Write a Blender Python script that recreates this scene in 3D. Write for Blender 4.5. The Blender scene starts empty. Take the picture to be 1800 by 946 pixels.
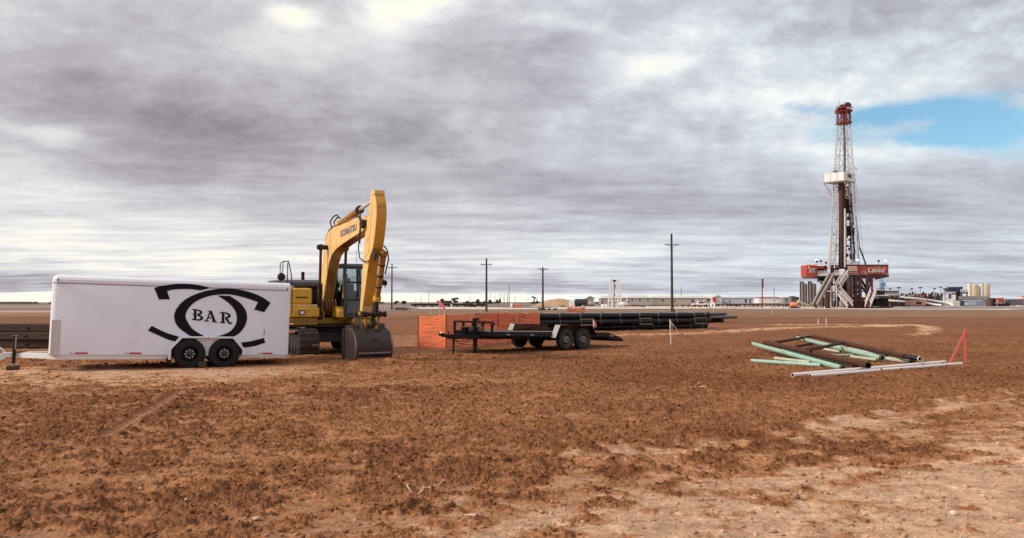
import bpy, bmesh, math, random
import numpy as np
from mathutils import Vector, Matrix
random.seed(7)
SC = bpy.context.scene
R = math.radians

# ------------------------------------------------------------ camera
F, CH = 1400.0, 1.71
PIT = math.atan(58 / F)
cd = bpy.data.cameras.new('camera')
cam = bpy.data.objects.new('camera', cd)
SC.collection.objects.link(cam)
cam.location = (0, 0, CH)
cam.rotation_euler = (math.pi / 2 + PIT, 0, 0)
cd.sensor_width = 36; cd.lens = 36 * F / 1800
cd.clip_start = 0.1; cd.clip_end = 12000
SC.camera = cam
SC.view_settings.view_transform = 'Standard'
SC.view_settings.look = 'None'
SC.view_settings.exposure = 0.25
SC.view_settings.gamma = 1
SC.render.resolution_x, SC.render.resolution_y = 1024, 538

# ------------------------------------------------------------ sun and sky
SUN_EL, SUN_AZ = 34.0, -108.0            # azimuth measured from +Y towards +X
sd = bpy.data.lights.new('sun', 'SUN')
sd.energy = 2.9; sd.angle = R(10); sd.color = (1.0, 0.90, 0.76)
sun = bpy.data.objects.new('sun', sd); SC.collection.objects.link(sun)
sv = Vector((math.sin(R(SUN_AZ)) * math.cos(R(SUN_EL)), math.cos(R(SUN_AZ)) * math.cos(R(SUN_EL)), math.sin(R(SUN_EL))))
sun.rotation_euler = sv.to_track_quat('Z', 'Y').to_euler()
sun.location = (-40, -10, 40)

W = bpy.data.worlds.new('World'); SC.world = W; W.use_nodes = True
nt = W.node_tree; nt.nodes.clear()
def NN(t, kind, **kw):
    n = t.nodes.new(kind)
    for k, v in kw.items(): setattr(n, k, v)
    return n
def MA(t, op, a, b=None, c=None, clamp=False):
    n = t.nodes.new('ShaderNodeMath'); n.operation = op; n.use_clamp = clamp
    for i, v in enumerate((a, b, c)):
        if v is None: continue
        if isinstance(v, (int, float)): n.inputs[i].default_value = v
        else: t.links.new(v, n.inputs[i])
    return n.outputs[0]
def build_sky():
    t = nt
    out = NN(t, 'ShaderNodeOutputWorld')
    tc = NN(t, 'ShaderNodeTexCoord')
    sep = NN(t, 'ShaderNodeSeparateXYZ'); t.links.new(tc.outputs['Generated'], sep.inputs[0])
    x, y, z = sep.outputs
    az = MA(t, 'ARCTAN2', x, y); el = MA(t, 'ARCSINE', z)
    zz = MA(t, 'ADD', MA(t, 'MAXIMUM', z, 0.0), 0.13)
    px = MA(t, 'DIVIDE', x, zz); py = MA(t, 'DIVIDE', y, zz)
    cb = NN(t, 'ShaderNodeCombineXYZ'); t.links.new(px, cb.inputs[0]); t.links.new(py, cb.inputs[1])
    def noise(scale, det, rough, off, dist=0.0, vec=None, sc=(1, 1, 1)):
        mp = NN(t, 'ShaderNodeMapping'); mp.inputs['Location'].default_value = off; mp.inputs['Scale'].default_value = sc
        t.links.new(vec or cb.outputs[0], mp.inputs[0])
        n = NN(t, 'ShaderNodeTexNoise'); n.inputs['Scale'].default_value = scale
        n.inputs['Detail'].default_value = det; n.inputs['Roughness'].default_value = rough
        n.inputs['Distortion'].default_value = dist
        t.links.new(mp.outputs[0], n.inputs['Vector']); return n.outputs['Fac']
    nb = noise(6.0, 11, 0.66, (4, 1, 7), 0.15, vec=tc.outputs['Generated'], sc=(1, 1, 1.5))
    nc = noise(17.0, 9, 0.64, (9, 3, 2), 0.1, vec=tc.outputs['Generated'], sc=(1, 1, 1.6))
    z2 = MA(t, 'ADD', MA(t, 'MAXIMUM', z, 0.0), 0.045)
    cb2 = NN(t, 'ShaderNodeCombineXYZ'); t.links.new(MA(t, 'DIVIDE', x, z2), cb2.inputs[0]); t.links.new(MA(t, 'DIVIDE', y, z2), cb2.inputs[1])
    nr = noise(1.25, 9, 0.62, (2, 8, 0), 0.25, vec=cb2.outputs[0], sc=(.55, 1.25, 1))
    n1 = noise(0.62, 8, 0.50, (3.1, 7.7, 0), 0.5)
    n2 = noise(2.1, 8, 0.58, (11.1, 2.7, 0), 0.4, sc=(0.8, 1.2, 1))
    n3 = noise(7.0, 6, 0.62, (5.1, 9.3, 0), 0.3, sc=(0.9, 1.4, 1))
    w1 = noise(3.0, 5, 0.55, (1, 2, 3), vec=tc.outputs['Generated'], sc=(1, 1, 2.2))
    w2 = noise(3.0, 5, 0.55, (8, 5, 1), vec=tc.outputs['Generated'], sc=(1, 1, 2.2))
    azw = MA(t, 'ADD', az, MA(t, 'MULTIPLY', MA(t, 'SUBTRACT', w1, 0.5), 0.34))
    elw = MA(t, 'ADD', el, MA(t, 'MULTIPLY', MA(t, 'SUBTRACT', w2, 0.5), 0.13))
    def blob(bx, by, sx, sy, amp=1.0, tilt=0.0, ax=azw, ex=elw):
        a0 = math.atan((bx - 900) / F); e0 = math.atan((531 - by) / F * math.cos(a0))
        da = MA(t, 'SUBTRACT', ax, a0); de = MA(t, 'SUBTRACT', ex, e0)
        if tilt: de = MA(t, 'SUBTRACT', de, MA(t, 'MULTIPLY', da, tilt))
        da = MA(t, 'DIVIDE', da, sx / F); de = MA(t, 'DIVIDE', de, sy / F)
        q = MA(t, 'ADD', MA(t, 'MULTIPLY', da, da), MA(t, 'MULTIPLY', de, de))
        return MA(t, 'MULTIPLY', MA(t, 'POWER', 2.718, MA(t, 'MULTIPLY', q, -1.0)), amp)
    L = MA(t, 'ADD', 0.555, MA(t, 'MULTIPLY', MA(t, 'SUBTRACT', n1, 0.5), 0.66))
    el1 = MA(t, 'MULTIPLY', MA(t, 'SUBTRACT', el, 0.05), 6.0, clamp=True)
    L = MA(t, 'ADD', L, MA(t, 'MULTIPLY', MA(t, 'SUBTRACT', n2, 0.5), MA(t, 'ADD', 0.22, MA(t, 'MULTIPLY', el1, 0.06))))
    L = MA(t, 'ADD', L, MA(t, 'MULTIPLY', MA(t, 'MULTIPLY', MA(t, 'SUBTRACT', nb, 0.5), 0.80), el1))
    crisp = MA(t, 'SUBTRACT', MA(t, 'MULTIPLY', MA(t, 'SUBTRACT', nc, 0.43), 3.6, clamp=True), 0.45)
    L = MA(t, 'ADD', L, MA(t, 'MULTIPLY', MA(t, 'MULTIPLY', crisp, 0.22), MA(t, 'MULTIPLY', el1, MA(t, 'ADD', 0.40, MA(t, 'MULTIPLY', MA(t, 'ADD', az, 0.2), 1.2, clamp=True)))))
    L = MA(t, 'ADD', L, MA(t, 'MULTIPLY', MA(t, 'MULTIPLY', MA(t, 'SUBTRACT', nr, 0.5), 1.05), MA(t, 'SUBTRACT', 1.0, el1)))
    L = MA(t, 'ADD', L, MA(t, 'MULTIPLY', MA(t, 'SUBTRACT', n3, 0.5), 0.30))
    for b in SKY_BLOBS:
        L = MA(t, 'ADD', L, blob(*b))
    # a clear pale strip under the cloud deck, along the horizon
    strip = MA(t, 'SUBTRACT', 1.0, MA(t, 'DIVIDE', el, 0.0125), clamp=True)
    strip = MA(t, 'MULTIPLY', strip, 3.0, clamp=True)
    stripl = MA(t, 'MULTIPLY', strip, MA(t, 'ADD', 0.02, blob(300, 520, 900, 400, 0.62, ax=az, ex=el)))
    L = MA(t, 'ADD', L, stripl, clamp=True)
    cr = NN(t, 'ShaderNodeValToRGB'); t.links.new(L, cr.inputs[0])
    e = cr.color_ramp.elements
    e[0].position = 0.05; e[0].color = (.255, .235, .260, 1)
    e[1].position = 1.0; e[1].color = (.93, .88, .74, 1)
    for p, c in ((.27, (.395, .368, .398)), (.47, (.520, .508, .538)), (.66, (.665, .660, .672)), (.84, (.84, .815, .760))):
        k = e.new(p); k.color = (*c, 1)
    # cooler towards the right of the view
    rt = MA(t, 'MULTIPLY', MA(t, 'ADD', az, 0.30), 1.5, clamp=True)
    mxc = NN(t, 'ShaderNodeMix', data_type='RGBA', blend_type='MULTIPLY')
    t.links.new(rt, mxc.inputs[0]); t.links.new(cr.outputs[0], mxc.inputs[6]); mxc.inputs[7].default_value = (.93, 1.01, 1.07, 1)
    # the rest of the dome, behind the viewer, has thinner and brighter cloud
    back = MA(t, 'MULTIPLY', MA(t, 'SUBTRACT', 0.25, y), 1.1, clamp=True)
    high = MA(t, 'MULTIPLY', MA(t, 'SUBTRACT', z, 0.42), 2.0, clamp=True)
    st = MA(t, 'ADD', 0.97, MA(t, 'ADD', MA(t, 'MULTIPLY', back, BACK), MA(t, 'MULTIPLY', high, 0.0)))
    bgc = NN(t, 'ShaderNodeBackground'); t.links.new(mxc.outputs[2], bgc.inputs[0]); t.links.new(st, bgc.inputs[1])
    sky = NN(t, 'ShaderNodeTexSky', sky_type='NISHITA', sun_disc=False)
    sky.sun_elevation = R(SUN_EL); sky.sun_rotation = R(SUN_AZ); sky.air_density = 1.3; sky.dust_density = 0.4; sky.ozone_density = 2.5
    bgs = NN(t, 'ShaderNodeBackground'); bgs.inputs[1].default_value = 0.10
    tint = NN(t, 'ShaderNodeMix', data_type='RGBA', blend_type='MULTIPLY'); tint.inputs[0].default_value = 1; t.links.new(sky.outputs[0], tint.inputs[6]); tint.inputs[7].default_value = (.74, 1.0, 1.10, 1)
    t.links.new(tint.outputs[2], bgs.inputs[0])
    # break in the clouds (upper right)
    hole = None
    for b in HOLE_BLOBS:
        q = blob(*b); hole = q if hole is None else MA(t, 'ADD', hole, q)
    hn = noise(7.0, 8, 0.66, (2, 4, 6), 0.4, vec=tc.outputs['Generated'], sc=(1, 1, 2.6))
    hole = MA(t, 'ADD', hole, MA(t, 'MULTIPLY', MA(t, 'SUBTRACT', hn, 0.5), 1.7))
    hole = MA(t, 'ADD', hole, MA(t, 'MULTIPLY', MA(t, 'SUBTRACT', nc, 0.5), 1.1))
    hole = MA(t, 'MULTIPLY', MA(t, 'SUBTRACT', hole, 0.40), 1.35, clamp=True)
    mx = NN(t, 'ShaderNodeMixShader'); t.links.new(MA(t, 'SMOOTH_MIN', hole, 1.0, 0.1), mx.inputs[0])
    t.links.new(bgc.outputs[0], mx.inputs[1]); t.links.new(bgs.outputs[0], mx.inputs[2])
    t.links.new(mx.outputs[0], out.inputs[0])
BACK = 0.0
SKY_BLOBS = [  # px, py, sx, sy, amp, tilt : clouds thicker (negative) or thinner (positive) in that direction
    (60, 190, 300, 60, -.24, -.15), (420, 225, 260, 55, -.24, -.2), (760, 250, 240, 60, -.22, -.2), (330, 300, 260, 40, -.14, -.1),
    (150, 60, 300, 80, -.05), (500, 15, 60, 25, .45), (735, 22, 75, 30, .5), (640, 70, 120, 40, .12),
    (60, 240, 0.1 + 70, 14, .3), (130, 330, 330, 30, .04), (120, 400, 420, 60, .13), (520, 425, 420, 46, .12), (250, 500, 500, 9, -.16),
    (700, 500, 500, 10, -.22), (1200, 500, 500, 12, -.12), (1075, 118, 70, 26, .42), (960, 50, 90, 16, .2), (1180, 60, 120, 24, .18),
    (1310, 160, 90, 40, .32), (1500, 30, 350, 45, -.16), (1140, 190, 160, 70, -.06), (1340, 95, 140, 26, .16),
    (1560, 130, 200, 30, .12), (1680, 260, 260, 26, .30, -.05), (1400, 330, 240, 50, -.10), (1620, 400, 320, 60, -.16),
    (1150, 350, 260, 60, -.14), (900, 330, 200, 40, -.10), (980, 440, 300, 34, .16), (1620, 500, 400, 20, .06), (1520, 205, 60, 26, .1),
]
HOLE_BLOBS = [(1690, 218, 170, 40, 1.0, -.10), (1540, 188, 120, 22, .75, -.1), (1400, 176, 80, 16, .62), (1850, 215, 110, 60, .9), (1630, 216, 36, 12, -.5), (1240, 150, 30, 14, .25)]
build_sky()

# ------------------------------------------------------------ pixel helpers (used only to find real positions)
def ray(px, py):
    x = (px - 900) / F; y = (473 - py) / F
    c, s = math.cos(PIT), math.sin(PIT)
    return Vector((x, c - y * s, s + y * c))
def atY(px, py, Y):
    r = ray(px, py); k = Y / r.y
    return Vector((r.x * k, Y, CH + r.z * k))
def atZ(px, py, z=0.0):
    r = ray(px, py); k = (z - CH) / r.z
    return Vector((r.x * k, r.y * k, z))
def onlocal(root, px, py, axis, val):
    """where the line of sight meets the plane local[axis]=val of a placed object"""
    m = root.matrix_basis.inverted()
    o = m @ Vector((0, 0, CH)); d = m.to_3x3() @ ray(px, py)
    k = (val - o[axis]) / d[axis]
    return o + d * k

# ------------------------------------------------------------ materials
MATS = {}
def mat(name, col, rough=0.6, metal=0.0, var=0.12, scale=3.0, bump=0.0, bscale=40.0, dirt=None, dfac=0.5, dscale=2.0, dlow=None, coat=0.0, spec=0.5, stretch=(1, 1, 1)):
    if name in MATS: return MATS[name]
    m = bpy.data.materials.new(name); m.use_nodes = True; t = m.node_tree
    b = t.nodes['Principled BSDF']
    b.inputs['Roughness'].default_value = rough; b.inputs['Metallic'].default_value = metal
    b.inputs['Specular IOR Level'].default_value = spec
    if coat: b.inputs['Coat Weight'].default_value = coat; b.inputs['Coat Roughness'].default_value = 0.12
    tc = NN(t, 'ShaderNodeTexCoord'); mp = NN(t, 'ShaderNodeMapping'); mp.inputs['Scale'].default_value = stretch
    t.links.new(tc.outputs['Object'], mp.inputs[0])
    n = NN(t, 'ShaderNodeTexNoise'); n.inputs['Scale'].default_value = scale; n.inputs['Detail'].default_value = 6
    n.inputs['Roughness'].default_value = 0.65
    t.links.new(mp.outputs[0], n.inputs['Vector'])
    cr = NN(t, 'ShaderNodeMapRange'); cr.inputs[1].default_value = .25; cr.inputs[2].default_value = .75
    cr.inputs[3].default_value = 1 - var; cr.inputs[4].default_value = 1 + var
    t.links.new(n.outputs['Fac'], cr.inputs[0])
    mul = NN(t, 'ShaderNodeMix', data_type='RGBA', blend_type='MULTIPLY'); mul.inputs[0].default_value = 1
    mul.inputs[6].default_value = (*col, 1); t.links.new(cr.outputs[0], mul.inputs[7])
    last = mul.outputs[2]
    if dirt:
        n2 = NN(t, 'ShaderNodeTexNoise'); n2.inputs['Scale'].default_value = dscale; n2.inputs['Detail'].default_value = 9
        n2.inputs['Roughness'].default_value = 0.72
        t.links.new(mp.outputs[0], n2.inputs['Vector'])
        f = MA(t, 'MULTIPLY', MA(t, 'SUBTRACT', n2.outputs['Fac'], 1 - dfac - .02), 5.0, clamp=True)
        if dlow is not None:
            sp = NN(t, 'ShaderNodeSeparateXYZ'); t.links.new(tc.outputs['Object'], sp.inputs[0])
            g = MA(t, 'SUBTRACT', 1.0, MA(t, 'DIVIDE', sp.outputs[2], dlow), clamp=True)
            f = MA(t, 'ADD', f, MA(t, 'MULTIPLY', MA(t, 'MULTIPLY', g, n2.outputs['Fac']), 1.3), clamp=True)
        f = MA(t, 'MULTIPLY', f, 0.8)
        mx = NN(t, 'ShaderNodeMix', data_type='RGBA'); t.links.new(f, mx.inputs[0]); t.links.new(last, mx.inputs[6])
        mx.inputs[7].default_value = (*dirt, 1); last = mx.outputs[2]
    t.links.new(last, b.inputs['Base Color'])
    rr = MA(t, 'ADD', rough - 0.08, MA(t, 'MULTIPLY', n.outputs['Fac'], 0.16), clamp=True); t.links.new(rr, b.inputs['Roughness'])
    if bump:
        n3 = NN(t, 'ShaderNodeTexNoise'); n3.inputs['Scale'].default_value = bscale; n3.inputs['Detail'].default_value = 5
        t.links.new(mp.outputs[0], n3.inputs['Vector'])
        bp = NN(t, 'ShaderNodeBump'); bp.inputs['Strength'].default_value = bump; bp.inputs['Distance'].default_value = 0.02
        t.links.new(n3.outputs['Fac'], bp.inputs['Height']); t.links.new(bp.outputs[0], b.inputs['Normal'])
    MATS[name] = m
    return m
DUST = (.30, .17, .10)
m_white = mat('white_paint', (.80, .79, .82), .32, var=.03, scale=.8, coat=.25, dirt=(.50, .42, .38), dfac=.30, dscale=1.2)
m_trailer = mat('trailer_panel', (.77, .785, .865), .34, var=.05, scale=.7, coat=.2, bump=.12, bscale=2.2, dirt=(.60, .56, .60), dfac=.36, dscale=.9)
m_roofw = mat('roof_edge_panel', (.80, .80, .90), .38, var=.03, scale=.8, coat=.25)
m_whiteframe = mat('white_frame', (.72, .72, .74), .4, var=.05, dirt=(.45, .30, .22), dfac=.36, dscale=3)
m_bright = mat('aluminium', (.62, .60, .58), .35, metal=.7, var=.08, scale=8, bump=.15, bscale=120)
m_black = mat('black_paint', (.012, .009, .010), .55, spec=.3, var=.3, scale=6, dirt=(.06, .032, .026), dfac=.40, dscale=4)
m_decal = mat('black_vinyl', (.008, .007, .009), .55, var=.15, spec=.15)
m_rubber = mat('rubber', (.020, .018, .018), .8, var=.3, scale=12, dirt=(.045, .028, .020), dfac=.40, dscale=5, spec=.2)
m_rubberd = mat('dusty_rubber', (.022, .018, .017), .8, var=.3, scale=12, dirt=(.12, .075, .055), dfac=.46, dscale=5)
m_rimg = mat('grey_rim', (.13, .108, .10), .5, metal=.2, var=.2, scale=10, dirt=(.16, .10, .07), dfac=.42, dscale=9)
m_rimb = mat('black_rim', (.022, .020, .021), .4, var=.2)
m_nut = mat('bright_nut', (.75, .75, .75), .35, metal=.3)
m_red = mat('red_reflector', (.50, .02, .03), .3, var=.1)
m_steel = mat('steel', (.35, .34, .34), .35, metal=.8, var=.12)
m_chrome = mat('chrome', (.72, .70, .72), .3, metal=.45, var=.03)
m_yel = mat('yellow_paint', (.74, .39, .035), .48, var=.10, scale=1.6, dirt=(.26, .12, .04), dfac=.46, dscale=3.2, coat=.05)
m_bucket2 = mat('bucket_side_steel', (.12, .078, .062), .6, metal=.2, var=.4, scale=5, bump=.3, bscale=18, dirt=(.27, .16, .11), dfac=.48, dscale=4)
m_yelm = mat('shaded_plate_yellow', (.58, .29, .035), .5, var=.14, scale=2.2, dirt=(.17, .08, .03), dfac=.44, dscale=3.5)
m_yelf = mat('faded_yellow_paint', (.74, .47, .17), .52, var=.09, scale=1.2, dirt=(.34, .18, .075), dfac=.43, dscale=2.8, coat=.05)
m_yelo = mat('ochre_and_shade_yellow', (.34, .15, .022), .55, var=.16, scale=2, dirt=(.10, .045, .02), dfac=.50, dscale=4)  # ochre parts; the dark tone also paints shade under the boom
m_darkst = mat('dark_steel', (.026, .016, .014), .65, spec=.3, var=.4, scale=6, dirt=(.085, .045, .030), dfac=.40, dscale=5)
m_bucket = mat('worn_bucket', (.048, .031, .027), .58, metal=.25, var=.35, scale=3.5, bump=.3, bscale=18, dirt=(.13, .07, .045), dfac=.43, dscale=3.2)
m_track = mat('track_steel', (.055, .038, .032), .62, metal=.2, var=.4, scale=7, dirt=(.16, .085, .055), dfac=.46, dscale=5)
m_grey = mat('dark_grey_paint', (.038, .035, .038), .5, var=.2, scale=3)
m_hose = mat('hose', (.02, .018, .018), .5, var=.2)
m_hoset = mat('tan_hose', (.22, .13, .055), .5, var=.2)
m_glass = mat('cab_glass', (.10, .16, .17), .06, var=.05, spec=.9, coat=.5)
m_glassd = mat('dark_glass', (.02, .022, .025), .08, var=.05, spec=.8)
m_seat = mat('seat_cloth', (.06, .065, .075), .9)
m_wood = mat('weathered_timber', (.062, .036, .025), .9, var=.6, scale=3, bump=.8, bscale=10, stretch=(.25, 3, 3), dirt=(.13, .08, .055), dfac=.44, dscale=3)
m_deck = mat('deck_boards', (.20, .14, .11), .85, var=.35, scale=3, stretch=(.4, 6, 3), bump=.3, bscale=14)
m_lath = mat('pale_lath', (.62, .46, .34), .8, var=.15, scale=8)
m_lathw = mat('whitish_lath', (.72, .64, .58), .8, var=.12, scale=8)
m_pink = mat('pink_ribbon', (.85, .23, .26), .6, var=.1)
m_redlath = mat('painted_red_lath', (.72, .13, .12), .6, var=.14, scale=9)
m_orange = mat('orange_plastic', (.90, .20, .07), .5, var=.16, scale=2.5, dirt=(.72, .30, .16), dfac=.36, dscale=3)
m_pipeb = mat('black_polyethylene', (.010, .008, .010), .45, var=.3, scale=1.5, spec=.4, dirt=(.028, .018, .016), dfac=.40, dscale=3)
m_strap = mat('pale_strap', (.42, .38, .35), .5)
m_mint = mat('mint_pipe_coat', (.29, .47, .38), .48, var=.16, scale=3, dirt=(.30, .25, .17), dfac=.45, dscale=3.5)
m_mintd = mat('dusty_mint_pipe_coat', (.46, .52, .40), .5, var=.14, scale=3, dirt=(.40, .30, .21), dfac=.50, dscale=3.5)
m_rust = mat('rusty_pipe', (.082, .034, .023), .8, spec=.15, var=.45, scale=5, dirt=(.14, .058, .034), dfac=.46, dscale=4)
m_bore = mat('pipe_bore', (.02, .014, .012), .9)
m_pvc = mat('white_plastic_pipe', (.88, .78, .72), .4, var=.05, dirt=(.42, .25, .18), dfac=.28, dscale=4)
m_pole = mat('creosote_pole', (.060, .036, .030), .85, var=.35, scale=2, stretch=(3, 3, .4))
m_polef = mat('weathered_pole', (.17, .14, .13), .85, var=.3)
m_insul = mat('insulator', (.20, .16, .15), .4)
m_redp = mat('oxide_red_paint', (.25, .028, .026), .5, var=.2, scale=1)
m_redb = mat('bright_red_paint', (.40, .050, .036), .5, var=.16, scale=1, dirt=(.45, .16, .10), dfac=.42, dscale=1.2)
m_maroon = mat('maroon_paint', (.065, .018, .018), .6, var=.3, scale=1)
m_mast = mat('mast_white_steel', (.60, .57, .56), .5, var=.12, scale=1.2, dirt=(.30, .20, .17), dfac=.42, dscale=1.5)
m_dmast = mat('dark_brown_steel', (.10, .055, .046), .6, var=.3, scale=1)  # dark brown is the steel's own colour
m_dpipe = mat('drill_pipe_rust', (.105, .045, .030), .65, var=.35, scale=2, stretch=(4, 4, .2))
m_silo = mat('grey_silo', (.24, .23, .235), .55, var=.12, scale=1)
m_cream = mat('cream_tank', (.66, .55, .42), .5, var=.07, scale=.6)
m_blue = mat('blue_paint', (.16, .27, .40), .5, var=.15, scale=1)
m_navy = mat('navy_paint', (.045, .055, .10), .5, var=.3, scale=1)
m_siding = mat('tan_siding', (.36, .32, .30), .7, var=.05, scale=1)
m_sidingb = mat('bluish_siding', (.42, .44, .50), .6, var=.05, scale=1)
m_roof = mat('pale_roof', (.58, .55, .52), .6, var=.06)
m_win = mat('window_dark', (.03, .03, .035), .2)
m_salmon = mat('salmon_paint', (.80, .28, .14), .5, var=.12, scale=1)
m_concrete = mat('pale_concrete', (.66, .56, .50), .85, var=.12, scale=2)
m_greyst = mat('grey_steel', (.30, .28, .28), .55, var=.2, scale=1)
m_leaf = mat('scrub_foliage', (.10, .085, .060), .9, var=.4, scale=2)
m_bark = mat('scrub_bark', (.10, .07, .055), .9)
m_lampglass = mat('lamp_glass', (.8, .8, .8), .2)

def emis(name, col, s):
    m = mat(name, col, .4); b = m.node_tree.nodes['Principled BSDF']
    b.inputs['Emission Color'].default_value = (*col, 1); b.inputs['Emission Strength'].default_value = s
    return m
m_lit = emis('lit_lamp', (1, .93, .85), 3.0)

# ------------------------------------------------------------ mesh builder
class B:
    def __init__(s): s.v = []; s.f = []
    def add(s, vs, fs, M=None):
        o = len(s.v)
        for p in vs:
            p = Vector(p); s.v.append(tuple(M @ p) if M else tuple(p))
        s.f += [tuple(i + o for i in f) for f in fs]
        return s
    def box(s, x0, x1, y0, y1, z0, z1, M=None):
        vs = [(x, y, z) for z in (z0, z1) for x, y in ((x0, y0), (x1, y0), (x1, y1), (x0, y1))]
        return s.add(vs, [(3, 2, 1, 0), (4, 5, 6, 7), (0, 1, 5, 4), (1, 2, 6, 5), (2, 3, 7, 6), (3, 0, 4, 7)], M)
    def frame(s, a, b, up=None):
        a, b = Vector(a), Vector(b); d = (b - a).normalized()
        up = Vector(up) if up else (Vector((0, 0, 1)) if abs(d.z) < .95 else Vector((1, 0, 0)))
        x = d.cross(up).normalized(); y = x.cross(d).normalized()
        return a, b, d, x, y
    def bar(s, a, b, w, h=None, up=None):
        h = h or w; a, b, d, x, y = s.frame(a, b, up)
        vs = [p + x * sx * w / 2 + y * sy * h / 2 for p in (a, b) for sx, sy in ((-1, -1), (1, -1), (1, 1), (-1, 1))]
        return s.add(vs, [(3, 2, 1, 0), (4, 5, 6, 7), (0, 1, 5, 4), (1, 2, 6, 5), (2, 3, 7, 6), (3, 0, 4, 7)])
    def tube(s, a, b, r, n=12, r2=None, caps=True):
        r2 = r if r2 is None else r2; a, b, d, x, y = s.frame(a, b)
        vs = []
        for p, q in ((a, r), (b, r2)):
            for i in range(n):
                t = 2 * math.pi * i / n; vs.append(p + (x * math.cos(t) + y * math.sin(t)) * q)
        fs = [(i, (i + 1) % n, n + (i + 1) % n, n + i) for i in range(n)]
        if caps: fs += [tuple(range(n))[::-1], tuple(range(n, 2 * n))]
        return s.add(vs, fs)
    def pipe(s, a, b, r, n=14, wall=None):
        """open ended pipe"""
        wall = wall or r * .12; a, b, d, x, y = s.frame(a, b); vs = []
        for p in (a, b):
            for q in (r, r - wall):
                for i in range(n):
                    t = 2 * math.pi * i / n; vs.append(p + (x * math.cos(t) + y * math.sin(t)) * q)
        fs = []
        for i in range(n):
            j = (i + 1) % n
            fs += [(i, j, 2 * n + j, 2 * n + i), (n + j, n + i, 3 * n + i, 3 * n + j), (j, i, n + i, n + j), (2 * n + i, 2 * n + j, 3 * n + j, 3 * n + i)]
        return s.add(vs, fs)
    def path(s, pts, r, n=8, closed=False):
        pts = [Vector(p) for p in pts]; m = len(pts); rings = []
        prev = None
        for i, p in enumerate(pts):
            d = (pts[min(i + 1, m - 1)] - pts[max(i - 1, 0)]).normalized()
            if prev is None:
                up = Vector((0, 0, 1)) if abs(d.z) < .9 else Vector((1, 0, 0)); x = d.cross(up).normalized()
            else: x = (prev - d * prev.dot(d)).normalized()
            prev = x; y = x.cross(d).normalized()
            rr = r[i] if isinstance(r, (list, tuple)) else r
            rings.append([p + (x * math.cos(2 * math.pi * k / n) + y * math.sin(2 * math.pi * k / n)) * rr for k in range(n)])
        vs = [v for rg in rings for v in rg]; fs = []
        for i in range(m - 1):
            for k in range(n):
                j = (k + 1) % n; fs.append((i * n + k, i * n + j, (i + 1) * n + j, (i + 1) * n + k))
        fs += [tuple(range(n))[::-1], tuple(range((m - 1) * n, m * n))]
        return s.add(vs, fs)
    def prism(s, poly, c0, c1, axis=1, M=None):
        """polygon in the two other axes, extruded along axis from c0 to c1"""
        n = len(poly)
        def P(a, b, c):
            return {0: (c, a, b), 1: (a, c, b), 2: (a, b, c)}[axis]
        vs = [P(a, b, c0) for a, b in poly] + [P(a, b, c1) for a, b in poly]
        fs = [tuple(range(n))[::-1], tuple(range(n, 2 * n))] + [(i, (i + 1) % n, n + (i + 1) % n, n + i) for i in range(n)]
        return s.add(vs, fs, M)
    def lathe(s, prof, n=32, axis='z', c=(0, 0, 0), M=None, caps=True, ring=False):
        """profile of (r, h) revolved round an axis through c"""
        c = Vector(c); vs = []
        for r, h in prof:
            for i in range(n):
                t = 2 * math.pi * i / n; a, b = r * math.cos(t), r * math.sin(t)
                vs.append(c + Vector({'z': (a, b, h), 'y': (a, h, b), 'x': (h, a, b)}[axis]))
        fs = []
        m = len(prof)
        for k in range(m - 1):
            for i in range(n):
                j = (i + 1) % n; fs.append((k * n + i, k * n + j, (k + 1) * n + j, (k + 1) * n + i))
        if ring: fs += [((m - 1) * n + i, (m - 1) * n + (i + 1) % n, (i + 1) % n, i) for i in range(n)]
        if caps and not ring and prof[0][0] > 1e-4: fs.append(tuple(range(n))[::-1])
        if caps and not ring and prof[-1][0] > 1e-4: fs.append(tuple(range((m - 1) * n, m * n)))
        return s.add(vs, fs, M)
    def obj(s, name, m, parent=None, bevel=0.0, smooth=35, seg=2):
        me = bpy.data.meshes.new(name); me.from_pydata(s.v, [], s.f)
        bm = bmesh.new(); bm.from_mesh(me); bmesh.ops.recalc_face_normals(bm, faces=bm.faces); bm.to_mesh(me); bm.free()
        if smooth:
            me.polygons.foreach_set('use_smooth', [True] * len(me.polygons)); me.set_sharp_from_angle(angle=R(smooth))
        me.materials.append(m)
        o = bpy.data.objects.new(name, me); SC.collection.objects.link(o)
        if parent: o.parent = parent
        if bevel:
            md = o.modifiers.new('bevel', 'BEVEL'); md.width = bevel; md.segments = seg; md.limit_method = 'ANGLE'; md.angle_limit = R(40)
            md.harden_normals = False
        return o
def parts(b, name, m, parent, **kw):
    """every separate piece collected in b becomes an object of its own"""
    p = list(range(len(b.v)))
    def find(i):
        while p[i] != i: p[i] = p[p[i]]; i = p[i]
        return i
    for f in b.f:
        r = find(f[0])
        for i in f[1:]: p[find(i)] = r
    grp = {}
    for f in b.f: grp.setdefault(find(f[0]), []).append(f)
    out = []
    for fs in grp.values():
        ids = sorted({i for f in fs for i in f}); mp = {i: k for k, i in enumerate(ids)}
        c = B(); c.v = [b.v[i] for i in ids]; c.f = [tuple(mp[i] for i in f) for f in fs]; out.append(c.obj(name, m, parent, **kw))
    return out
def thing(name, label, cat, loc=(0, 0, 0), rz=0.0, group=None, ry=0.0, rx=0.0):
    o = bpy.data.objects.new(name, None); SC.collection.objects.link(o)
    o.location = loc; o.rotation_euler = (rx, ry, rz); o.empty_display_size = .3
    o.matrix_basis = Matrix.LocRotScale(Vector(loc), o.rotation_euler, None)
    return tag(o, label, cat, group)
def tag(o, label, cat, group=None):
    o['label'] = label; o['category'] = cat
    if group: o['group'] = group
    return o
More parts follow.
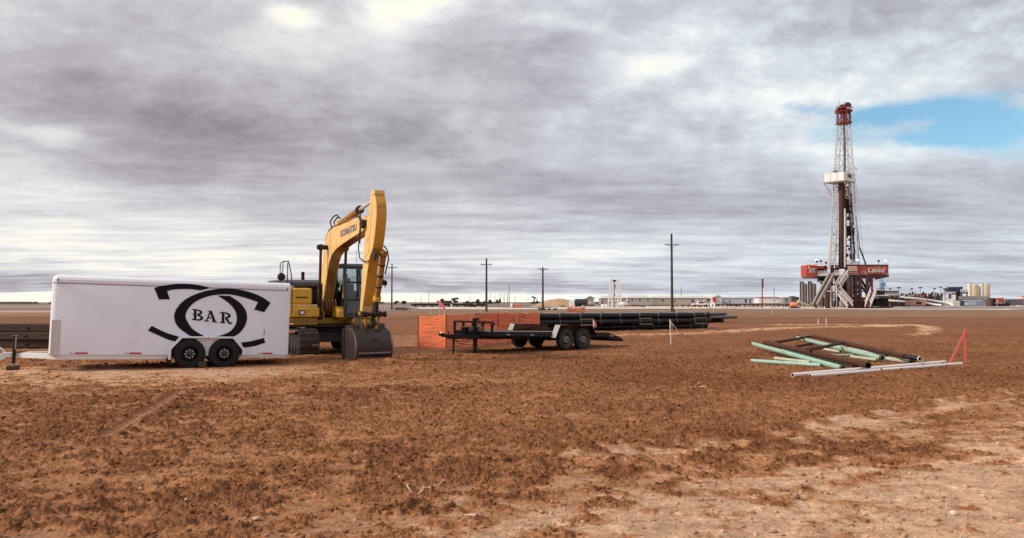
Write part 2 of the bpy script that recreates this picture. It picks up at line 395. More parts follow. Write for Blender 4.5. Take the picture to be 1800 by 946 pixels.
def dup(root, loc, label, rz=None, group=None):
    r = root.copy(); SC.collection.objects.link(r); r.location = loc
    if rz is not None: r.rotation_euler = (0, 0, rz)
    r['label'] = label
    if group: r['group'] = group
    for ch in list(root.children):
        c = ch.copy(); SC.collection.objects.link(c); c.parent = r
        for g in ch.children:
            d = g.copy(); SC.collection.objects.link(d); d.parent = c
    return r
def solo(b, name, m, label, cat, group=None, **kw):
    """a thing that is one mesh, its origin moved to its base"""
    vs = np.array(b.v); c = Vector(((vs[:, 0].min() + vs[:, 0].max()) / 2, (vs[:, 1].min() + vs[:, 1].max()) / 2, vs[:, 2].min()))
    b.v = [tuple(Vector(v) - c) for v in b.v]
    o = b.obj(name, m, **kw); o.location = c
    return tag(o, label, cat, group)
def text_mesh(txt, size, name, m, parent, M, bold=0.0, depth=.002, shear=0.0):
    cu = bpy.data.curves.new('lettering', 'FONT'); cu.body = txt; cu.size = size; cu.align_x = 'CENTER'; cu.align_y = 'CENTER'
    cu.extrude = depth; cu.offset = bold; cu.shear = shear
    to = bpy.data.objects.new('tmp', cu); SC.collection.objects.link(to)
    dg = bpy.context.evaluated_depsgraph_get(); me = bpy.data.meshes.new_from_object(to.evaluated_get(dg))
    bpy.data.objects.remove(to)
    me.transform(M); me.materials.clear(); me.materials.append(m)
    o = bpy.data.objects.new(name, me); SC.collection.objects.link(o); o.parent = parent
    return o
# ------------------------------------------------------------ ground
def h32(ix, iy, seed):
    h = (ix.astype(np.int64) * 374761393 + iy.astype(np.int64) * 668265263 + seed * 144665) & 0xFFFFFFFF
    h = ((h ^ (h >> 13)) * 1274126177) & 0xFFFFFFFF
    h = ((h ^ (h >> 16)) * 2246822519) & 0xFFFFFFFF
    return ((h ^ (h >> 15)) & 0xFFFFFF).astype(np.float64) / 0xFFFFFF
def vn(x, y, seed):
    ix = np.floor(x); iy = np.floor(y); fx = x - ix; fy = y - iy
    fx = fx * fx * fx * (fx * (fx * 6 - 15) + 10); fy = fy * fy * fy * (fy * (fy * 6 - 15) + 10)
    a, b_, c, d = h32(ix, iy, seed), h32(ix + 1, iy, seed), h32(ix, iy + 1, seed), h32(ix + 1, iy + 1, seed)
    return (a * (1 - fx) + b_ * fx) * (1 - fy) + (c * (1 - fx) + d * fx) * fy
def fbm(x, y, seed, octv=4, gain=.5):
    s = 0; a = 1; t = 0
    for k in range(octv):
        ca, sa = math.cos(k * 1.1), math.sin(k * 1.1)
        s = s + a * vn((x * ca - y * sa) * 2 ** k + 17.3 * k, (x * sa + y * ca) * 2 ** k + 5.1 * k, seed + k); t += a; a *= gain
    return s / t
def clod(x, y, cell, seed, rmin, rmax, prob):
    """height of rounded lumps scattered one per cell"""
    ix = np.floor(x / cell); iy = np.floor(y / cell); best = np.zeros_like(x)
    for dx in (-1, 0, 1):
        for dy in (-1, 0, 1):
            cx, cy = ix + dx, iy + dy
            ox = (cx + h32(cx, cy, seed)) * cell; oy = (cy + h32(cx, cy, seed + 1)) * cell
            r = cell * (rmin + (rmax - rmin) * h32(cx, cy, seed + 2) ** 2)
            keep = h32(cx, cy, seed + 3) < prob
            an = h32(cx, cy, seed + 4) * 3.14; ca, sa = np.cos(an), np.sin(an)
            ex, ey = (x - ox) * ca + (y - oy) * sa, (-(x - ox) * sa + (y - oy) * ca) * 1.5
            q = 1 - (ex * ex + ey * ey) / (r * r)
            best = np.maximum(best, np.where(keep & (q > 0), np.sqrt(np.maximum(q, 0)) * r, 0))
    return best
def seg_d(x, y, pts):
    best = np.full_like(x, 1e9); side = None
    for (ax, ay), (bx, by) in zip(pts[:-1], pts[1:]):
        dx, dy = bx - ax, by - ay; t = np.clip(((x - ax) * dx + (y - ay) * dy) / (dx * dx + dy * dy), 0, 1)
        best = np.minimum(best, np.hypot(x - ax - t * dx, y - ay - t * dy))
    return best
def sst(a, b_, v):
    t = np.clip((v - a) / (b_ - a), 0, 1); return t * t * (3 - 2 * t)
def g2(px, py): p = atZ(px, py); return (p.x, p.y)
def soil(x, y, fine=True):
    """height, colour and cloddiness of the ground at x, y (arrays)"""
    wx = (fbm(x * .5, y * .5, 91, 3) - .5) * 2.4; wy = (fbm(x * .5, y * .5, 97, 3) - .5) * 2.4
    D = np.hypot(x, y)
    # smooth dry sand drifts
    n1 = fbm(x * .62, y * .75, 11, 5, .55); n2 = fbm(x * 2.9 + wx * .6, y * 3.9 + wy * .6, 23, 5, .64)
    n3 = fbm(x * 5.2 + wy, y * 6.6 + wx, 29, 3, .6)
    sand = (n1 - .5) * .95 + (n2 - .5) * 1.5 + (n3 - .5) * 1.1 + .17; reg = 0 * x
    A, C = g2(620, 946), g2(1800, 722); Bm = g2(1300, 828)
    def sdline(p, q):
        dx, dy = q[0] - p[0], q[1] - p[1]; L = math.hypot(dx, dy); return ((x - p[0]) * dy - (y - p[1]) * dx) / L
    sd_ = np.maximum(0 * x - 9, np.minimum(sdline(A, Bm), sdline(Bm, C)))
    sand = sand + sst(-2.2, 1.8, sd_ + wx * .45) * (.78 + .30 * n2)
    reg = np.maximum(reg, sst(-1.6, 1.2, sd_ + wx * .45))
    tr = seg_d(x, y, [g2(1060, 800), g2(1330, 770), g2(1480, 748), g2(1640, 715), g2(1800, 690)])
    sand = sand + .50 * (1 - sst(.18, .75, tr + wx * .12))
    # damp darker ground just before the drift and right of centre
    sand = sand - .34 * (1 - sst(.7, 2.6, np.hypot((x - 3.0) / 3.2, (y - 9.8) / 1.3) * 1.4))
    sand = sand - .30 * sst(-4, 4, x) * sst(12, 16, y) * (1 - sst(40, 60, y))
    sand = sand - .10 * sst(14, 18, y) * (1 - sst(40, 60, y))
    reg = np.maximum(reg, (1 - sst(.3, .9, tr)) * .9)
    left = (1 - sst(1.2, 5.0, np.hypot((x + 10.2) / 2.0, (y - 18.3) / .85)))
    sand = sand + .55 * left
    sand = sand + .42 * (1 - sst(.6, 2.2, seg_d(x, y, [g2(60, 648), g2(300, 655), g2(500, 652), g2(560, 640)])))
    sand = sand + .55 * (1 - sst(.8, 2.6, seg_d(x, y, [g2(690, 618), g2(760, 607), g2(735, 592)])))
    reg = np.maximum(reg, left * .8)
    way = seg_d(x, y, [g2(1085, 589), g2(1220, 587), g2(1330, 579), g2(1440, 575), g2(1545, 575), g2(1560, 571), g2(1380, 571)])
    way2 = seg_d(x, y, [g2(1545, 573), g2(1600, 571), g2(1632, 575), g2(1636, 583), g2(1610, 590)])
    sand = sand + .75 * (1 - sst(.5, 1.9, way + wx * .3)) + .85 * (1 - sst(.3, 1.1, way2))
    sand = sand + .35 * (1 - sst(.5, 1.6, seg_d(x, y, [g2(430, 700), g2(900, 660), g2(1150, 690)]) + wx * .6)) * .5
    reg = np.maximum(reg, 1 - sst(1.0, 2.6, way)); reg = np.maximum(reg, 1 - sst(.5, 1.2, way2))
    sand = np.clip(sand, 0, 1)
    rough = 1 - sst(.15, .75, sand)
    # heights
    near = 1 - .55 * sst(40, 90, D) - .45 * sst(90, 150, D)
    hgt = (fbm(x * .16, y * .16, 51, 3) - .5) * .14 * (1 - sst(12, 18, y) * .7)
    hgt = hgt + (fbm(x * 1.3, y * 1.9, 61, 3) - .5) * (.05 + .10 * sst(20, 45, D)) * near
    rowc = x * .30 - y * .95 + wx * .12
    hgt = hgt + np.sin(rowc * 6.2) * .018 * near * sst(0, 3, x) * sst(11, 16, y)
    cl = np.zeros_like(x)
    if fine:
        jx, jy = x + (vn(x * 9, y * 9, 5) - .5) * .06, y + (vn(x * 9, y * 9, 6) - .5) * .06
        cl = clod(jx, jy, .24, 101, .10, .36, .32) * .50
        cl = np.maximum(cl, clod(jx, jy, .14, 121, .18, .52, .66) * .62)
        cl = cl + clod(jx, jy, .065, 141, .22, .52, .62) * .80
        cl = cl * (.55 + .9 * fbm(x * 2, y * 2, 15, 3))
        keep = rough * near
        hgt = hgt + cl * keep * .8 + (fbm(x * 8.5, y * 10.5, 71, 5, .76) - .5) * (.034 + .115 * rough) * near + (np.abs(fbm(x * 3.6 + wx, y * 5.2 + wy, 75, 4, .6) - .5) - .08) * -.07 * rough * near
        # wind ripples and small crumbs on the sand
        hgt = hgt + clod(jx, jy, .11, 181, .06, .26, .26) * .8 * (1 - rough) * near
        hgt = hgt + (fbm(x * 2.2, y * 7, 77, 3) - .5) * .030 * (1 - rough) * near
    # rut pressed by tyres along the pale strip at right
    for off_ in (0.0,):
        rut = 1 - sst(.12, .30, tr); hgt = hgt * (1 - .6 * rut) - .035 * rut + (1 - sst(.05, .16, np.abs(tr - .38))) * .035
    # wheel track with lugs, left
    p, q = g2(186, 768), g2(318, 690)
    td = seg_d(x, y, [p, q]); tk = 1 - sst(.10, .17, td)
    along = ((x - p[0]) * (q[0] - p[0]) + (y - p[1]) * (q[1] - p[1])) / math.hypot(q[0] - p[0], q[1] - p[1])
    hgt = hgt * (1 - tk * .8) + tk * (-.02 + .012 * np.sin(td * 95)) + (1 - sst(.04, .12, np.abs(td - .2))) * .025
    sand = np.maximum(sand, tk * .85); rough = rough * (1 - tk)
    # spoil thrown up round the bucket and tracks
    bx, by = -3.9, 22.6
    sp_ = np.exp(-(((x - bx) / 1.3) ** 2 + ((y - by) / .55) ** 2)); hgt = hgt + sp_ * .13 * (.6 + .8 * n2)
    sp2 = np.exp(-(((x + 6.1) / .9) ** 2 + ((y - 24.35) / .35) ** 2)); hgt = hgt + sp2 * .17 * (.5 + n2)
    for cx_, cy_, rr_ in ((-8.2, 20.55, 2.6), (1.9, 28.6, 2.0), (-6.5, 26.5, 3.0)):
        hgt = hgt * (1 - .6 * np.exp(-((x - cx_) ** 2 + (y - cy_) ** 2) / rr_ ** 2))
    rough = np.clip(rough, 0, 1)
    # colours
    dk = np.array([.200, .077, .032]); md = np.array([.355, .155, .070]); lt = np.array([.600, .370, .235]); red = np.array([.220, .080, .036])
    v = fbm(x * .35, y * .35, 33, 4)[..., None]; k = sand[..., None]
    col = dk * (1 - v) + md * v
    rmask = sst(.52, .70, fbm(x * .28 + 4, y * .4, 39, 3))[..., None]
    col = col * (1 - .5 * rmask) + red * .5 * rmask
    col = col * (1 - sst(.12, .50, k)) + (md * 1.12) * sst(.12, .50, k)
    lt2 = np.array([.385, .195, .105]) * (1 - reg[..., None]) + lt * reg[..., None]
    col = col * (1 - sst(.42, .95, k)) + lt2 * sst(.42, .95, k)
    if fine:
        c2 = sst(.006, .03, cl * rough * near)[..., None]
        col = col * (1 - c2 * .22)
        hv = fbm(x * 5, y * 7, 305, 4, .65)[..., None]; col = col * (.74 + .52 * hv)
        pb = sst(.70, .80, fbm(x * 14, y * 14, 205, 3, .6))[..., None] * (1 - near[..., None] * 0)
        col = col * (1 + .35 * pb)
    dm = (.06 * sst(9, 14, y + wy) * (1 - reg))[..., None]; col = col * (1 - dm * np.array([.85, 1.1, 1.2]))
    # fields further off
    dn = y + (fbm(x * .02, y * .05, 44, 3) - .5) * 26
    lf = 1 - sst(-60, -25, x)                                    # left of the pad
    fade = sst(26, 42, y + wy)
    plough = np.array([.225, .098, .051]) * (.80 + .40 * fbm(x * .12, y * .6, 47, 4)[..., None])
    olive = np.array([.260, .145, .080]) * (.85 + .3 * fbm(x * .05, y * .4, 49, 4)[..., None])
    midl = np.array([.300, .165, .105]) * (.85 + .3 * fbm(x * .05, y * .4, 43, 4)[..., None])
    scrub = np.array([.235, .175, .150]) * (.70 + .6 * fbm(x * .015, y * .03, 53, 4)[..., None])
    pale = np.array([.46, .33, .25]) * (.85 + .3 * fbm(x * .02, y * .08, 57, 3)[..., None])
    keepway = np.clip(1 - .9 * ((1 - sst(.5, 2.2, way)) + (1 - sst(.2, 1.0, way2))), 0, 1)
    wf = (fade * keepway * (.65 + .35 * sst(46, 60, y)))[..., None]
    col = col * (1 - wf) + plough * wf
    w = (sst(92, 100, dn) * (1 - sst(150, 156, dn)))[..., None]; col = col * (1 - w) + (olive * (1 - lf[..., None]) + midl * lf[..., None]) * w
    w = (sst(128, 134, dn) * (1 - sst(150, 165, dn)) * lf)[..., None]; col = col * (1 - w) + pale * w
    w = sst(152, 158, dn)[..., None]; col = col * (1 - w) + scrub * w
    w = (sst(240, 260, dn) * (1 - sst(330, 380, dn)) * lf)[..., None] * .5; col = col * (1 - w) + pale * w
    # low berm in front of the drilling pad
    bl = 163 + (fbm(x * .03, x * 0 + 2, 59, 2) - .5) * 4
    bm_ = np.exp(-((y - bl) / 2.2) ** 2) * sst(96, 112, x); hgt = hgt + bm_ * (.45 + .3 * (fbm(x * .15, y * .1, 58, 3)))
    w = (sst(.1, .5, bm_))[..., None]; col = col * (1 - w) + np.array([.24, .125, .070]) * w
    # far tan mound
    far = sst(3000, 5200, D)
    hgt = hgt + far * 0
    return hgt, np.clip(col, .01, .9), rough, sand
def grow_ground():
    na = 980
    a = np.concatenate([np.linspace(-36.5, 36.5, na), np.linspace(36.5, 323.5, 82)[1:-1]]) * math.pi / 180
    r = [2.2]
    while r[-1] < 7000:
        d = r[-1]
        step = .0030 if d < 34 else (.0045 if d < 62 else (.011 if d < 400 else .03))
        r.append(d * (1 + step))
    r = np.array(r); NR, NA = len(r), len(a)
    rr, aa = np.meshgrid(r, a, indexing='ij')
    x = (rr * np.sin(aa)).ravel(); y = (rr * np.cos(aa)).ravel()
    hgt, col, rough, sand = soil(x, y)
    co = np.empty((NR * NA + 1, 3)); co[:-1, 0] = x; co[:-1, 1] = y; co[:-1, 2] = hgt; co[-1] = (0, 0, 0)
    i = np.arange(NR - 1)[:, None] * NA; j = np.arange(NA)[None, :]; j2 = (j + 1) % NA
    quads = np.stack([i + j, i + NA + j, i + NA + j2, i + j2], -1).reshape(-1, 4)
    tris = np.stack([np.full(NA, NR * NA), np.arange(NA), (np.arange(NA) + 1) % NA], -1)
    me = bpy.data.meshes.new('ground'); nq, ntr = len(quads), len(tris)
    me.vertices.add(len(co)); me.vertices.foreach_set('co', co.ravel())
    me.loops.add(nq * 4 + ntr * 3); me.loops.foreach_set('vertex_index', np.concatenate([quads.ravel(), tris.ravel()]).astype(np.int32))
    me.polygons.add(nq + ntr)
    me.polygons.foreach_set('loop_start', np.concatenate([np.arange(nq) * 4, nq * 4 + np.arange(ntr) * 3]).astype(np.int32))
    me.update(calc_edges=True)
    me.polygons.foreach_set('use_smooth', np.ones(nq + ntr, bool))
    ca = me.attributes.new('soil_colour', 'FLOAT_COLOR', 'POINT')
    c4 = np.ones((len(co), 4)); c4[:-1, :3] = col; c4[-1, :3] = col[0]; ca.data.foreach_set('color', c4.ravel())
    ra = me.attributes.new('rough', 'FLOAT', 'POINT'); ra.data.foreach_set('value', np.append(rough, 0.0))
    m = bpy.data.materials.new('soil'); m.use_nodes = True; t = m.node_tree; b = t.nodes['Principled BSDF']
    b.inputs['Roughness'].default_value = .95; b.inputs['Specular IOR Level'].default_value = .12
    at = NN(t, 'ShaderNodeAttribute', attribute_name='soil_colour'); ar = NN(t, 'ShaderNodeAttribute', attribute_name='rough')
    tc = NN(t, 'ShaderNodeTexCoord')
    def nz(s, d, rg=.6):
        n = NN(t, 'ShaderNodeTexNoise'); n.inputs['Scale'].default_value = s; n.inputs['Detail'].default_value = d; n.inputs['Roughness'].default_value = rg
        t.links.new(tc.outputs['Object'], n.inputs['Vector']); return n.outputs['Fac']
    fine = nz(26, 7, .72); mid = nz(5.5, 6, .65); big = nz(.5, 5)
    f = MA(t, 'ADD', MA(t, 'MULTIPLY', MA(t, 'SUBTRACT', fine, .5), 1.7), MA(t, 'MULTIPLY', MA(t, 'SUBTRACT', mid, .5), 1.25))
    f = MA(t, 'ADD', MA(t, 'ADD', f, MA(t, 'MULTIPLY', MA(t, 'SUBTRACT', big, .5), .35)), 1.0)
    mx = NN(t, 'ShaderNodeMix', data_type='RGBA', blend_type='MULTIPLY'); mx.inputs[0].default_value = 1
    t.links.new(at.outputs['Color'], mx.inputs[6]); t.links.new(f, mx.inputs[7]); t.links.new(mx.outputs[2], b.inputs['Base Color'])
    n5 = nz(48, 8, .75)
    bp = NN(t, 'ShaderNodeBump'); bp.inputs['Strength'].default_value = .8; bp.inputs['Distance'].default_value = .030
    t.links.new(n5, bp.inputs['Height'])
    v2 = NN(t, 'ShaderNodeTexVoronoi'); v2.inputs['Scale'].default_value = 22; t.links.new(tc.outputs['Object'], v2.inputs['Vector'])
    bp2 = NN(t, 'ShaderNodeBump'); bp2.inputs['Distance'].default_value = .03; bp2.invert = True
    t.links.new(MA(t, 'MULTIPLY', ar.outputs['Fac'], .5), bp2.inputs['Strength'])
    t.links.new(v2.outputs['Distance'], bp2.inputs['Height']); t.links.new(bp.outputs[0], bp2.inputs['Normal'])
    t.links.new(bp2.outputs[0], b.inputs['Normal'])
    me.materials.append(m)
    o = bpy.data.objects.new('ground', me); SC.collection.objects.link(o); o['kind'] = 'structure'
    return o
grow_ground()
def gh(x, y):
    return float(soil(np.array([float(x)]), np.array([float(y)]))[0][0])

# loose clods lying on the surface
def scatter_clods():
    rng = np.random.default_rng(5)
    bm = bmesh.new(); bmesh.ops.create_icosphere(bm, subdivisions=1, radius=1)
    base = np.array([v.co[:] for v in bm.verts]); tri = np.array([[v.index for v in f.verts] for f in bm.faces]); bm.free()
    n = 36000
    ang = (rng.random(n) * 72 - 36) * math.pi / 180; d = 5.2 * (27 / 5.2) ** (rng.random(n) ** .8)
    x, y = d * np.sin(ang), d * np.cos(ang)
    hgt, col, rough, sand = soil(x, y)
    keep = rng.random(n) < (.42 + .58 * rough); x, y, hgt, col, d = x[keep], y[keep], hgt[keep], col[keep], d[keep]; n = len(x)
    s = .006 + .018 * rng.random(n) ** 4
    s = s * (.8 + d / 24)
    rot = rng.random(n) * 6.28; V = np.empty((n, len(base), 3))
    jit = 1 + (rng.random((n, len(base))) - .5) * .75
    bx = base[None] * jit[..., None] * np.stack([.8 + .6 * rng.random(n), .7 + .5 * rng.random(n), .5 + .45 * rng.random(n)], -1)[:, None, :] * s[:, None, None]
    V[..., 0] = bx[..., 0] * np.cos(rot)[:, None] - bx[..., 1] * np.sin(rot)[:, None] + x[:, None]
    V[..., 1] = bx[..., 0] * np.sin(rot)[:, None] + bx[..., 1] * np.cos(rot)[:, None] + y[:, None]
    V[..., 2] = bx[..., 2] + (hgt + s * .25)[:, None]
    T = (tri[None] + (np.arange(n) * len(base))[:, None, None]).reshape(-1, 3)
    me = bpy.data.meshes.new('soil_clods'); me.vertices.add(V.size // 3); me.vertices.foreach_set('co', V.ravel())
    me.loops.add(T.size); me.loops.foreach_set('vertex_index', T.ravel().astype(np.int32)); me.polygons.add(len(T))
    me.polygons.foreach_set('loop_start', (np.arange(len(T)) * 3).astype(np.int32)); me.update(calc_edges=True)
    ca = me.attributes.new('soil_colour', 'FLOAT_COLOR', 'POINT'); c4 = np.ones((n, len(base), 4))
    c4[..., :3] = (col * (.80 + .5 * rng.random((n, 1))))[:, None, :]; ca.data.foreach_set('color', c4.ravel())
    ra = me.attributes.new('rough', 'FLOAT', 'POINT'); ra.data.foreach_set('value', np.ones(n * len(base)))
    me.materials.append(bpy.data.materials['soil'])
    o = bpy.data.objects.new('soil_clods', me); SC.collection.objects.link(o); o['kind'] = 'stuff'
    tag(o, 'small loose clods of reddish brown earth strewn over the field', 'clods')
scatter_clods()

# pale gravel pad under the drilling site: a sheet with a ragged edge lying on the ground
def pad(name, poly, z, m):
    b = B(); pts = []
    for (x0, y0), (x1, y1) in zip(poly, poly[1:] + poly[:1]):
        n = max(2, int(math.hypot(x1 - x0, y1 - y0) / 3))
        for k in range(n):
            t = k / n; pts.append((x0 + (x1 - x0) * t + random.uniform(-.5, .5), y0 + (y1 - y0) * t + random.uniform(-1.2, 1.2)))
    b.add([(x, y, z) for x, y in pts], [tuple(range(len(pts)))])
    o = b.obj(name, m, smooth=0); o['kind'] = 'structure'; return o
m_caliche = mat('caliche', (.60, .47, .37), .95, var=.16, scale=.12, dirt=(.42, .30, .22), dfac=.42, dscale=.08)
m_caliche2 = mat('caliche_road', (.66, .54, .45), .95, var=.14, scale=.15)
pad('gravel_pad', [g2(985, 544.6), g2(1250, 543.6), g2(1540, 545.0), g2(1900, 546.0), (330, 330), (40, 340), (12, 250)], .10, m_caliche)
pad('gravel_road', [g2(720, 541.5), g2(740, 544.2), g2(860, 544.9), g2(985, 544.8), g2(985, 542.4), g2(900, 542.0), g2(860, 541.0), g2(780, 540.4)], .11, m_caliche2)
# ------------------------------------------------------------ shared: a trailer or truck wheel, axis along local y
def wheel(parent, c, r, w, mt, mr, side=-1, lugs=8, name='wheel', dish=.35, n=40, holes=0):
    """side=-1: outer face towards -y"""
    c = Vector(c); h = w / 2; ri = r * .60
    prof = [(ri, -h * .80), (ri * 1.06, -h), (r * .80, -h * 1.04), (r * .93, -h * .96), (r * .985, -h * .78), (r, -h * .5)]
    for g in (-.45, -.15, .15, .45):
        prof += [(r, h * (g - .06)), (r * .975, h * (g - .03)), (r * .975, h * (g + .03)), (r, h * (g + .06))]
    prof += [(r, h * .5), (r * .985, h * .78), (r * .93, h * .96), (r * .80, h * 1.04), (ri * 1.06, h), (ri, h * .80)]
    b = B(); b.lathe(prof, n, 'y', c, ring=True)
    for k in range(n):                                         # shoulder lugs
        t = 2 * math.pi * k / n
        if k % 2 == 0:
            for s in (-1, 1):
                p = c + Vector((math.cos(t) * r * .955, s * h * .86, math.sin(t) * r * .955)); q = c + Vector((math.cos(t + .02) * r * 1.004, s * h * .55, math.sin(t + .02) * r * 1.004))
                b.bar(p, q, r * .05, r * .05)
    ty = b.obj(name, mt, parent, smooth=40)
    s = side; b = B()
    b.lathe([(ri * 1.07, s * h * .92), (ri * 1.0, s * h * .99), (ri * .93, s * h * .80), (ri * .90, s * h * (.60 - dish)), (ri * .86, s * h * (.30 - dish)), (ri * .66, s * h * (.52 - dish)), (ri * .52, s * h * (.9 - dish)), (ri * .34, s * h * (.92 - dish)),
             (ri * .30, s * h * (1.2 - dish)), (ri * .16, s * h * (1.3 - dish)), (0.0001, s * h * (1.3 - dish))], 32, 'y', c, caps=False)
    rim = b.obj('rim', mr, ty, smooth=40)
    b = B()
    for k in range(lugs):
        t = 2 * math.pi * k / lugs; p = c + Vector((math.cos(t) * ri * .42, s * h * (.9 - dish), math.sin(t) * ri * .42))
        b.tube(p, p + Vector((0, s * .035, 0)), r * .042, 6)
    parts(b, 'lug_nut', m_nut, ty)
    if holes:
        b = B()
        for k in range(holes):
            t = 2 * math.pi * (k + .5) / holes; p = c + Vector((math.cos(t) * ri * .74, s * h * (.46 - dish), math.sin(t) * ri * .74))
            b.tube(p - Vector((0, s * .03, 0)), p + Vector((0, s * .018, 0)), ri * .15, 10)
        parts(b, 'rim_opening', m_bore, ty)
    return ty

# ------------------------------------------------------------ white box trailer
m_bead = mat('worn_bead', (.17, .12, .10), .5, metal=.3, var=.3, scale=8)
def box_trailer():
    p0 = atY(84, 624, 19.45); p1 = atY(505, 624, 21.87)
    d = p1 - p0; yaw = math.atan2(d.y, d.x); L = math.hypot(d.x, d.y); tilt = math.atan2(p0.z - p1.z, L)
    L = d.length
    root = thing('box_trailer', 'long white enclosed trailer with a round black emblem on its side', 'trailer', p0, yaw, ry=tilt)
    H = 1.965; Wd = 2.15; rr = .11
    # body side: closed shell with rounded roof edge
    prof = [(0, 0), (Wd, 0), (Wd, H - rr)] + [(Wd - rr + rr * math.cos(t), H - rr + rr * math.sin(t)) for t in (R(30), R(60), R(90))] + \
           [(rr + rr * math.cos(t), H - rr + rr * math.sin(t)) for t in (R(90), R(112), R(135), R(158), R(180))]
    b = B(); n = len(prof)
    xs = [.0, .012, .05, .12, L]; sh = [.115, .075, .028, 0, 0]   # front corner rounding
    vs = []
    for x, s in zip(xs, sh):
        for (yy, z) in prof: vs.append((x, yy + (s if yy < Wd / 2 else -s), z - (s * .9 if z > H * .5 else 0)))
    fs = [tuple(range(n))[::-1], tuple(range(4 * n, 5 * n))]
    for k in range(4):
        for i in range(n): fs.append((k * n + i, k * n + (i + 1) % n, (k + 1) * n + (i + 1) % n, (k + 1) * n + i))
    b.add(vs, fs); b.obj('body', m_trailer, root, smooth=50)
    q = onlocal(root, 85, 495.5, 1, 0).z; q = H - .215
    b = B(); b.box(.02, L, -.012, .0, q, q + .022); b.obj('roof_moulding', m_greyst, root)
    b = B(); b.box(.10, L + .003, -.010, .0, q + .022, H - rr * .98); b.obj('roof_band', m_roofw, root, bevel=.004)
    b = B(); b.box(L - .045, L + .012, -.014, .02, .0, H - .10); b.obj('rear_post', m_trailer, root, bevel=.005)
    b = B(); b.box(.045, .245, -.008, .0, .0, .86); b.obj('stone_guard', m_bright, root, bevel=.003)
    b = B()
    for k in range(30): b.tube((.12, -.008, .03 + k * .028), (.12, -.0115, .03 + k * .028), .005, 6)
    # side skirt seam, sill and frame rail
    x1 = onlocal(root, 303, 632, 1, 0).x; x2 = onlocal(root, 420, 624, 1, 0).x
    b = B(); b.box(.30, x1, .03, .11, -.115, -.002); b.box(x2, L - .05, .03, .11, -.075, -.002); b.box(.30, x1, 1.9, 2.0, -.115, -.002)
    parts(b, 'frame_rail', m_whiteframe, root, bevel=.008)
    b = B(); b.box(.0, L, -.006, .0, .0, .035); b.obj('sill_trim', m_trailer, root)
    # reflectors: body sides
    for px in (143, 237.5, 470):
        x = onlocal(root, px, 621.5, 1, 0).x
        b = B(); b.box(x - .14, x + .14, -.016, -.004, .022, .062); b.obj('reflector', m_red, root, bevel=.003)
    for px in (125, 221, 456):
        x = onlocal(root, px, 621.5, 1, 0).x
        b = B(); b.box(x - .035, x + .035, -.015, -.004, .03, .05); b.obj('clearance_lamp', m_greyst, root, bevel=.003)
    b = B(); x = onlocal(root, 102, 493, 1, 0).x; b.lathe([(.022, -.018), (.018, -.026), (.0001, -.026)], 12, 'y', (x, 0, H - .13)); b.obj('marker_lamp', m_black, root)
    b = B(); b.lathe([(.02, -.018), (.016, -.026), (.0001, -.026)], 12, 'y', (L - .07, 0, H - .16)); b.obj('marker_lamp', m_black, root)
    q1 = onlocal(root, 464.5, 580, 1, 0); q2 = onlocal(root, 464, 589, 1, 0)
    b = B(); b.box(q1.x - .012, q1.x + .012, -.012, -.002, q2.z, q1.z); b.obj('side_latch', m_greyst, root)
    # wheel housing: trapezoid plate flush proud of the side
    def P(px, py, y=-.02): k = onlocal(root, px, py, 1, y); return (k.x, k.z)
    top = P(320, 594)[1]
    xa, xb, xc, xd = P(300, 625)[0], P(320, 592)[0], P(409, 594)[0], P(425, 624)[0]
    zl = P(300, 636)[1]
    b = B()   # white flat arch trim
    arch = [(xa - .06, zl + .06), (xa - .05, P(303, 614)[1] + .02), (xb - .05, top + .045), (xc + .05, top + .045), (xd + .05, P(425, 614)[1] + .01), (xd + .06, .0)]
    inner = [(xd, .0), (xd - .005, P(425, 614)[1]), (xc, top), (xb, top), (xa, P(303, 614)[1]), (xa, zl + .06)]
    b.prism(arch + inner, -.19, .0); b.obj('fender', m_trailer, root, bevel=.006)
    b = B(); b.prism([(xa + .01, zl + .10), (xa + .01, P(303, 614)[1] - .01), (xb + .01, top - .01), (xc - .01, top - .01), (xd - .01, P(425, 614)[1] - .01), (xd - .01, .01)], -.010, -.003)
    b.obj('wheel_well', m_black, root)
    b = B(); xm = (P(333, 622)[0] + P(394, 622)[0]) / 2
    b.prism([(xm - .30, top - .01), (xm + .30, top - .01), (xm + .06, -.02), (xm - .06, -.02)], -.075, -.06); b.obj('fender_gusset', m_whiteframe, root, bevel=.004)  # greyer white puts the recess shade into the gusset's colour
    b = B(); b.lathe([(.012, -.19), (.01, -.2), (.0001, -.2)], 10, 'y', (xm, 0, top + .02)); b.obj('marker_lamp', m_black, root)
    rw = .388
    wc = []
    for px, py in ((333.2, 622.3), (394.2, 621.5)):
        k = onlocal(root, px, py, 1, -.12); wc.append(k)
        wheel(root, (k.x, -.05, k.z), rw, .24, m_rubber, m_rimb, -1, 8, dish=.35)
        wheel(root, (k.x, Wd + .05, k.z), rw, .24, m_rubber, m_rimb, 1, 8, dish=.75)
        b = B(); b.tube((k.x, .1, k.z), (k.x, Wd - .1, k.z), .045, 12); b.obj('axle', m_black, root)
    b = B(); b.box(wc[0].x - .45, wc[1].x + .45, .10, .17, .02, .10)
    b.bar((wc[0].x, .12, wc[0].z + .05), (xm, .12, .02), .05, .06); b.bar((wc[1].x, .12, wc[1].z + .05), (xm, .12, .02), .05, .06); b.obj('spring_hanger', m_black, root)
    b = B(); b.box(xa - .10, xa + .02, -.16, -.02, zl - .02, zl + .10); b.obj('step', m_black, root)
    # tongue
    tz0 = -.10; b = B()
    hx = onlocal(root, 4, 622, 1, Wd / 2).x
    for s in (.06, Wd - .06): b.bar((.55, s, tz0 + .04), (hx + .35, Wd / 2 + (s - Wd / 2) * .08, tz0 + .04), .08, .13)
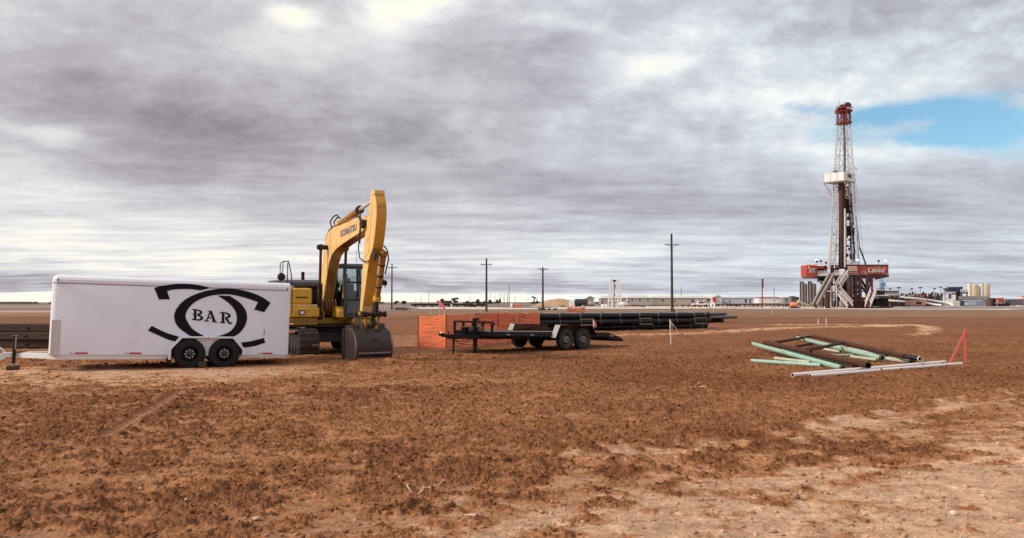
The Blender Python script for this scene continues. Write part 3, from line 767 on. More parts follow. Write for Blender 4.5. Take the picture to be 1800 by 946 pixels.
    b.bar((.35, .06, tz0 + .04), (-.02, .30, tz0 + .04), .08, .13)
    b.obj('drawbar', m_whiteframe, root, bevel=.006)
    b = B(); b.bar((hx + .5, Wd / 2, tz0 + .04), (hx + .02, Wd / 2, tz0 + .04), .13, .12); b.bar((hx + .05, Wd / 2, tz0 + .02), (hx - .06, Wd / 2, tz0 - .02), .15, .16)
    b.tube((hx + .05, Wd / 2 - .02, tz0 + .12), (hx - .05, Wd / 2 - .02, tz0 + .22), .022, 8); b.obj('coupler', m_whiteframe, root, bevel=.01)
    jx = onlocal(root, 24.5, 622, 1, Wd / 2 - .12).x; jy = Wd / 2 - .12
    gnd = onlocal(root, 22, 656, 1, jy).z
    b = B(); b.tube((jx, jy, tz0 - .16), (jx, jy, tz0 + .52), .042, 14); b.obj('jack', m_black, root)
    b = B(); b.tube((jx, jy, gnd + .13), (jx, jy, tz0 - .14), .032, 12); b.tube((jx + .028, jy - .05, tz0 + .18), (jx + .028, jy - .05, tz0 + .50), .010, 8); b.tube((jx - .05, jy, tz0 + .52), (jx + .07, jy, tz0 + .53), .010, 8)
    b.box(jx - .09, jx + .09, jy - .09, jy + .09, gnd + .10, gnd + .13); parts(b, 'jack_leg', m_steel, root)
    b = B(); b.box(jx + .05, jx + .24, jy - .05, jy + .03, tz0 + .10, tz0 + .125); b.obj('jack_handle', m_black, root)
    k = onlocal(root, 300.0 / 4.3, 630, 1, .2)
    b = B(); b.path([(k.x - .12, .2, tz0 - .02), (k.x - .05, .2, tz0 - .06), (k.x + .05, .2, tz0 - .06), (k.x + .12, .2, tz0 - .02)], .010); b.obj('safety_chain', m_black, root)
    w = root.matrix_basis @ Vector((jx, jy, gnd + .02))
    # emblem
    def E(pts): return [P(240 + x / 4.3, 460 + y / 4.3, -.004) for x, y in pts]
    def smooth(pts, n=5):
        out = []
        for i in range(len(pts) - 1):
            p0_, p1_, p2_, p3_ = pts[max(i - 1, 0)], pts[i], pts[i + 1], pts[min(i + 2, len(pts) - 1)]
            for k in range(n):
                t = k / n; out.append(tuple(.5 * (2 * p1_[a] + (-p0_[a] + p2_[a]) * t + (2 * p0_[a] - 5 * p1_[a] + 4 * p2_[a] - p3_[a]) * t * t + (-p0_[a] + 3 * p1_[a] - 3 * p2_[a] + p3_[a]) * t ** 3) for a in (0, 1)))
        return out + [pts[-1]]
    def stripmesh(b, outer, inner, n=44, y0=-.0135, y1=-.0105):
        def res(pts):
            pts = smooth(pts, 8); L_ = [0]
            for a, c in zip(pts[:-1], pts[1:]): L_.append(L_[-1] + math.hypot(a[0] - c[0], a[1] - c[1]))
            o = []
            for k in range(n + 1):
                s = L_[-1] * k / n; i = max(j for j in range(len(L_)) if L_[j] <= s + 1e-9); i = min(i, len(pts) - 2)
                t = (s - L_[i]) / max(1e-9, L_[i + 1] - L_[i]); o.append((pts[i][0] + (pts[i + 1][0] - pts[i][0]) * t, pts[i][1] + (pts[i + 1][1] - pts[i][1]) * t))
            return E(o)
        A, C = res(outer), res(inner); m = n + 1
        vs = [(x, y0, z) for x, z in A] + [(x, y0, z) for x, z in C] + [(x, y1, z) for x, z in A] + [(x, y1, z) for x, z in C]
        fs = []
        for i in range(n): fs += [(i, i + 1, m + i + 1, m + i), (2 * m + i, 2 * m + i + 1, i + 1, i), (m + i, m + i + 1, 3 * m + i + 1, 3 * m + i)]
        b.add(vs, fs)
    b = B()
    stripmesh(b, [(1013, 312), (930, 258), (800, 216), (660, 203), (500, 228), (370, 285), (300, 360), (285, 430), (320, 500), (410, 564)],
              [(922, 308), (870, 288), (800, 267), (690, 247), (560, 258), (450, 300), (388, 360), (370, 415), (392, 465), (430, 515), (512, 564)])
    b.prism(E([(918, 306), (1013, 312), (965, 382), (889, 362)]), -.0132, -.0108)
    b.prism(E([(790, 612), (870, 600), (962, 577), (973, 612), (900, 637), (830, 649), (806, 647)]), -.0134, -.0106)
    stripmesh(b, [(134, 200), (180, 184), (240, 176), (300, 168), (370, 167), (450, 174), (530, 190), (560, 198)],
              [(231, 226), (245, 218), (268, 213), (300, 209), (380, 207), (430, 210), (480, 216), (520, 209)], n=30, y0=-.0142, y1=-.0112)
    b.prism(E([(133, 200), (231, 225), (252, 284), (170, 287)]), -.0139, -.0109)
    stripmesh(b, [(705, 259), (780, 310), (825, 370), (835, 430), (817, 490), (778, 540), (735, 566)],
              [(612, 256), (690, 308), (740, 362), (757, 415), (751, 470), (713, 522), (655, 552), (600, 566)], y0=-.0130, y1=-.0104)
    b.prism(E(smooth([(115, 485), (170, 513), (230, 540), (330, 570)], 4) + smooth([(301, 605), (240, 590), (160, 555), (86, 521)], 4)), -.0136, -.0107)
    b.obj('emblem', m_decal, root, smooth=0)
    # BAR in slab serif letters, in emblem units
    ang = math.atan2(30, 290); ca, sa = math.cos(ang), math.sin(ang)
    def LP(ox, pts): return E([(420 + (ox + u) * ca + v * sa * .25, 441 - v + (ox + u) * sa) for u, v in pts])
    def letter(ox, rings, name='letter'):
        b = B()
        for k, r in enumerate(rings): b.prism(LP(ox, r), -.0135 - k * .0003, -.0105 - k * .0002)
        b.obj(name, m_decal, root, smooth=0)
    def arc(cx, cy, rx, ry, a0, a1, w, n=12):
        o = [(cx + rx * math.cos(R(a0 + (a1 - a0) * k / n)), cy + ry * math.sin(R(a0 + (a1 - a0) * k / n))) for k in range(n + 1)]
        i = [(cx + (rx - w) * math.cos(R(a0 + (a1 - a0) * k / n)), cy + (ry - w * .55) * math.sin(R(a0 + (a1 - a0) * k / n))) for k in range(n + 1)]
        return o + i[::-1]
    letter(0, [[(12, 0), (32, 0), (32, 84), (12, 84)], [(-2, 0), (36, 0), (36, 8), (-2, 8)], [(-2, 76), (36, 76), (36, 84), (-2, 84)], [(4, 38), (20, 40), (20, 48), (4, 46)],
               arc(38, 63, 38, 21, -88, 90, 18), arc(38, 22, 46, 23, -90, 88, 20)])
    letter(98, [[(32, 82), (50, 82), (84, 4), (62, 4)], [(34, 82), (42, 72), (16, 4), (6, 4)], [(-6, 0), (28, 0), (28, 8), (-6, 8)], [(52, 0), (94, 0), (94, 8), (52, 8)], [(16, 26), (68, 26), (66, 34), (18, 34)], [(24, 76), (50, 76), (50, 84), (24, 84)]])
    letter(212, [[(12, 0), (32, 0), (32, 84), (12, 84)], [(-2, 0), (40, 0), (40, 8), (-2, 8)], [(-2, 76), (36, 76), (36, 84), (-2, 84)], arc(38, 61, 42, 23, -88, 90, 20),
                 [(36, 38), (54, 42), (74, 14), (84, 8), (90, 16), (92, 8), (84, -3), (70, -2), (58, 8)]])
    return root, w
tr, wj = box_trailer()
b = B(); b.box(-.13, .13, -.11, .11, 0, .12); 
o = b.obj('wood_block', m_wood, bevel=.01); o.location = (wj.x, wj.y, max(.0, wj.z - .03)); o.rotation_euler = (0, 0, R(20)); tag(o, 'small timber block under the jack of the white trailer', 'block')
b = B(); b.box(-.105, .105, -.07, .07, 0, .13); k = atZ(355, 644, .05)
o = b.obj('wheel_chock', m_wood, bevel=.012); o.location = (k.x, k.y + .03, .03); o.rotation_euler = (0, 0, R(24)); tag(o, 'small wooden block between the wheels of the white trailer', 'wheel chock')

# ------------------------------------------------------------ timber mats behind the trailer
for i, (zb, yo, lab) in enumerate(((.0, .0, 'lowest of the stacked dark timber mats left of the white trailer'), (.30, -.06, 'middle of the stacked dark timber mats left of the white trailer'), (.60, .05, 'topmost of the stacked dark timber mats left of the white trailer'))):
    p = atY(20, 612, 29.6)
    root = thing('timber_mat', lab, 'timber mat', (p.x, p.y + yo, .01 + zb), R((1.5, -1.5, .8)[i]), 'timber mats')
    for k in range(4):
        b = B(); b.box(-3.2 + random.uniform(-.05, .05), 3.1 + random.uniform(-.05, .05), k * .31, k * .31 + .295, .005, .285)
        b.obj('timber', m_wood, root, bevel=.02)
    b = B()
    for x in (-1.7, .55, 2.2): b.lathe([(.055, -.015), (.055, -.02), (.03, -.035), (.0001, -.035)], 12, 'y', (x, 0, .15))
    parts(b, 'bolt', m_black, root)

# ------------------------------------------------------------ excavator
def plate(b, seq, s, y0, y1, th=.006):
    off = []
    for i, p in enumerate(seq):
        a, c = seq[max(0, i - 1)], seq[min(len(seq) - 1, i + 1)]; dx, dz = c[0] - a[0], c[1] - a[1]; l = math.hypot(dx, dz)
        off.append((p[0] + dz / l * th, p[1] - dx / l * th))
    n = len(seq); vs = [(x, y, z) for y in (y0, y1) for x, z in seq] + [(x, y, z) for y in (y0, y1) for x, z in off]; fs = []
    for i in range(n - 1): fs += [(i, i + 1, n + i + 1, n + i), (2 * n + i, 3 * n + i, 3 * n + i + 1, 2 * n + i + 1), (i, 2 * n + i, 2 * n + i + 1, i + 1), (n + i, n + i + 1, 3 * n + i + 1, 3 * n + i)]
    fs += [(0, n, 3 * n, 2 * n), (n - 1, 3 * n - 1, 4 * n - 1, 2 * n - 1)]
    b.add(vs, fs)
def excavator():
    root = thing('excavator', 'yellow tracked excavator with its boom raised and bucket resting on the soil', 'excavator', (-6.30, 27.0, 0), R(-60))
    def lo(px, py, v): return onlocal(root, px, py, 1, v)
    # crawler tracks
    def track(yc, w):
        y0, y1 = yc - w / 2, yc + w / 2; rf, cxf, cxr, zc = .40, 1.58, -1.58, .43
        pts = []
        n = 12
        for k in range(n + 1): t = R(-90 + 180 * k / n); pts.append((cxf + rf * math.cos(t), zc + rf * math.sin(t)))
        for k in range(1, 16): x = cxf + (cxr - cxf) * k / 16; pts.append((x, zc + rf - .035 * math.sin(math.pi * k / 16)))
        for k in range(n + 1): t = R(90 + 180 * k / n); pts.append((cxr + rf * math.cos(t), zc + rf * math.sin(t)))
        for k in range(1, 16): pts.append((cxr + (cxf - cxr) * k / 16, zc - rf))
        b = B(); m = len(pts)   # resample to shoe pitch
        Ls = [0]
        for a, c in zip(pts, pts[1:] + pts[:1]): Ls.append(Ls[-1] + math.hypot(c[0] - a[0], c[1] - a[1]))
        ns = 46; P2 = pts + pts[:1]
        def at(s):
            s %= Ls[-1]
            for i in range(m):
                if Ls[i + 1] >= s: t = (s - Ls[i]) / (Ls[i + 1] - Ls[i] + 1e-9); return Vector((P2[i][0] + (P2[i + 1][0] - P2[i][0]) * t, P2[i][1] + (P2[i + 1][1] - P2[i][1]) * t))
        for k in range(ns):
            s0 = Ls[-1] * k / ns; s1 = s0 + Ls[-1] / ns * .93
            a, c = at(s0), at(s1); d = (c - a).normalized(); nn = Vector((d.y, -d.x))
            poly = [a, c, c + nn * .022, c - d * .02 + nn * .022, c - d * .03 + nn * .050, c - d * .055 + nn * .050, c - d * .06 + nn * .022, (a + c) / 2 + nn * .022, (a + c) / 2 + nn * .040, (a + c) / 2 - d * .02 + nn * .040, (a + c) / 2 - d * .025 + nn * .022, a + nn * .022]
            b.prism([tuple(q) for q in poly], y0, y1)
        b.obj('track', m_track, root, smooth=0)
        b = B(); b.box(-1.45, 1.45, yc - .13, yc + .13, .22, .60); b.prism([(-1.5, .25), (1.5, .25), (1.35, .66), (-1.35, .66)], yc - .10, yc + .10); b.obj('track_frame', m_darkst, root, bevel=.01)
        b = B()
        for x in (cxf, cxr): b.lathe([(.30, -.10), (.36, -.06), (.36, .06), (.30, .10), (.16, .14), (.0001, .15)], 24, 'y', (x, yc, zc)); b.lathe([(.0001, -.15), (.16, -.14), (.30, -.10)], 24, 'y', (x, yc, zc))
        parts(b, 'idler', m_darkst, root)
        b = B()
        for k in range(7): b.tube((-1.1 + k * .37, yc - .15, .17), (-1.1 + k * .37, yc + .15, .17), .12, 14)
        parts(b, 'roller', m_darkst, root)
    track(-1.10, .62); track(1.10, .62)
    b = B(); b.box(-.75, .85, -.85, .85, .40, .72); b.prism([(-1.0, .42), (1.0, .42), (.75, .66), (-.75, .66)], -1.0, 1.0); b.obj('carbody', m_darkst, root, bevel=.02)
    b = B(); b.lathe([(.62, .70), (.68, .74), (.68, .90), (.60, .98)], 32); b.obj('swing_ring', m_darkst, root)
    # upper structure
    b = B(); b.box(-2.0, .95, -1.35, -.56, .98, 1.19); b.box(-2.0, 1.25, .55, 1.42, .98, 1.19); b.box(-2.2, .35, -.56, .55, .98, 1.18)
    b.obj('deck', m_yel, root, bevel=.02)
    b = B(); b.box(-1.6, .92, -1.20, 1.2, .90, .98); b.obj('deck_underside', m_darkst, root)
    # right front boxes
    z = lambda px, py, v=-1.0: lo(px, py, v).z
    b = B(); b.box(-.6, 1.06, -1.52, -.53, 1.22, 1.53); b.obj('tool_box', m_yel, root, bevel=.035)
    b = B(); b.box(-.6, 1.00, -1.52, -.58, 1.535, 1.63); b.obj('step_ledge', m_yelf, root, bevel=.02)
    b = B(); b.box(-1.9, .90, -1.52, -.72, 1.635, 2.16); b.obj('fuel_tank', m_yel, root, bevel=.07, seg=3)
    b = B(); b.box(.90, .925, -1.26, -.88, 1.845, 1.88); b.obj('tank_handle', m_darkst, root, bevel=.005)
    b = B(); b.box(1.055, 1.09, -1.20, -1.00, 1.30, 1.44); b.obj('work_lamp', m_darkst, root, bevel=.015)
    b = B(); b.box(1.089, 1.094, -1.165, -1.035, 1.325, 1.415); b.obj('lamp_glass', m_lampglass, root)
    b = B(); b.box(.93, .98, -1.53, -.55, 1.03, 1.16); b.obj('deck_edge', m_yelo, root, bevel=.01)
    # engine hood and counterweight
    b = B(); b.prism([(-2.3, 2.16), (.10, 2.16), (.30, 2.22), (.25, 2.36), (.0, 2.45), (-2.1, 2.46), (-2.3, 2.38)], -1.45, .40); b.obj('engine_hood', m_grey, root, bevel=.04)
    b = B(); b.box(-2.2, .2, -.72, .36, 1.2, 2.155); b.obj('engine_bay', m_black, root)
    b = B(); b.prism([(-2.25, 1.05), (-2.25, 2.12), (-2.55, 2.14), (-2.85, 1.9), (-2.9, 1.3), (-2.7, 1.05)], -1.38, 1.38); b.obj('counterweight', m_yel, root, bevel=.08, seg=3)
    b = B(); b.box(-2.2, -.55, .45, 1.38, 1.2, 2.12); b.obj('side_cover', m_yel, root, bevel=.04)
    b = B(); b.tube((-.9, -.55, 2.4), (-.9, -.55, 2.75), .06, 12); b.obj('exhaust', m_darkst, root)
    b = B(); b.lathe([(.12, 0), (.11, .08), (.05, .11), (.0001, .12)], 16, 'z', (.45, -1.32, 2.14)); b.obj('filler_cap', m_bright, root)
    # cab
    y0, y1, x0, x1, zb, zt = .27, 1.33, -.45, 1.22, 1.22, 2.96
    b = B()
    for yy in (y0, y1):
        b.bar((x1 - .10, yy, zt - .08), (x1 + .02, yy, zb + .40), .09, .09); b.bar((x1 + .02, yy, zb + .44), (x1 - .05, yy, zb), .09, .09)
        b.bar((x0, yy, zb), (x0, yy, zt - .03), .09, .14); b.bar((x0 + .75, yy, zb), (x0 + .75, yy, zt - .05), .05, .07)
        b.bar((x0, yy, zb + .04), (x1 - .05, yy, zb + .04), .09, .14)
    b.prism([(x0 - .08, zt - .10), (x0 - .08, zt - .02), (x0 + .05, zt + .02), (x1 - .2, zt + .02), (x1 - .04, zt - .05), (x1 - .02, zt - .12)], y0 - .05, y1 + .05)
    b.box(x1 - .06, x1 + .04, y0, y1, zb - .02, zb + .10); b.bar((x1 + .01, y0, zb + .55), (x1 + .01, y1, zb + .55), .035, .035)
    b.obj('cab_frame', m_grey, root, bevel=.015)
    b = B(); b.box(x0 - .02, x0 + .02, y0, y1, zb, zb + .85); b.box(x0, x1 - .1, y0 - .02, y0 + .015, zb + .05, zb + .62); b.box(x0, x1 - .1, y1 - .015, y1 + .02, zb + .05, zb + .7); b.obj('cab_panel', m_black, root)
    b = B(); b.add([(x1 - .085, y0 + .04, zt - .14), (x1 - .085, y1 - .04, zt - .14), (x1 + .0, y1 - .04, zb + .58), (x1 + .0, y0 + .04, zb + .58)], [(0, 1, 2, 3)])
    o = b.obj('windscreen', None or m_cabglass, root, smooth=0)
    b = B(); b.add([(x1 + .0, y0 + .04, zb + .53), (x1 + .0, y1 - .04, zb + .53), (x1 - .04, y1 - .04, zb + .12), (x1 - .04, y0 + .04, zb + .12)], [(0, 1, 2, 3)]); b.obj('lower_windscreen', m_glass, root, smooth=0)
    b = B(); b.add([(x0 + .05, y0 + .01, zb + .62), (x1 - .04, y0 + .01, zb + .62), (x1 - .12, y0 + .01, zt - .12), (x0 + .05, y0 + .01, zt - .12)], [(0, 1, 2, 3)]); b.obj('side_window', m_cabglass, root, smooth=0)
    b = B(); b.add([(x0 + .0, y0 + .05, zb + .9), (x0 + .0, y1 - .05, zb + .9), (x0 + .0, y1 - .05, zt - .12), (x0 + .0, y0 + .05, zt - .12)], [(0, 1, 2, 3)]); b.obj('rear_window', m_cabglass, root, smooth=0)
    b = B(); b.box(x0 + .25, x0 + .75, y0 + .28, y0 + .78, zb + .35, zb + .50); b.box(x0 + .2, x0 + .34, y0 + .30, y0 + .76, zb + .5, zb + 1.12); b.box(x0 + .22, x0 + .32, y0 + .42, y0 + .64, zb + 1.13, zb + 1.32); b.obj('seat', m_seat, root, bevel=.05)
    b = B()
    for s in (.30, .78): b.box(x1 - .42, x1 - .2, y0 + s - .1, y0 + s + .02, zb + .3, zb + .75)
    parts(b, 'control_console', m_black, root, bevel=.02)
    b = B(); b.bar((x1 - .02, y0 + .55, zb + .60), (x1 - .08, y0 + .48, zt - .30), .018, .018); b.bar((x1 - .05, y0 + .53, zb + .9), (x1 - .085, y0 + .49, zt - .22), .04, .02); b.obj('wiper', m_black, root)
    b = B(); b.bar((x1 - .07, y0 + .42, zt - .16), (x1 + .005, y0 + .42, zb + .62), .05, .05); b.bar((x1 - .05, y0 + .04, zb + 1.13), (x1 - .05, y1 - .04, zb + 1.13), .06, .06); b.obj('guard_bar', m_darkst, root)
    b = B(); b.tube((x1 - .35, y0 + .5, zt), (x1 - .38, y0 + .5, zt + .48), .006, 6); b.obj('antenna', m_black, root)
    b = B(); b.prism([(.55, 1.2), (1.20, 1.2), (1.20, 1.42), (1.05, 1.56), (.55, 1.56)], .02, .30); b.obj('front_fender', m_yel, root, bevel=.03)
    b = B(); b.box(1.02, 1.26, .52, 1.44, 1.03, 1.17); b.obj('cab_step', m_yel, root, bevel=.01)
    b = B(); b.box(1.262, 1.275, .60, .66, 1.08, 1.12); b.obj('tie_point', m_darkst, root)
    # boom bracket on the deck
    b = B()
    for yy in (-.36, .16): b.prism([(-.35, 1.15), (.95, 1.15), (.95, 1.35), (.35, 1.78), (.05, 1.78)], yy - .03, yy + .03)
    parts(b, 'boom_bracket', m_yelo, root, bevel=.006)
    # boom
    yr, yl = -.275, .075
    outer = [(-.06, 1.40), (.08, 1.75), (.22, 2.30), (.42, 2.95), (.62, 3.50), (.76, 3.78), (1.00, 3.97), (1.35, 4.06), (2.4, 4.13), (3.6, 4.18), (4.46, 4.19)]
    inner = [(4.64, 4.06), (4.68, 3.90), (4.58, 3.79), (3.6, 3.66), (2.5, 3.50), (1.80, 3.36), (1.42, 3.20), (1.16, 2.95), (.98, 2.60), (.80, 2.20), (.62, 1.82), (.42, 1.45), (.20, 1.32)]
    b = B(); b.prism(outer + inner, yr, yl); b.obj('boom', m_yelf, root, bevel=.014)
    # shade on the boom's underside and front, painted as a deeper ochre overlay
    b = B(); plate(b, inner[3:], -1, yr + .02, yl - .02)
    b.obj('boom_belly_shade', m_yelo, root, smooth=60)
    b = B(); b.tube((.12, yr - .10, 1.52), (.12, yl + .10, 1.52), .09, 16); b.obj('boom_foot_pin', m_darkst, root)
    b = B(); b.tube((1.03, -.62, 3.49), (1.03, .42, 3.49), .075, 16); b.obj('lift_pin', m_darkst, root)
    for yy, mb in ((-.50, m_darkst), (.34, m_yel)):
        p0, p1 = Vector((.90, yy, 1.22)), Vector((1.03, yy, 3.49)); d = p1 - p0
        b = B(); q_ = .46 if yy < 0 else .60; b.tube(p0, p0 + d * q_, .075, 18); b.tube(p0 + d * (q_ - .02), p0 + d * (q_ + .02), .088, 18); b.tube(p0 + Vector((0, -.06, 0)), p0 + Vector((0, .06, 0)), .10, 14)
        o = b.obj('lift_cylinder', mb, root)
        b = B(); b.tube(p0 + d * q_, p1, .045, 14); b.tube(p1 - Vector((0, .055, 0)), p1 + Vector((0, .055, 0)), .10, 14); b.obj('cylinder_rod', m_rust, o)
        b = B(); b.path([p0 + Vector((.08, .05, .4)), p0 + Vector((.12, .06, .8)), p0 + d * .46 + Vector((.1, .04, 0))], .014); b.obj('oil_line', m_hose, o)
    # arm cylinder on top of the boom
    a0, a1, a2 = Vector((1.72, -.10, 4.20)), Vector((3.62, -.10, 4.47)), Vector((4.93, -.10, 4.64))
    b = B(); b.tube(a0, a1, .10, 18); b.tube(a0 - Vector((0, .07, 0)), a0 + Vector((0, .07, 0)), .10, 14); ac = b.obj('arm_cylinder', m_yelo, root)
    b = B(); b.tube(a1 - (a1 - a0).normalized() * .06, a1 + (a1 - a0).normalized() * .07, .125, 18); b.obj('gland', m_darkst, ac)
    b = B(); b.tube(a1, a2, .055, 16); b.tube(a2 - Vector((0, .06, 0)), a2 + Vector((0, .06, 0)), .095, 14); b.obj('cylinder_rod', m_chrome, ac)
    b = B()
    for s in (-.1, .1): b.prism([(1.5, 4.08), (1.95, 4.12), (1.78, 4.30), (1.66, 4.30)], -.10 + s - .02, -.10 + s + .02)
    parts(b, 'cylinder_lug', m_yelf, root)
    # pipes and hoses on the boom top
    b = B()
    for yy, hh in ((-.24, .05), (-.19, .06), (.03, .05)):
        b.path([(.30, yy, 2.5), (.52, yy, 3.25), (.70, yy, 3.76 + hh), (1.0, yy, 4.0 + hh), (1.35, yy, 4.09 + hh), (2.6, yy, 4.15 + hh), (3.9, yy, 4.20 + hh)], .017, 6)
    parts(b, 'boom_pipe', m_yelo, root)
    b = B()
    b.path([(1.35, -.24, 4.12), (1.22, -.26, 4.30), (1.40, -.22, 4.46), (1.72, -.2, 4.50), (1.95, -.2, 4.40)], .024, 7)
    b.path([(1.5, -.15, 4.12), (1.42, -.2, 4.28), (1.62, -.16, 4.42), (1.9, -.14, 4.38)], .024, 7)
    b.path([(3.85, -.24, 4.22), (4.1, -.30, 4.36), (4.32, -.32, 4.30), (4.40, -.34, 4.0), (4.36, -.36, 3.6), (4.30, -.36, 3.25), (4.42, -.36, 2.98), (4.70, -.33, 2.86), (4.95, -.28, 2.88)], .018, 7)
    b.path([(3.9, -.20, 4.22), (4.2, -.34, 4.24), (4.46, -.36, 4.05), (4.50, -.37, 3.7), (4.42, -.36, 3.4)], .018, 7)
    parts(b, 'hydraulic_hose', m_hose, root)
    b = B()
    for s in range(4):
        yy = -.22 + s * .10; b.path([(.70, yy, 1.28), (.86, yy, 1.50 + .03 * s), (.80, yy, 1.74 + .02 * s), (.62, yy, 1.80), (.5, yy, 1.72)], .018, 7)
    parts(b, 'swing_hose', m_hoset, root)
    b = B(); b.tube((4.56, yr - .11, 3.96), (4.56, yl + .11, 3.96), .13, 18); b.obj('arm_pin', m_darkst, root)
    # stick (arm)
    sy0, sy1 = -.255, .055
    back = [(5.02, 4.73), (4.90, 4.42), (4.74, 4.12), (4.60, 3.80), (4.52, 3.53), (4.44, 3.10), (4.30, 2.30), (4.20, 1.75), (4.12, 1.30)]
    front = [(4.20, 1.20), (4.30, 1.24), (4.40, 1.60), (4.60, 2.10), (4.78, 2.62), (4.96, 3.02), (5.14, 3.14), (5.24, 3.32), (5.33, 3.54), (5.40, 3.78), (5.45, 4.00), (5.475, 4.20), (5.465, 4.38), (5.42, 4.53), (5.35, 4.65), (5.30, 4.73)]
    b = B(); b.prism(back + front, sy0, sy1); b.obj('arm', m_yelf, root, bevel=.012)
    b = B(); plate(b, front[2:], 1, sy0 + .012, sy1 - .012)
    b.obj('arm_front_shade', m_yelm, root, smooth=60)  # darker yellow overlay paints the shade on the arm's front face
    b = B()
    for s in (-.19, -.01): b.prism([(4.84, 4.58), (5.06, 4.50), (5.06, 4.76), (4.92, 4.78), (4.82, 4.70)], s - .02, s + .02)
    b.box(5.00, 5.32, sy0 + .005, sy1 - .005, 4.74, 4.86)
    b.obj('arm_head', m_yelf, root, bevel=.006)
    # bucket cylinder
    c0, c1, c2 = Vector((5.38, -.10, 3.05)), Vector((4.90, -.10, 1.84)), Vector((4.78, -.10, 1.36)); yc = .0
    for c in (c0, c1, c2): c.y = yc
    b = B(); b.tube(c0, c1, .085, 18); b.tube(c0 - Vector((0, .07, 0)), c0 + Vector((0, .07, 0)), .10, 14); bc = b.obj('bucket_cylinder', m_yelo, root)
    b = B(); b.tube(c1 - (c1 - c0).normalized() * .03, c1 + (c1 - c0).normalized() * .10, .115, 18); b.obj('gland', m_yel, bc)
    for t in (.25, .5, .75):
        q = c0.lerp(c1, t); d = (c1 - c0).normalized(); b = B(); b.tube(q - d * .02, q + d * .02, .098, 16); b.obj('clamp', m_darkst, bc)
    b = B(); b.tube(c1, c2, .05, 14); b.obj('cylinder_rod', m_darkst, bc)
    b = B()
    for s in (-.22, .02): b.prism([(5.1, 3.10), (5.3, 3.20), (5.50, 3.10), (5.44, 2.95), (5.2, 2.90)], s - .015, s + .015)
    b.path([(5.2, .08, 3.3), (5.42, .10, 3.16), (5.46, .12, 2.9), (5.25, .10, 2.5)], .02, 7); b.path([(5.2, -.22, 3.2), (5.4, -.24, 3.05), (5.32, -.24, 2.85)], .022, 7)
    b.obj('cylinder_mount', m_darkst, root)
    # bucket linkage
    b = B()
    for x, z_ in ((4.78, 1.36), (4.22, 1.38)):
        b.tube((x, -.42, z_), (x, .30, z_), .055, 14)
        for yy in (-.40, -.30, -.02, .14, .28): b.tube((x, yy - .03, z_), (x, yy + .03, z_), .085, 14)
    b.obj('link_pin', m_darkst, root)
    b = B()
    for yy in (-.34, .20): b.bar((4.22, yy, 1.38), (4.78, yy, 1.36), .05, .11)
    parts(b, 'link', m_yelo, root, bevel=.01)
    b = B()
    for yy in (-.26, .10): b.bar((4.78, yy, 1.36), (4.62, yy, .93), .05, .10)
    parts(b, 'bucket_link', m_yelo, root, bevel=.01)
    # bucket: curved back towards the viewer, mouth to the machine
    by0, by1 = -.62, .40
    sh = [(3.88, .92), (4.10, .97), (4.42, .96), (4.70, .90), (4.92, .74), (5.04, .50), (5.02, .25), (4.90, .06), (4.66, -.05), (4.36, -.08), (4.02, -.04), (3.82, .0)]
    shi = [(x + (4.35 - x) * .055, z_ + (.45 - z_) * .055) for x, z_ in sh]
    b = B(); b.prism(sh + shi[::-1], by0, by1); b.obj('bucket', m_bucket, root, smooth=40)
    b = B(); b.prism(sh, by0 - .018, by0 + .015); b.prism(sh, by1 - .015, by1 + .018); parts(b, 'bucket_side', m_bucket2, root, bevel=.006)
    for s, yy in ((-1, by0 - .018), (1, by1 + .018)):
        b = B(); rim2 = [(3.86, .0), (3.80, .1), (3.80, .86), (3.88, .95), (3.98, .90), (3.95, .1)]; b.prism(rim2, min(yy, yy + s * .03), max(yy, yy + s * .03)); b.obj('side_cutter', m_track, root)
        b = B(); b.path([(x - .02, yy + s * .006, z) for x, z in sh[2:11]], .028, 6); b.obj('side_edge_bead', m_bead, root)
    b = B(); b.box(3.86, 4.30, by0 + .02, by1 - .02, .93, 1.03); b.prism([(4.30, .92), (4.50, .92), (4.42, 1.06), (4.30, 1.06)], by0 + .04, -.36); b.prism([(4.30, .92), (4.62, .88), (4.50, 1.09), (4.30, 1.09)], .14, by1 - .02); b.obj('bucket_top_plate', m_bucket, root, bevel=.01)
    b = B()
    for yy in (-.34, .12): b.prism([(3.98, .95), (3.98, 1.28), (4.12, 1.34), (4.30, 1.26), (4.66, 1.05), (4.98, .62), (4.88, .60), (4.62, .88), (4.40, .95)], yy - .022, yy + .022)
    parts(b, 'bucket_ear', m_bucket, root, bevel=.005)
    b = B()
    for k in range(5): yy = by0 + .09 + k * (by1 - by0 - .18) / 4; b.prism([(3.86, .03), (3.66, -.02), (3.66, -.04), (3.86, -.08)], yy - .045, yy + .045)
    parts(b, 'bucket_tooth', m_track, root)
    for (xa_, za_) in ((4.95, .115), (5.035, .27)):
        b = B(); b.bar((xa_, by0 + .03, za_), (xa_, by1 - .03, za_), .05, .03, up=(1, 0, .3)); b.obj('wear_strip', m_bead, root)
    b = B()
    for yy, z_ in ((-.16, .66), (-.06, .62), (-.09, .52)): b.lathe([(.0001, 5.06), (.03, 5.06), (.03, 4.9)], 8, 'x', (-.045, yy, z_))
    parts(b, 'bolt_hole', m_bore, root)
    for ring in (((1.42, 3.20), (1.30, 4.05)), ((3.2, 3.60), (3.2, 4.165))):
        (xa_, za_), (xb_, zb_) = ring; b = B(); b.bar((xa_, yr - .003, za_ + .02), (xb_, yr - .003, zb_ - .02), .012, .008, up=(0, 1, 0)); b.obj('weld_seam', m_yelm, root)
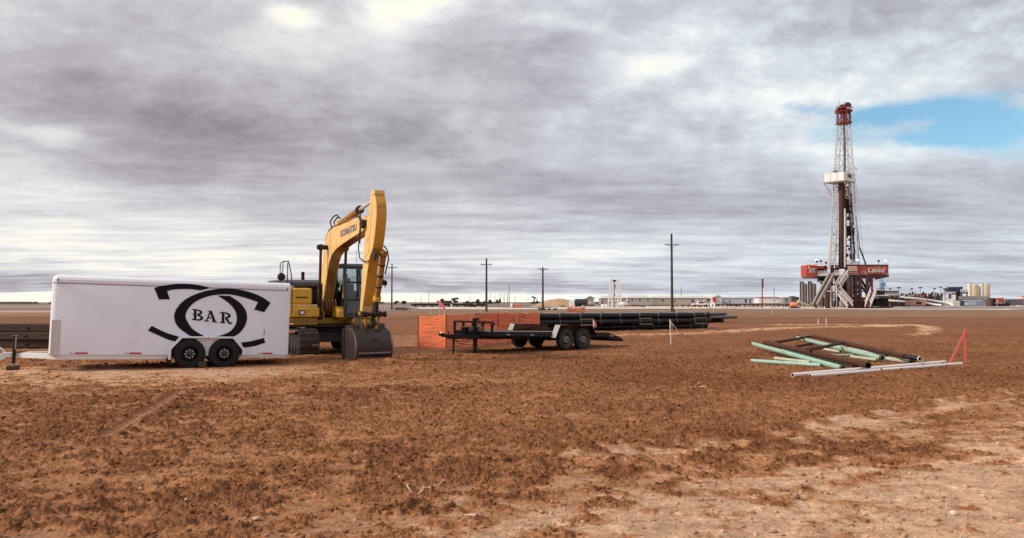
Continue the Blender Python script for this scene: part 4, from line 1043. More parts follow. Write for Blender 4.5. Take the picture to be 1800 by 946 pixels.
    b = B(); b.bar((4.52, sy0 - .003, 3.0), (5.12, sy0 - .003, 3.2), .014, .008, up=(0, 1, 0)); b.bar((4.86, sy0 - .003, 1.9 + 1.2), (5.14, sy0 - .003, 4.5), .014, .008, up=(0, 1, 0)); parts(b, 'weld_seam', m_yelm, root)
    # handrails, mirrors
    r1 = lambda *p: [Vector(q) for q in p]
    b = B()
    b.path([(.98, -1.42, 1.24), (1.05, -1.42, 1.35), (1.03, -1.42, 2.2), (1.02, -1.45, 2.62), (.80, -1.48, 3.02), (.42, -1.56, 3.02)], .019, 8)
    b.path([(.62, -1.46, 2.14), (.62, -1.46, 2.98)], .017, 8); b.path([(.42, -1.56, 3.02), (.42, -1.58, 2.5), (.62, -1.47, 2.48)], .015, 8); b.path([(.30, -1.62, 2.1), (.30, -1.62, 2.98), (.42, -1.56, 3.02)], .015, 8)
    b.obj('handrail', m_grey, root)
    b = B(); b.lathe([(.0001, -.03), (.12, -.03), (.13, 0), (.10, .05), (.0001, .06)], 18, 'x', (.62, -1.66, 2.52)); b.obj('mirror', m_darkst, root)
    b = B(); b.path([(.62, -1.66, 2.52), (.6, -1.55, 2.56), (.62, -1.46, 2.56)], .012, 6); b.obj('mirror_bracket', m_grey, root)
    b = B(); b.path([(1.24, 1.40, 1.18), (1.24, 1.40, 2.52), (1.24, 1.30, 2.56), (1.24, 1.22, 2.56)], .017, 8); b.path([(1.24, 1.40, 2.52), (1.26, 1.50, 2.55), (1.3, 1.56, 2.46), (1.3, 1.56, 2.36)], .015, 8); b.obj('mirror_post', m_grey, root)
    b = B(); b.prism([(1.50, 2.26), (1.66, 2.26), (1.70, 2.34), (1.64, 2.44), (1.52, 2.44), (1.46, 2.34)], 1.26, 1.32, axis=0)
    b.tube((1.30, 1.62, 2.18), (1.30, 1.60, 2.30), .018, 8); b.obj('mirror', m_black, root, bevel=.01)
    # lettering on the boom, following the upper section
    k0, k1 = lo(599, 412, yr), lo(627, 399.5, yr); KX, KZ = (k0.x + k1.x) / 2, (k0.z + k1.z) / 2; a_ = math.atan2(k1.z - k0.z, k1.x - k0.x); KS = (k1.x - k0.x) / (.27 * 4.55)
    M = Matrix.Translation((KX, yr - .004, KZ)) @ Matrix.Rotation(-a_ * 1.0, 4, 'Y') @ Matrix.Rotation(R(90), 4, 'X') @ Matrix.Scale(KS, 4, (1, 0, 0))
    text_mesh('KOMATSU', .27, 'lettering', m_letter, root, M, bold=.012, depth=.0015)
    return root
m_cabglass = bpy.data.materials.new('clear_cab_glass'); m_cabglass.use_nodes = True
_t = m_cabglass.node_tree; _t.nodes.clear(); _o = NN(_t, 'ShaderNodeOutputMaterial'); _m = NN(_t, 'ShaderNodeMixShader'); _a = NN(_t, 'ShaderNodeBsdfTransparent'); _g = NN(_t, 'ShaderNodeBsdfGlossy')
_a.inputs[0].default_value = (.62, .72, .72, 1); _g.inputs['Roughness'].default_value = .03
_fr = NN(_t, 'ShaderNodeFresnel'); _fr.inputs[0].default_value = 1.5
_t.links.new(MA(_t, 'ADD', _fr.outputs[0], .05), _m.inputs[0]); _t.links.new(_a.outputs[0], _m.inputs[1]); _t.links.new(_g.outputs[0], _m.inputs[2]); _t.links.new(_m.outputs[0], _o.inputs[0])
m_letter = mat('faded_lettering', (.15, .12, .15), .6, var=.3, scale=8)
excavator()
# ------------------------------------------------------------ black flatbed trailer
def flatbed():
    root = thing('flatbed_trailer', 'black tandem axle flatbed trailer standing in front of the orange netting', 'trailer', (1.40, 29.55, 0), R(42), ry=.030)
    W2 = 1.02
    b = B()
    for s in (-1, 1): b.box(-3.7, 2.05, s * W2 - .03, s * W2 + .03, .46, .62); b.box(-3.7, 2.05, s * .62 - .04, s * .62 + .04, .36, .50)
    b.box(-3.73, -3.66, -W2, W2, .46, .62); b.box(2.02, 2.08, -W2, W2, .40, .62)
    for k in range(9): b.box(-3.4 + k * .65, -3.34 + k * .65, -W2 + .03, W2 - .03, .42, .50)
    b.obj('chassis', m_black, root, bevel=.006)
    b = B()
    for s in (-1, 1): b.box(-3.7, -.95, s * W2 - .035, s * W2 + .035, .622, .640)
    parts(b, 'rub_rail', m_greyst, root, bevel=.003)
    b = B()
    for k in range(10): b.box(-3.66, 2.02, -.98 + k * .197, -.98 + k * .197 + .188, .565, .612)
    b.obj('deck', m_deck, root, bevel=.004)
    b = B()
    for s in (-1, 1): b.bar((-3.0, s * .62, .43), (-4.75, s * .07, .43), .09, .15)
    b.bar((-3.9, -.33, .43), (-3.9, .33, .43), .08, .12)
    b.obj('drawbar', m_black, root, bevel=.008)
    b = B(); b.bar((-4.6, 0, .44), (-4.98, 0, .46), .12, .09); b.box(-5.08, -4.92, -.07, .07, .44, .54); b.tube((-4.72, 0, .48), (-4.72, 0, .62), .018, 8); b.obj('coupler', m_black, root, bevel=.01)
    b = B(); b.lathe([(.05, .54), (.03, .58), (.0001, .59)], 12, 'z', (-5.02, 0, 0)); b.obj('coupler_cap', m_bright, root)
    # props
    b = B(); b.tube((-4.52, -.02, .40), (-4.52, -.02, -.14), .035, 10); b.box(-4.64, -4.40, -.12, .10, -.17, -.14); b.obj('prop', m_black, root)
    b = B(); b.box(-3.86, -3.74, -.33, -.21, .30, 1.02); b.box(-3.88, -3.72, -.35, -.19, .96, 1.06); b.box(-3.855, -3.745, -.325, -.215, -.12, .30); b.obj('jack', m_black, root, bevel=.008)
    b = B(); b.tube((-3.80, -.36, .72), (-3.80, -.36, .98), .014, 8); b.tube((-3.8, -.36, .98), (-3.8, -.27, .98), .014, 8); b.tube((-3.9, -.30, -.02), (-3.98, -.38, .12), .02, 8); b.obj('jack_crank', m_steel, root)
    b = B(); b.path([(-4.5, -.06, .36), (-4.35, -.10, .22), (-4.2, -.14, .20), (-4.05, -.2, .26), (-3.95, -.25, .36)], .010); b.path([(-4.6, .02, .36), (-4.4, -.05, .27), (-4.1, -.1, .30), (-3.8, -.2, .36)], .010); b.obj('safety_chain', m_darkst, root)
    # front rack
    b = B()
    for y in (-1.0, -.52, .0, .52, 1.0): b.box(-3.73, -3.66, y - .035, y + .035, .62, .90)
    b.box(-3.74, -3.65, -1.04, 1.04, .895, .955); b.obj('front_rack', m_black, root, bevel=.005)
    b = B(); b.box(-3.735, -3.72, -1.06, -.95, .84, .90); b.lathe([(.05, -1.06), (.05, -1.10), (.0001, -1.10)], 10, 'y', (-3.7, 0, .87)); b.obj('marker_lamp', m_rust, root)
    b = B(); b.box(-3.755, -3.735, -.62, .62, .63, .77); b.obj('spare_board', m_deck, root, bevel=.004)
    b = B(); b.box(-4.0, -3.84, .05, .22, .51, .74); b.obj('battery_box', m_black, root, bevel=.01)
    # fenders
    for s, in ((-1,), (1,)):
        y0, y1 = (-1.32, -1.06) if s < 0 else (1.06, 1.32)
        b = B(); t = .008; o = [(-1.02, .42), (-.80, .87), (.88, .87), (1.08, .52)]
        i = [(x * .985, z - .012) for x, z in o]
        for (a, c) in zip(o[:-1], o[1:]): b.bar((a[0], (y0 + y1) / 2, a[1]), (c[0], (y0 + y1) / 2, c[1]), y1 - y0, .012, up=None)
        f = b.obj('fender', m_bright if 0 else m_darkst, root)
        b = B(); a, c = o[0], o[1]; b.bar((a[0] - .012, (y0 + y1) / 2, a[1] + .006), (c[0] - .012, (y0 + y1) / 2, c[1] + .006), (y1 - y0) * .98, .008); b.bar((-.80, (y0 + y1) / 2, .881), (-.35, (y0 + y1) / 2, .881), (y1 - y0) * .98, .006); b.obj('tread_plate', m_greyst, f)
        yy = -1.05 if s < 0 else 1.05
        b = B(); b.prism([(-1.02, .62), (-1.0, .44), (-.80, .865), (.88, .865), (1.06, .62)][1:4] + [(1.06, .62), (-.93, .62)], yy - .006, yy + .006); b.obj('fender_back', m_rust, f)
    for x in (-.44, .44):
        wheel(root, (x, -1.19, .375), .375, .215, m_rubberd, m_rimg, -1, 8, dish=.25, holes=8)
        wheel(root, (x, 1.19, .375), .375, .215, m_rubberd, m_rimg, 1, 8, dish=.25, holes=8)
        b = B(); b.tube((x, -1.1, .36), (x, 1.1, .36), .05, 10); b.obj('axle', m_black, root)
    b = B()
    for s in (-1, 1): b.bar((-.85, s * .95, .38), (.85, s * .95, .38), .06, .05)
    parts(b, 'leaf_spring', m_black, root)
    b = B()
    for x in (-3.1, -2.0): b.box(x, x + .17, -1.062, -1.05, .50, .55)
    parts(b, 'side_reflector', m_greyst, root)
    # beaver tail
    b = B()
    for s in (-1, 1): b.prism([(2.05, .62), (2.05, .42), (2.62, .30), (2.92, .28), (2.92, .36), (2.70, .45)], s * W2 - .035, s * W2 + .035)
    for k in range(6): b.box(2.12 + k * .13, 2.17 + k * .13, -W2, W2, .56 - k * .032, .60 - k * .032)
    b.box(2.84, 2.93, -W2, W2, .28, .38); b.obj('ramp', m_black, root, bevel=.004)
    b = B(); b.box(2.12, 2.32, -1.075, -1.055, .47, .53); b.obj('tail_lamp', m_greyst, root, bevel=.004)
    return root
flatbed()

# ------------------------------------------------------------ orange safety netting
def netting(name, label, posts, ztops, zb, loc_group, seed=3, droop=.05, lean=0.0, mat_=None):
    rnd = random.Random(seed)
    base = Vector((posts[0][0], posts[0][1], 0))
    root = thing(name, label, 'fence', base, 0, loc_group)
    b = B(); nz = 32
    pts = []
    for i in range(len(posts) - 1):
        a, c = Vector(posts[i]), Vector(posts[i + 1]); n = max(4, int((c - a).length / .22))
        for k in range(n if i < len(posts) - 2 else n + 1):
            t = k / n; s = math.sin(math.pi * t)
            pts.append((a.lerp(c, t), ztops[i] + (ztops[i + 1] - ztops[i]) * t - droop * s, s))
    cols = []
    wv = [rnd.uniform(-1, 1) for _ in pts]
    H = []
    for j in range(nz + 1):
        ph = rnd.uniform(0, 6)
        row = []
        for i, (p, zt, s) in enumerate(pts):
            t = j / nz
            z = zb + (zt - zb) * (1 - t) + s * (.020 * math.sin(i * .9 + ph) + rnd.uniform(-.010, .010)) - .04 * s * math.sin(math.pi * t)
            off = s * (.05 * math.sin(i * .5 + j * .25) + .02 * wv[i]) * math.sin(math.pi * min(1, t + .15))
            row.append(Vector((p.x + off * .3 - base.x, p.y + off - base.y, z)))
        H.append(row)
    for j, row in enumerate(H):
        w = .027 if j not in (0, nz) else .045
        w *= rnd.uniform(.75, 1.15)
        for a, c in zip(row[:-1], row[1:]):
            d = Vector((0, 0, w / 2)); o = len(b.v); n_ = Vector((0, .003, 0))
            b.v += [tuple(a - d), tuple(c - d), tuple(c + d), tuple(a + d), tuple(a - d + n_), tuple(c - d + n_), tuple(c + d + n_), tuple(a + d + n_)]
            b.f += [(o, o + 1, o + 2, o + 3), (o + 7, o + 6, o + 5, o + 4), (o + 3, o + 2, o + 6, o + 7), (o, o + 4, o + 5, o + 1)]
    for i in range(len(pts)):
        for q in (0, .5):
            if i == len(pts) - 1 and q: break
            for j in range(nz):
                a = H[j][i].lerp(H[j][min(i + 1, len(pts) - 1)], q); c = H[j + 1][i].lerp(H[j + 1][min(i + 1, len(pts) - 1)], q)
                o = len(b.v); d = Vector((.007, 0, 0)); b.v += [tuple(a - d), tuple(a + d), tuple(c + d), tuple(c - d)]; b.f.append((o, o + 1, o + 2, o + 3))
    b.obj('net', mat_ or m_orange, root, smooth=0)
    return root, base
def npost(root, base, x, y, h, m=None, r=.018, lean=(0, 0), name='post', zb=-.05):
    b = B(); b.bar((x - base.x, y - base.y, zb), (x - base.x + lean[0], y - base.y + lean[1], h), r * 2, r * 1.4); b.obj(name, m or m_darkst, root)
A_ = g2(735, 610.5); B_ = g2(784, 613); C_ = g2(948, 596)
root, base = netting('safety_netting', 'low orange plastic safety netting on posts in front of the black pipes', [A_, B_, ((B_[0] + C_[0]) / 2, (B_[1] + C_[1]) / 2), C_], [1.15, 1.20, 1.24, 1.21], .05, None, droop=.02)
npost(root, base, *A_, 1.17, m_rust); npost(root, base, *B_, 1.24, m_black, .022); npost(root, base, (B_[0] + C_[0]) / 2, (B_[1] + C_[1]) / 2, 1.2, m_rust); npost(root, base, *C_, 1.16, m_lath)
for t in (.22, .72): npost(root, base, B_[0] + (C_[0] - B_[0]) * t, B_[1] + (C_[1] - B_[1]) * t, 1.28, m_lath, .014, name='lath')
# far short run of netting behind the pipes
p, q = atZ(998, 551), atZ(1027, 551)
p = Vector((p.x, p.y)); q = Vector((q.x, q.y)); p, q = g2(998, 552.5), g2(1028, 552.0)
root, base = netting('safety_netting', 'short panel of orange netting standing beyond the black pipes', [p, q], [1.0, .95], .05, None, seed=9, droop=.08)
npost(root, base, *p, 1.05, m_rust, .03); npost(root, base, *q, 1.0, m_lath, .03)
p, q = g2(902, 541.6), g2(915, 541.6)
root, base = netting('safety_netting', 'tiny faded orange netting panel by the far gravel road', [p, q], [1.25, 1.2], .05, None, seed=11, droop=.08)
npost(root, base, *q, 1.3, m_rust, .05)
b = B(); b.lathe([(.34, 0), (.36, .05), (.36, 1.15), (.32, 1.22), (.0001, 1.24)], 18); k = g2(899.5, 541.6)
o = b.obj('barrel', m_white); o.location = (k[0], k[1], .1); tag(o, 'white upright barrel at the end of the far orange netting', 'barrel')

# ------------------------------------------------------------ black pipes strapped in bundles
def bundle(z0, px0, y0, px1, y1, label, n=6, r=.163):
    p0, p1 = g2(px0, y0), g2(px1, y1)
    a = Vector((p0[0], p0[1], 0)); c = Vector((p1[0], p1[1], 0)); d = (c - a); L = d.length; yaw = math.atan2(d.y, d.x)
    root = thing('pipe_bundle', label, 'pipes', (a.x, a.y, z0), yaw, 'strapped bundles of black pipe')
    pipe0 = None
    for k in range(n):
        if pipe0 is None:
            b = B(); b.pipe((0, 0, r + .02), (L, 0, r + .02), r, 20, .03); pipe0 = b.obj('pipe', m_pipeb, root, smooth=40); o = pipe0
        else:
            o = pipe0.copy(); SC.collection.objects.link(o); o.parent = root
        o.location = ((random.uniform(-.08, .08), k * 2.03 * r, 0))
    b = B(); wy = (n - 1) * 2.03 * r
    xs = [L - .45] + [L - 1.35 - 1.40 * i for i in range(int((L - 1.6) / 1.40))]
    for x in xs:
        pts = [(x, -r * 1.02, r + .02)]
        loop = [(-math.pi + t * math.pi / 8) for t in range(9)]
        pts = [(x, math.cos(t) * (r + .006), r + .02 + math.sin(t) * (r + .006)) for t in [R(270 - i * 18) for i in range(0, 11)]]
        pts += [(x, wy + math.cos(t) * (r + .006), r + .02 + math.sin(t) * (r + .006)) for t in [R(90 - i * 18) for i in range(0, 11)]] + [pts[0]]
        for s, e in zip(pts[:-1], pts[1:]): b.bar(s, e, .022, .006, up=(1, 0, 0)) if 0 else b.tube(s, e, .011, 5)
    b.obj('strap', m_strap, root)
    b = B()
    for i, x in enumerate(xs[1::3]): b.box(x - .04, x + .9, -r * 1.0, -r * 1.0 + .05, -.015, .012)
    parts(b, 'spacer_board', m_lath, root)
    return root
bundle(.02, 900, 583.5, 1243, 578.0, 'lowest strapped bundle of the long black pipe stack')
bundle(.365, 858, 585.5, 1249, 578.0, 'middle strapped bundle of the long black pipe stack')
bundle(.71, 858, 585.5, 1247.5, 578.0, 'topmost strapped bundle of the long black pipe stack')
def smallstack():
    e = g2(1268, 566.5); f_ = g2(1170, 569)
    a = Vector((f_[0], f_[1], 0)); c = Vector((e[0], e[1], 0)); d = c - a; L = d.length; yaw = math.atan2(d.y, d.x)
    for row, (n, z, xo, lab) in enumerate(((6, .0, 0, 'lower row of the far black pipes with open ends'), (5, .27, -.9, 'upper row of the far black pipes with open ends'))):
        root = thing('pipe_bundle', lab, 'pipes', (a.x, a.y, .32 + z if 1 else z), yaw, 'far bundles of smaller black pipe')
        p0 = None
        for k in range(n):
            if p0 is None:
                b = B(); b.pipe((0, 0, .13), (L + xo, 0, .13), .13, 16, .02); p0 = b.obj('pipe', m_pipeg, root, smooth=40); o = p0
            else: o = p0.copy(); SC.collection.objects.link(o); o.parent = root
            o.location = (k * .16, -k * .262 + .4, 0)
    for i, t in enumerate((.45, .85)):
        p = a + d * t; b = B(); b.box(-.12, .12, -1.0, 1.1, 0, .31)
        o = b.obj('timber_bearer', m_wood, bevel=.01); o.location = (p.x, p.y, 0); o.rotation_euler = (0, 0, yaw)
        tag(o, ('timber bearer under the far black pipes, the more hidden one', 'timber bearer under the far black pipes nearest their open ends')[i], 'timber', 'bearers under the far pipes')
m_pipeg = mat('greyed_pipe', (.085, .075, .075), .35, var=.25, spec=.7)
smallstack()

# ------------------------------------------------------------ mint, rusty and white pipes on the soil
def zp(px, py, z): return atZ(px, py, z)
def lone(px0, py0, z0, px1, py1, z1, r, m, name, label, cat='pipe', group=None, ends=True, collar=None):
    a, c = zp(px0, py0, z0), zp(px1, py1, z1)
    root = thing(name, label, cat, (a.x, a.y, 0), 0, group); o = Vector((a.x, a.y, 0)); a, c = a - o, c - o
    b = B(); d = (c - a).normalized(); b.pipe(a, c, r, 18, r * .14); b.obj('pipe_wall', m, root, smooth=40)
    b = B()
    for p, s in ((a, 1), (c, -1)): b.tube(p + d * s * .03, p + d * s * .05, r * .85, 14)
    parts(b, 'bore', m_bore, root)
    if collar:
        b = B()
        for p, s in ((a, 1), (c, -1)):
            if s in collar: b.pipe(p - d * s * .005, p + d * s * .10, r * 1.16, 16, r * .18)
        b.obj('thread_collar', m_rust, root)
    return root
G = 'mint coated pipes of the pipe heap'
S8 = lambda x, y: (1300 + x / 4.286, 560 + y / 4.286)
def L8(x0, y0, z0, x1, y1, z1, *a, **k): return lone(*S8(x0, y0), z0, *S8(x1, y1), z1, *a, **k)
L8(95, 190, .22, 785, 378, .07, .070, m_mint, 'steel_pipe', 'nearest mint green pipe sloping along the left of the pipe heap', group=G, collar=(1, -1))
L8(85, 318, .07, 612, 352, .05, .054, m_mint, 'steel_pipe', 'mint green pipe half buried at the left foot of the heap', group=G)
L8(268, 300, .08, 530, 330, .05, .045, m_mintd, 'steel_pipe', 'short mint green pipe passing beneath the sloping one at left', group=G)
L8(330, 236, .12, 905, 362, .07, .064, m_mint, 'steel_pipe', 'mint green pipe lying just under the nearest rusty rail', group=G, collar=(-1,))
L8(430, 145, .30, 1078, 302, .12, .070, m_mint, 'steel_pipe', 'mint green pipe through the middle of the rusty frame', group=G, collar=(1, -1))
L8(735, 210, .20, 1110, 282, .13, .045, m_mintd, 'steel_pipe', 'thin mint green pipe behind the farther rusty rail', group=G)
L8(685, 278, .08, 850, 276, .07, .042, m_mintd, 'steel_pipe', 'short dusty pipe lying level under the heap', group=G)
L8(842, 286, .08, 1035, 312, .06, .042, m_mintd, 'steel_pipe', 'short mint pipe at the right foot of the heap', group=G)
L8(1085, 300, .10, 1312, 328, .08, .058, m_mintd, 'steel_pipe', 'pale dusty pipe end lying at the right end of the heap', group=G, collar=(-1,))
L8(640, 232, .10, 760, 250, .08, .045, m_mintd, 'steel_pipe', 'stub of dusty pipe seen inside the rusty frame', group=G)
def pipe_frame():
    A0, A1 = zp(*S8(190, 180), .34), zp(*S8(965, 352), .17)
    B0, B1 = zp(*S8(550, 133), .38), zp(*S8(1245, 285), .24)
    root = thing('pipe_rack', 'welded frame of rusty brown pipe lying on top of mint green pipes', 'rack', (A0.x, A0.y, 0)); o = Vector((A0.x, A0.y, 0))
    b = B(); b.pipe(A0 - o, A1 - o, .080, 18, .012); b.obj('rail', m_rust, root, smooth=40)
    b = B(); b.pipe(B0 - o, B1 - o, .074, 18, .012); b.obj('rail', m_rust, root, smooth=40)
    for t0, t1 in (((270, 180), (550, 133)), ((520, 237), (782, 183))):
        p, q = zp(*S8(*t0), .34), zp(*S8(*t1), .36); b = B(); b.tube(p - o, q - o, .049, 14); b.obj('cross_pipe', m_rust, root)
    p, q = zp(*S8(420, 211), .16), zp(*S8(578, 184), .18); b = B(); b.tube(p - o, q - o, .049, 14); b.obj('cross_pipe', m_rust, root)
    d = (B1 - B0).normalized(); e0 = B1 + d * .05; e1 = zp(*S8(1355, 303), .20)
    b = B(); b.tube(B1 - o - d * .08, B1 - o + d * .04, .070, 16); b.obj('weld_collar', m_darkst, root)
    b = B(); b.pipe(e0 - o, e1 - o, .066, 16, .012); b.obj('end_sleeve', m_black, root)
    b = B(); b.pipe(e1 - o - d * .03, e1 - o + d * .09, .070, 16, .014); b.obj('pipe_lip', m_mintd, root)
    d = (A1 - A0).normalized(); b = B(); b.pipe(A1 - o - d * .10, A1 - o + d * .05, .074, 16, .014); b.obj('weld_collar', m_darkst, root)
pipe_frame()
G2 = 'long white plastic pipes'
L8(398, 426, .06, 1545, 329, .05, .048, m_pvc, 'plastic_pipe', 'farther white plastic pipe lying before the pipe heap, its left end open', group=G2)
L8(530, 432, .045, 1675, 340, .03, .043, m_pvc, 'plastic_pipe', 'nearer white plastic pipe partly sunk in the soil', group=G2)

# ------------------------------------------------------------ stakes and laths
def lath(name, label, base_px, top_px, m, w=.035, t=.012, legs=(), ribbon=None, group=None, cat='stake', D=None):
    a = atZ(*base_px, 0.0) if D is None else atY(base_px[0], 531 + CH * F / D, D)
    D_ = a.y
    root = thing(name, label, cat, (a.x, a.y, 0), 0, group); o = Vector((a.x, a.y, 0))
    p = atY(*top_px, D_) - o
    b = B(); b.bar((0, 0, -.1), p, w, t, up=(0, 1, 0)); b.obj('upright', m, root)
    for (lx, ly), (tx, ty) in legs:
        q = atZ(lx, ly, 0.0) - o; r_ = atY(tx, ty, D_) - o; b = B(); b.bar(q - Vector((0, 0, .05)), r_, w, t, up=(0, 1, 0)); b.obj('brace', m, root)
    if ribbon:
        b = B(); c = p
        for s, (dx, dz, ww) in enumerate(ribbon):
            b.add([(c.x, c.y - .01, c.z - .02), (c.x + dx * .5, c.y - .03, c.z + dz * .35 + ww * .3), (c.x + dx, c.y - .02, c.z + dz), (c.x + dx * .9, c.y, c.z + dz - ww), (c.x + dx * .45, c.y - .02, c.z + dz * .6 - ww), (c.x, c.y - .01, c.z - .02 - ww)],
                  [(0, 1, 4, 5), (1, 2, 3, 4)])
        o2 = b.obj('ribbon', m_pink, root, smooth=0); md = o2.modifiers.new('thickness', 'SOLIDIFY'); md.thickness = .004
    return root
lath('marker_stake', 'red painted lath with a slanting brace beside the white pipes', (1697.5, 638), (1697, 577), m_redlath, .055, .02, legs=(((1667, 640.5), (1697, 583)),))
lath('marker_stake', 'pale three legged lath marker standing in front of the black pipe stack', (1179.5, 606), (1177.5, 561.5), m_lathw, .045, .018, legs=(((1184, 584), (1178.5, 563)), ((1194, 583.5), (1178, 564))))
lath('marker_stake', 'white lath with a pink ribbon behind the flatbed ramp', (1044, 590), (1043, 562), m_lathw, .05, .02, ribbon=[(.16, -.30, .10), (.06, -.34, .05)])
lath('marker_stake', 'tall lath with a fluttering pink ribbon behind the orange netting', (772, 608), (772.5, 529), m_lath, .03, .014, ribbon=[(-.10, .02, .06), (.14, -.22, .07), (.26, -.34, .05), (.08, -.40, .05), (-.12, -.02, .05)])
def spx(i, l): return l
for i, (bx, by, ty, lab) in enumerate(((1438, 571.5, 560.5, 'short pale stake in the open field, left one of a pair'), (1452, 573, 559.5, 'short pale stake in the open field, right one of a pair'), (1357, 552, 541, 'pale stake in the field below the dark red stack'),
        (1254, 548.5, 542, 'pale stake just past the right end of the black pipes'), (1189, 549, 538, 'pale stake rising over the black pipes right of the tall pole'), (758, 553, 545, 'small pale stake left of the tall lath with a ribbon'),
        (781.5, 556, 547, 'pale stake rising over the corner of the orange netting'), (844, 556, 546, 'pale stake beside the pole over the orange netting'), (889.5, 557, 546, 'pale stake rising over the middle of the orange netting'), (882.5, 557, 544.5, 'slanted pale stake over the middle of the orange netting'), (945, 556, 544, 'pale stake over the right end of the orange netting'),
        (1031, 552, 541.5, 'pale stake beside the far orange netting panel'))):
    lath('marker_stake', lab, (bx, by), (bx + random.uniform(-.6, .6), ty), m_lathw, .06, .03, group='small pale stakes across the field')

# ------------------------------------------------------------ wooden power poles
def pole(px, by, ty, arm_y, hw, label, r=.16, arm2=None, m=None, braces=True, D=None, group='wooden power poles along the field', name='power_pole'):
    a = atZ(px, by, 0) if D is None else atY(px, 531 + CH * F / D, D); a.z = 0
    top = atY(px, ty, a.y).z; az_ = atY(px, arm_y, a.y).z; hwm = hw / F * a.y
    root = thing(name, label, 'pole', a, 0, group); mm = m or m_pole
    b = B(); b.tube((0, 0, -.3), (0, 0, top), r, 12, r2=r * .68); b.obj('shaft', mm, root)
    b = B(); b.bar((-hwm, -r, az_), (hwm, -r, az_ - .03), .10, .13); b.obj('crossarm', mm, root)
    if braces:
        b = B()
        for s in (-1, 1): b.bar((s * hwm * .62, -r - .03, az_ - .02), (0, -r, az_ - hwm * .52), .035, .05)
        parts(b, 'brace', mm, root)
    b = B()
    for s in (-.92, -.55, .55, .92): b.lathe([(.05, 0), (.07, .05), (.05, .10), (.06, .14), (.0001, .2)], 8, 'z', (s * hwm, -r, az_ + .06))
    b.lathe([(.05, 0), (.07, .05), (.05, .12), (.0001, .2)], 8, 'z', (0, 0, top))
    if D is None: parts(b, 'insulator', m_insul, root)
    return root
pole(1181.5, 548.2, 411.5, 430.5, 12.5, 'tallest dark power pole, standing behind the black pipe stack', .25)
pole(855, 548, 454.5, 465.5, 10, 'dark power pole behind the orange netting', .21, braces=False)
pole(954.3, 546, 470, 473.2, 8.5, 'dark power pole with braced crossarm right of the orange netting', .22)
pole(688.6, 544.6, 463.5, 470.5, 8.5, 'dark power pole to the right of the excavator bucket arm', .19, braces=False)
far = [(895, 500, 502, 2.2, 420, 'slim far pole between the two netting poles', .20), (753.5, 514.5, 519, 1.2, 700, 'faint far pole left of the scrub trees', .22), (740, 521, 523, 1.5, 800, 'short faint far pole behind the dark pipeline', .25),
       (731, 524, 525, 1.0, 800, 'faintest short far pole at the left of the dark pipeline', .22), (826.5, 521, 523, .8, 700, 'faint far pole above the yellow machine', .2), (862, 515, 517, 1.0, 700, 'faint far pole just right of the netting pole', .2),
       (870, 520, 522, .8, 750, 'faint short far pole among the scrub trees', .2), (880.3, 514.5, 519, .9, 700, 'faint far pole right of the scrub trees', .25), (886, 516, 524, 1.6, 700, 'left one of two far poles carrying transformers', .3), (892, 516, 524, 1.6, 700, 'right one of two far poles carrying transformers', .3),
       (905.5, 520, 522, .8, 750, 'faint far pole left of the pumpjack', .2), (928, 524, 525.5, .7, 800, 'short faint far pole nearest the pumpjack', .2), (951, 522, 523.5, .8, 800, 'short faint far pole between the pumpjack and the tan mound', .2),
       (1197.5, 505.5, 507, 1.5, 480, 'grey far pole behind the tan bunkhouse', .22), (1361, 505.5, 506.5, 2.0, 480, 'grey far pole behind the white cabin with a red roof', .22)]
for px, ty, ay, hw, D, lab, r in far:
    pole(px, 0, ty, ay, hw, lab, r, D=D, m=m_polef, braces=False, group='distant poles on the horizon', name='distant_pole')

# ------------------------------------------------------------ litter on the field
def root_stick(label, pts, r, m=None):
    P_ = [Vector((*g2(px, py), 0)) for px, py, *_ in pts]; o = P_[0].copy()
    V = []
    for p, (_, _, z) in zip(P_, pts): V.append(Vector((p.x - o.x, p.y - o.y, gh(p.x, p.y) + r * .6 + z)))
    b = B(); rad = [r * (1 - .45 * abs(2 * i / (len(V) - 1) - 1)) for i in range(len(V))]; b.path(V, rad, 8)
    ob = b.obj('bleached_root', m or m_root, smooth=60); ob.location = o; tag(ob, label, 'root'); return ob
m_root = mat('bleached_root_wood', (.58, .43, .30), .8, var=.2, scale=20)
root_stick('curled bleached root lying in the soil, bottom centre', [(715, 856, .03), (717, 861, .01), (724, 864, .0), (735, 863, .0), (745, 860, .01), (754, 858, .02), (757, 861, .01), (762, 860, .02), (772, 856, .03), (781, 852, .05)], .009)
root_stick('short pale forked root just under the curled one', [(733, 867.5, .0), (738, 866.5, .01), (744, 865, .01)], .010)
root_stick('straight pale stick lying on the soil at bottom centre', [(816, 902, .01), (826, 902.5, .01), (836, 904, .01), (845, 907.5, .01)], .011)
root_stick('small pale crooked twig on the soil right of centre', [(1222, 684, .03), (1229, 682.5, .0), (1236, 683, .02), (1241, 684, .03)], .012)
root_stick('thin dark root lying on the light sand at bottom right', [(1664, 941, .0), (1675, 939.5, .01), (1687, 937.5, .01), (1694, 933, .03), (1695, 929, .05)], .006)
root_stick('thin pale twig near the left bottom of the light sand', [(1222, 683, .02), (1230, 681, .06), (1226, 679, .09)], .006)
root_stick('tiny pale twig standing at left of centre', [(1118, 645, .0), (1124, 649, .02), (1130, 654, .01)], .008)
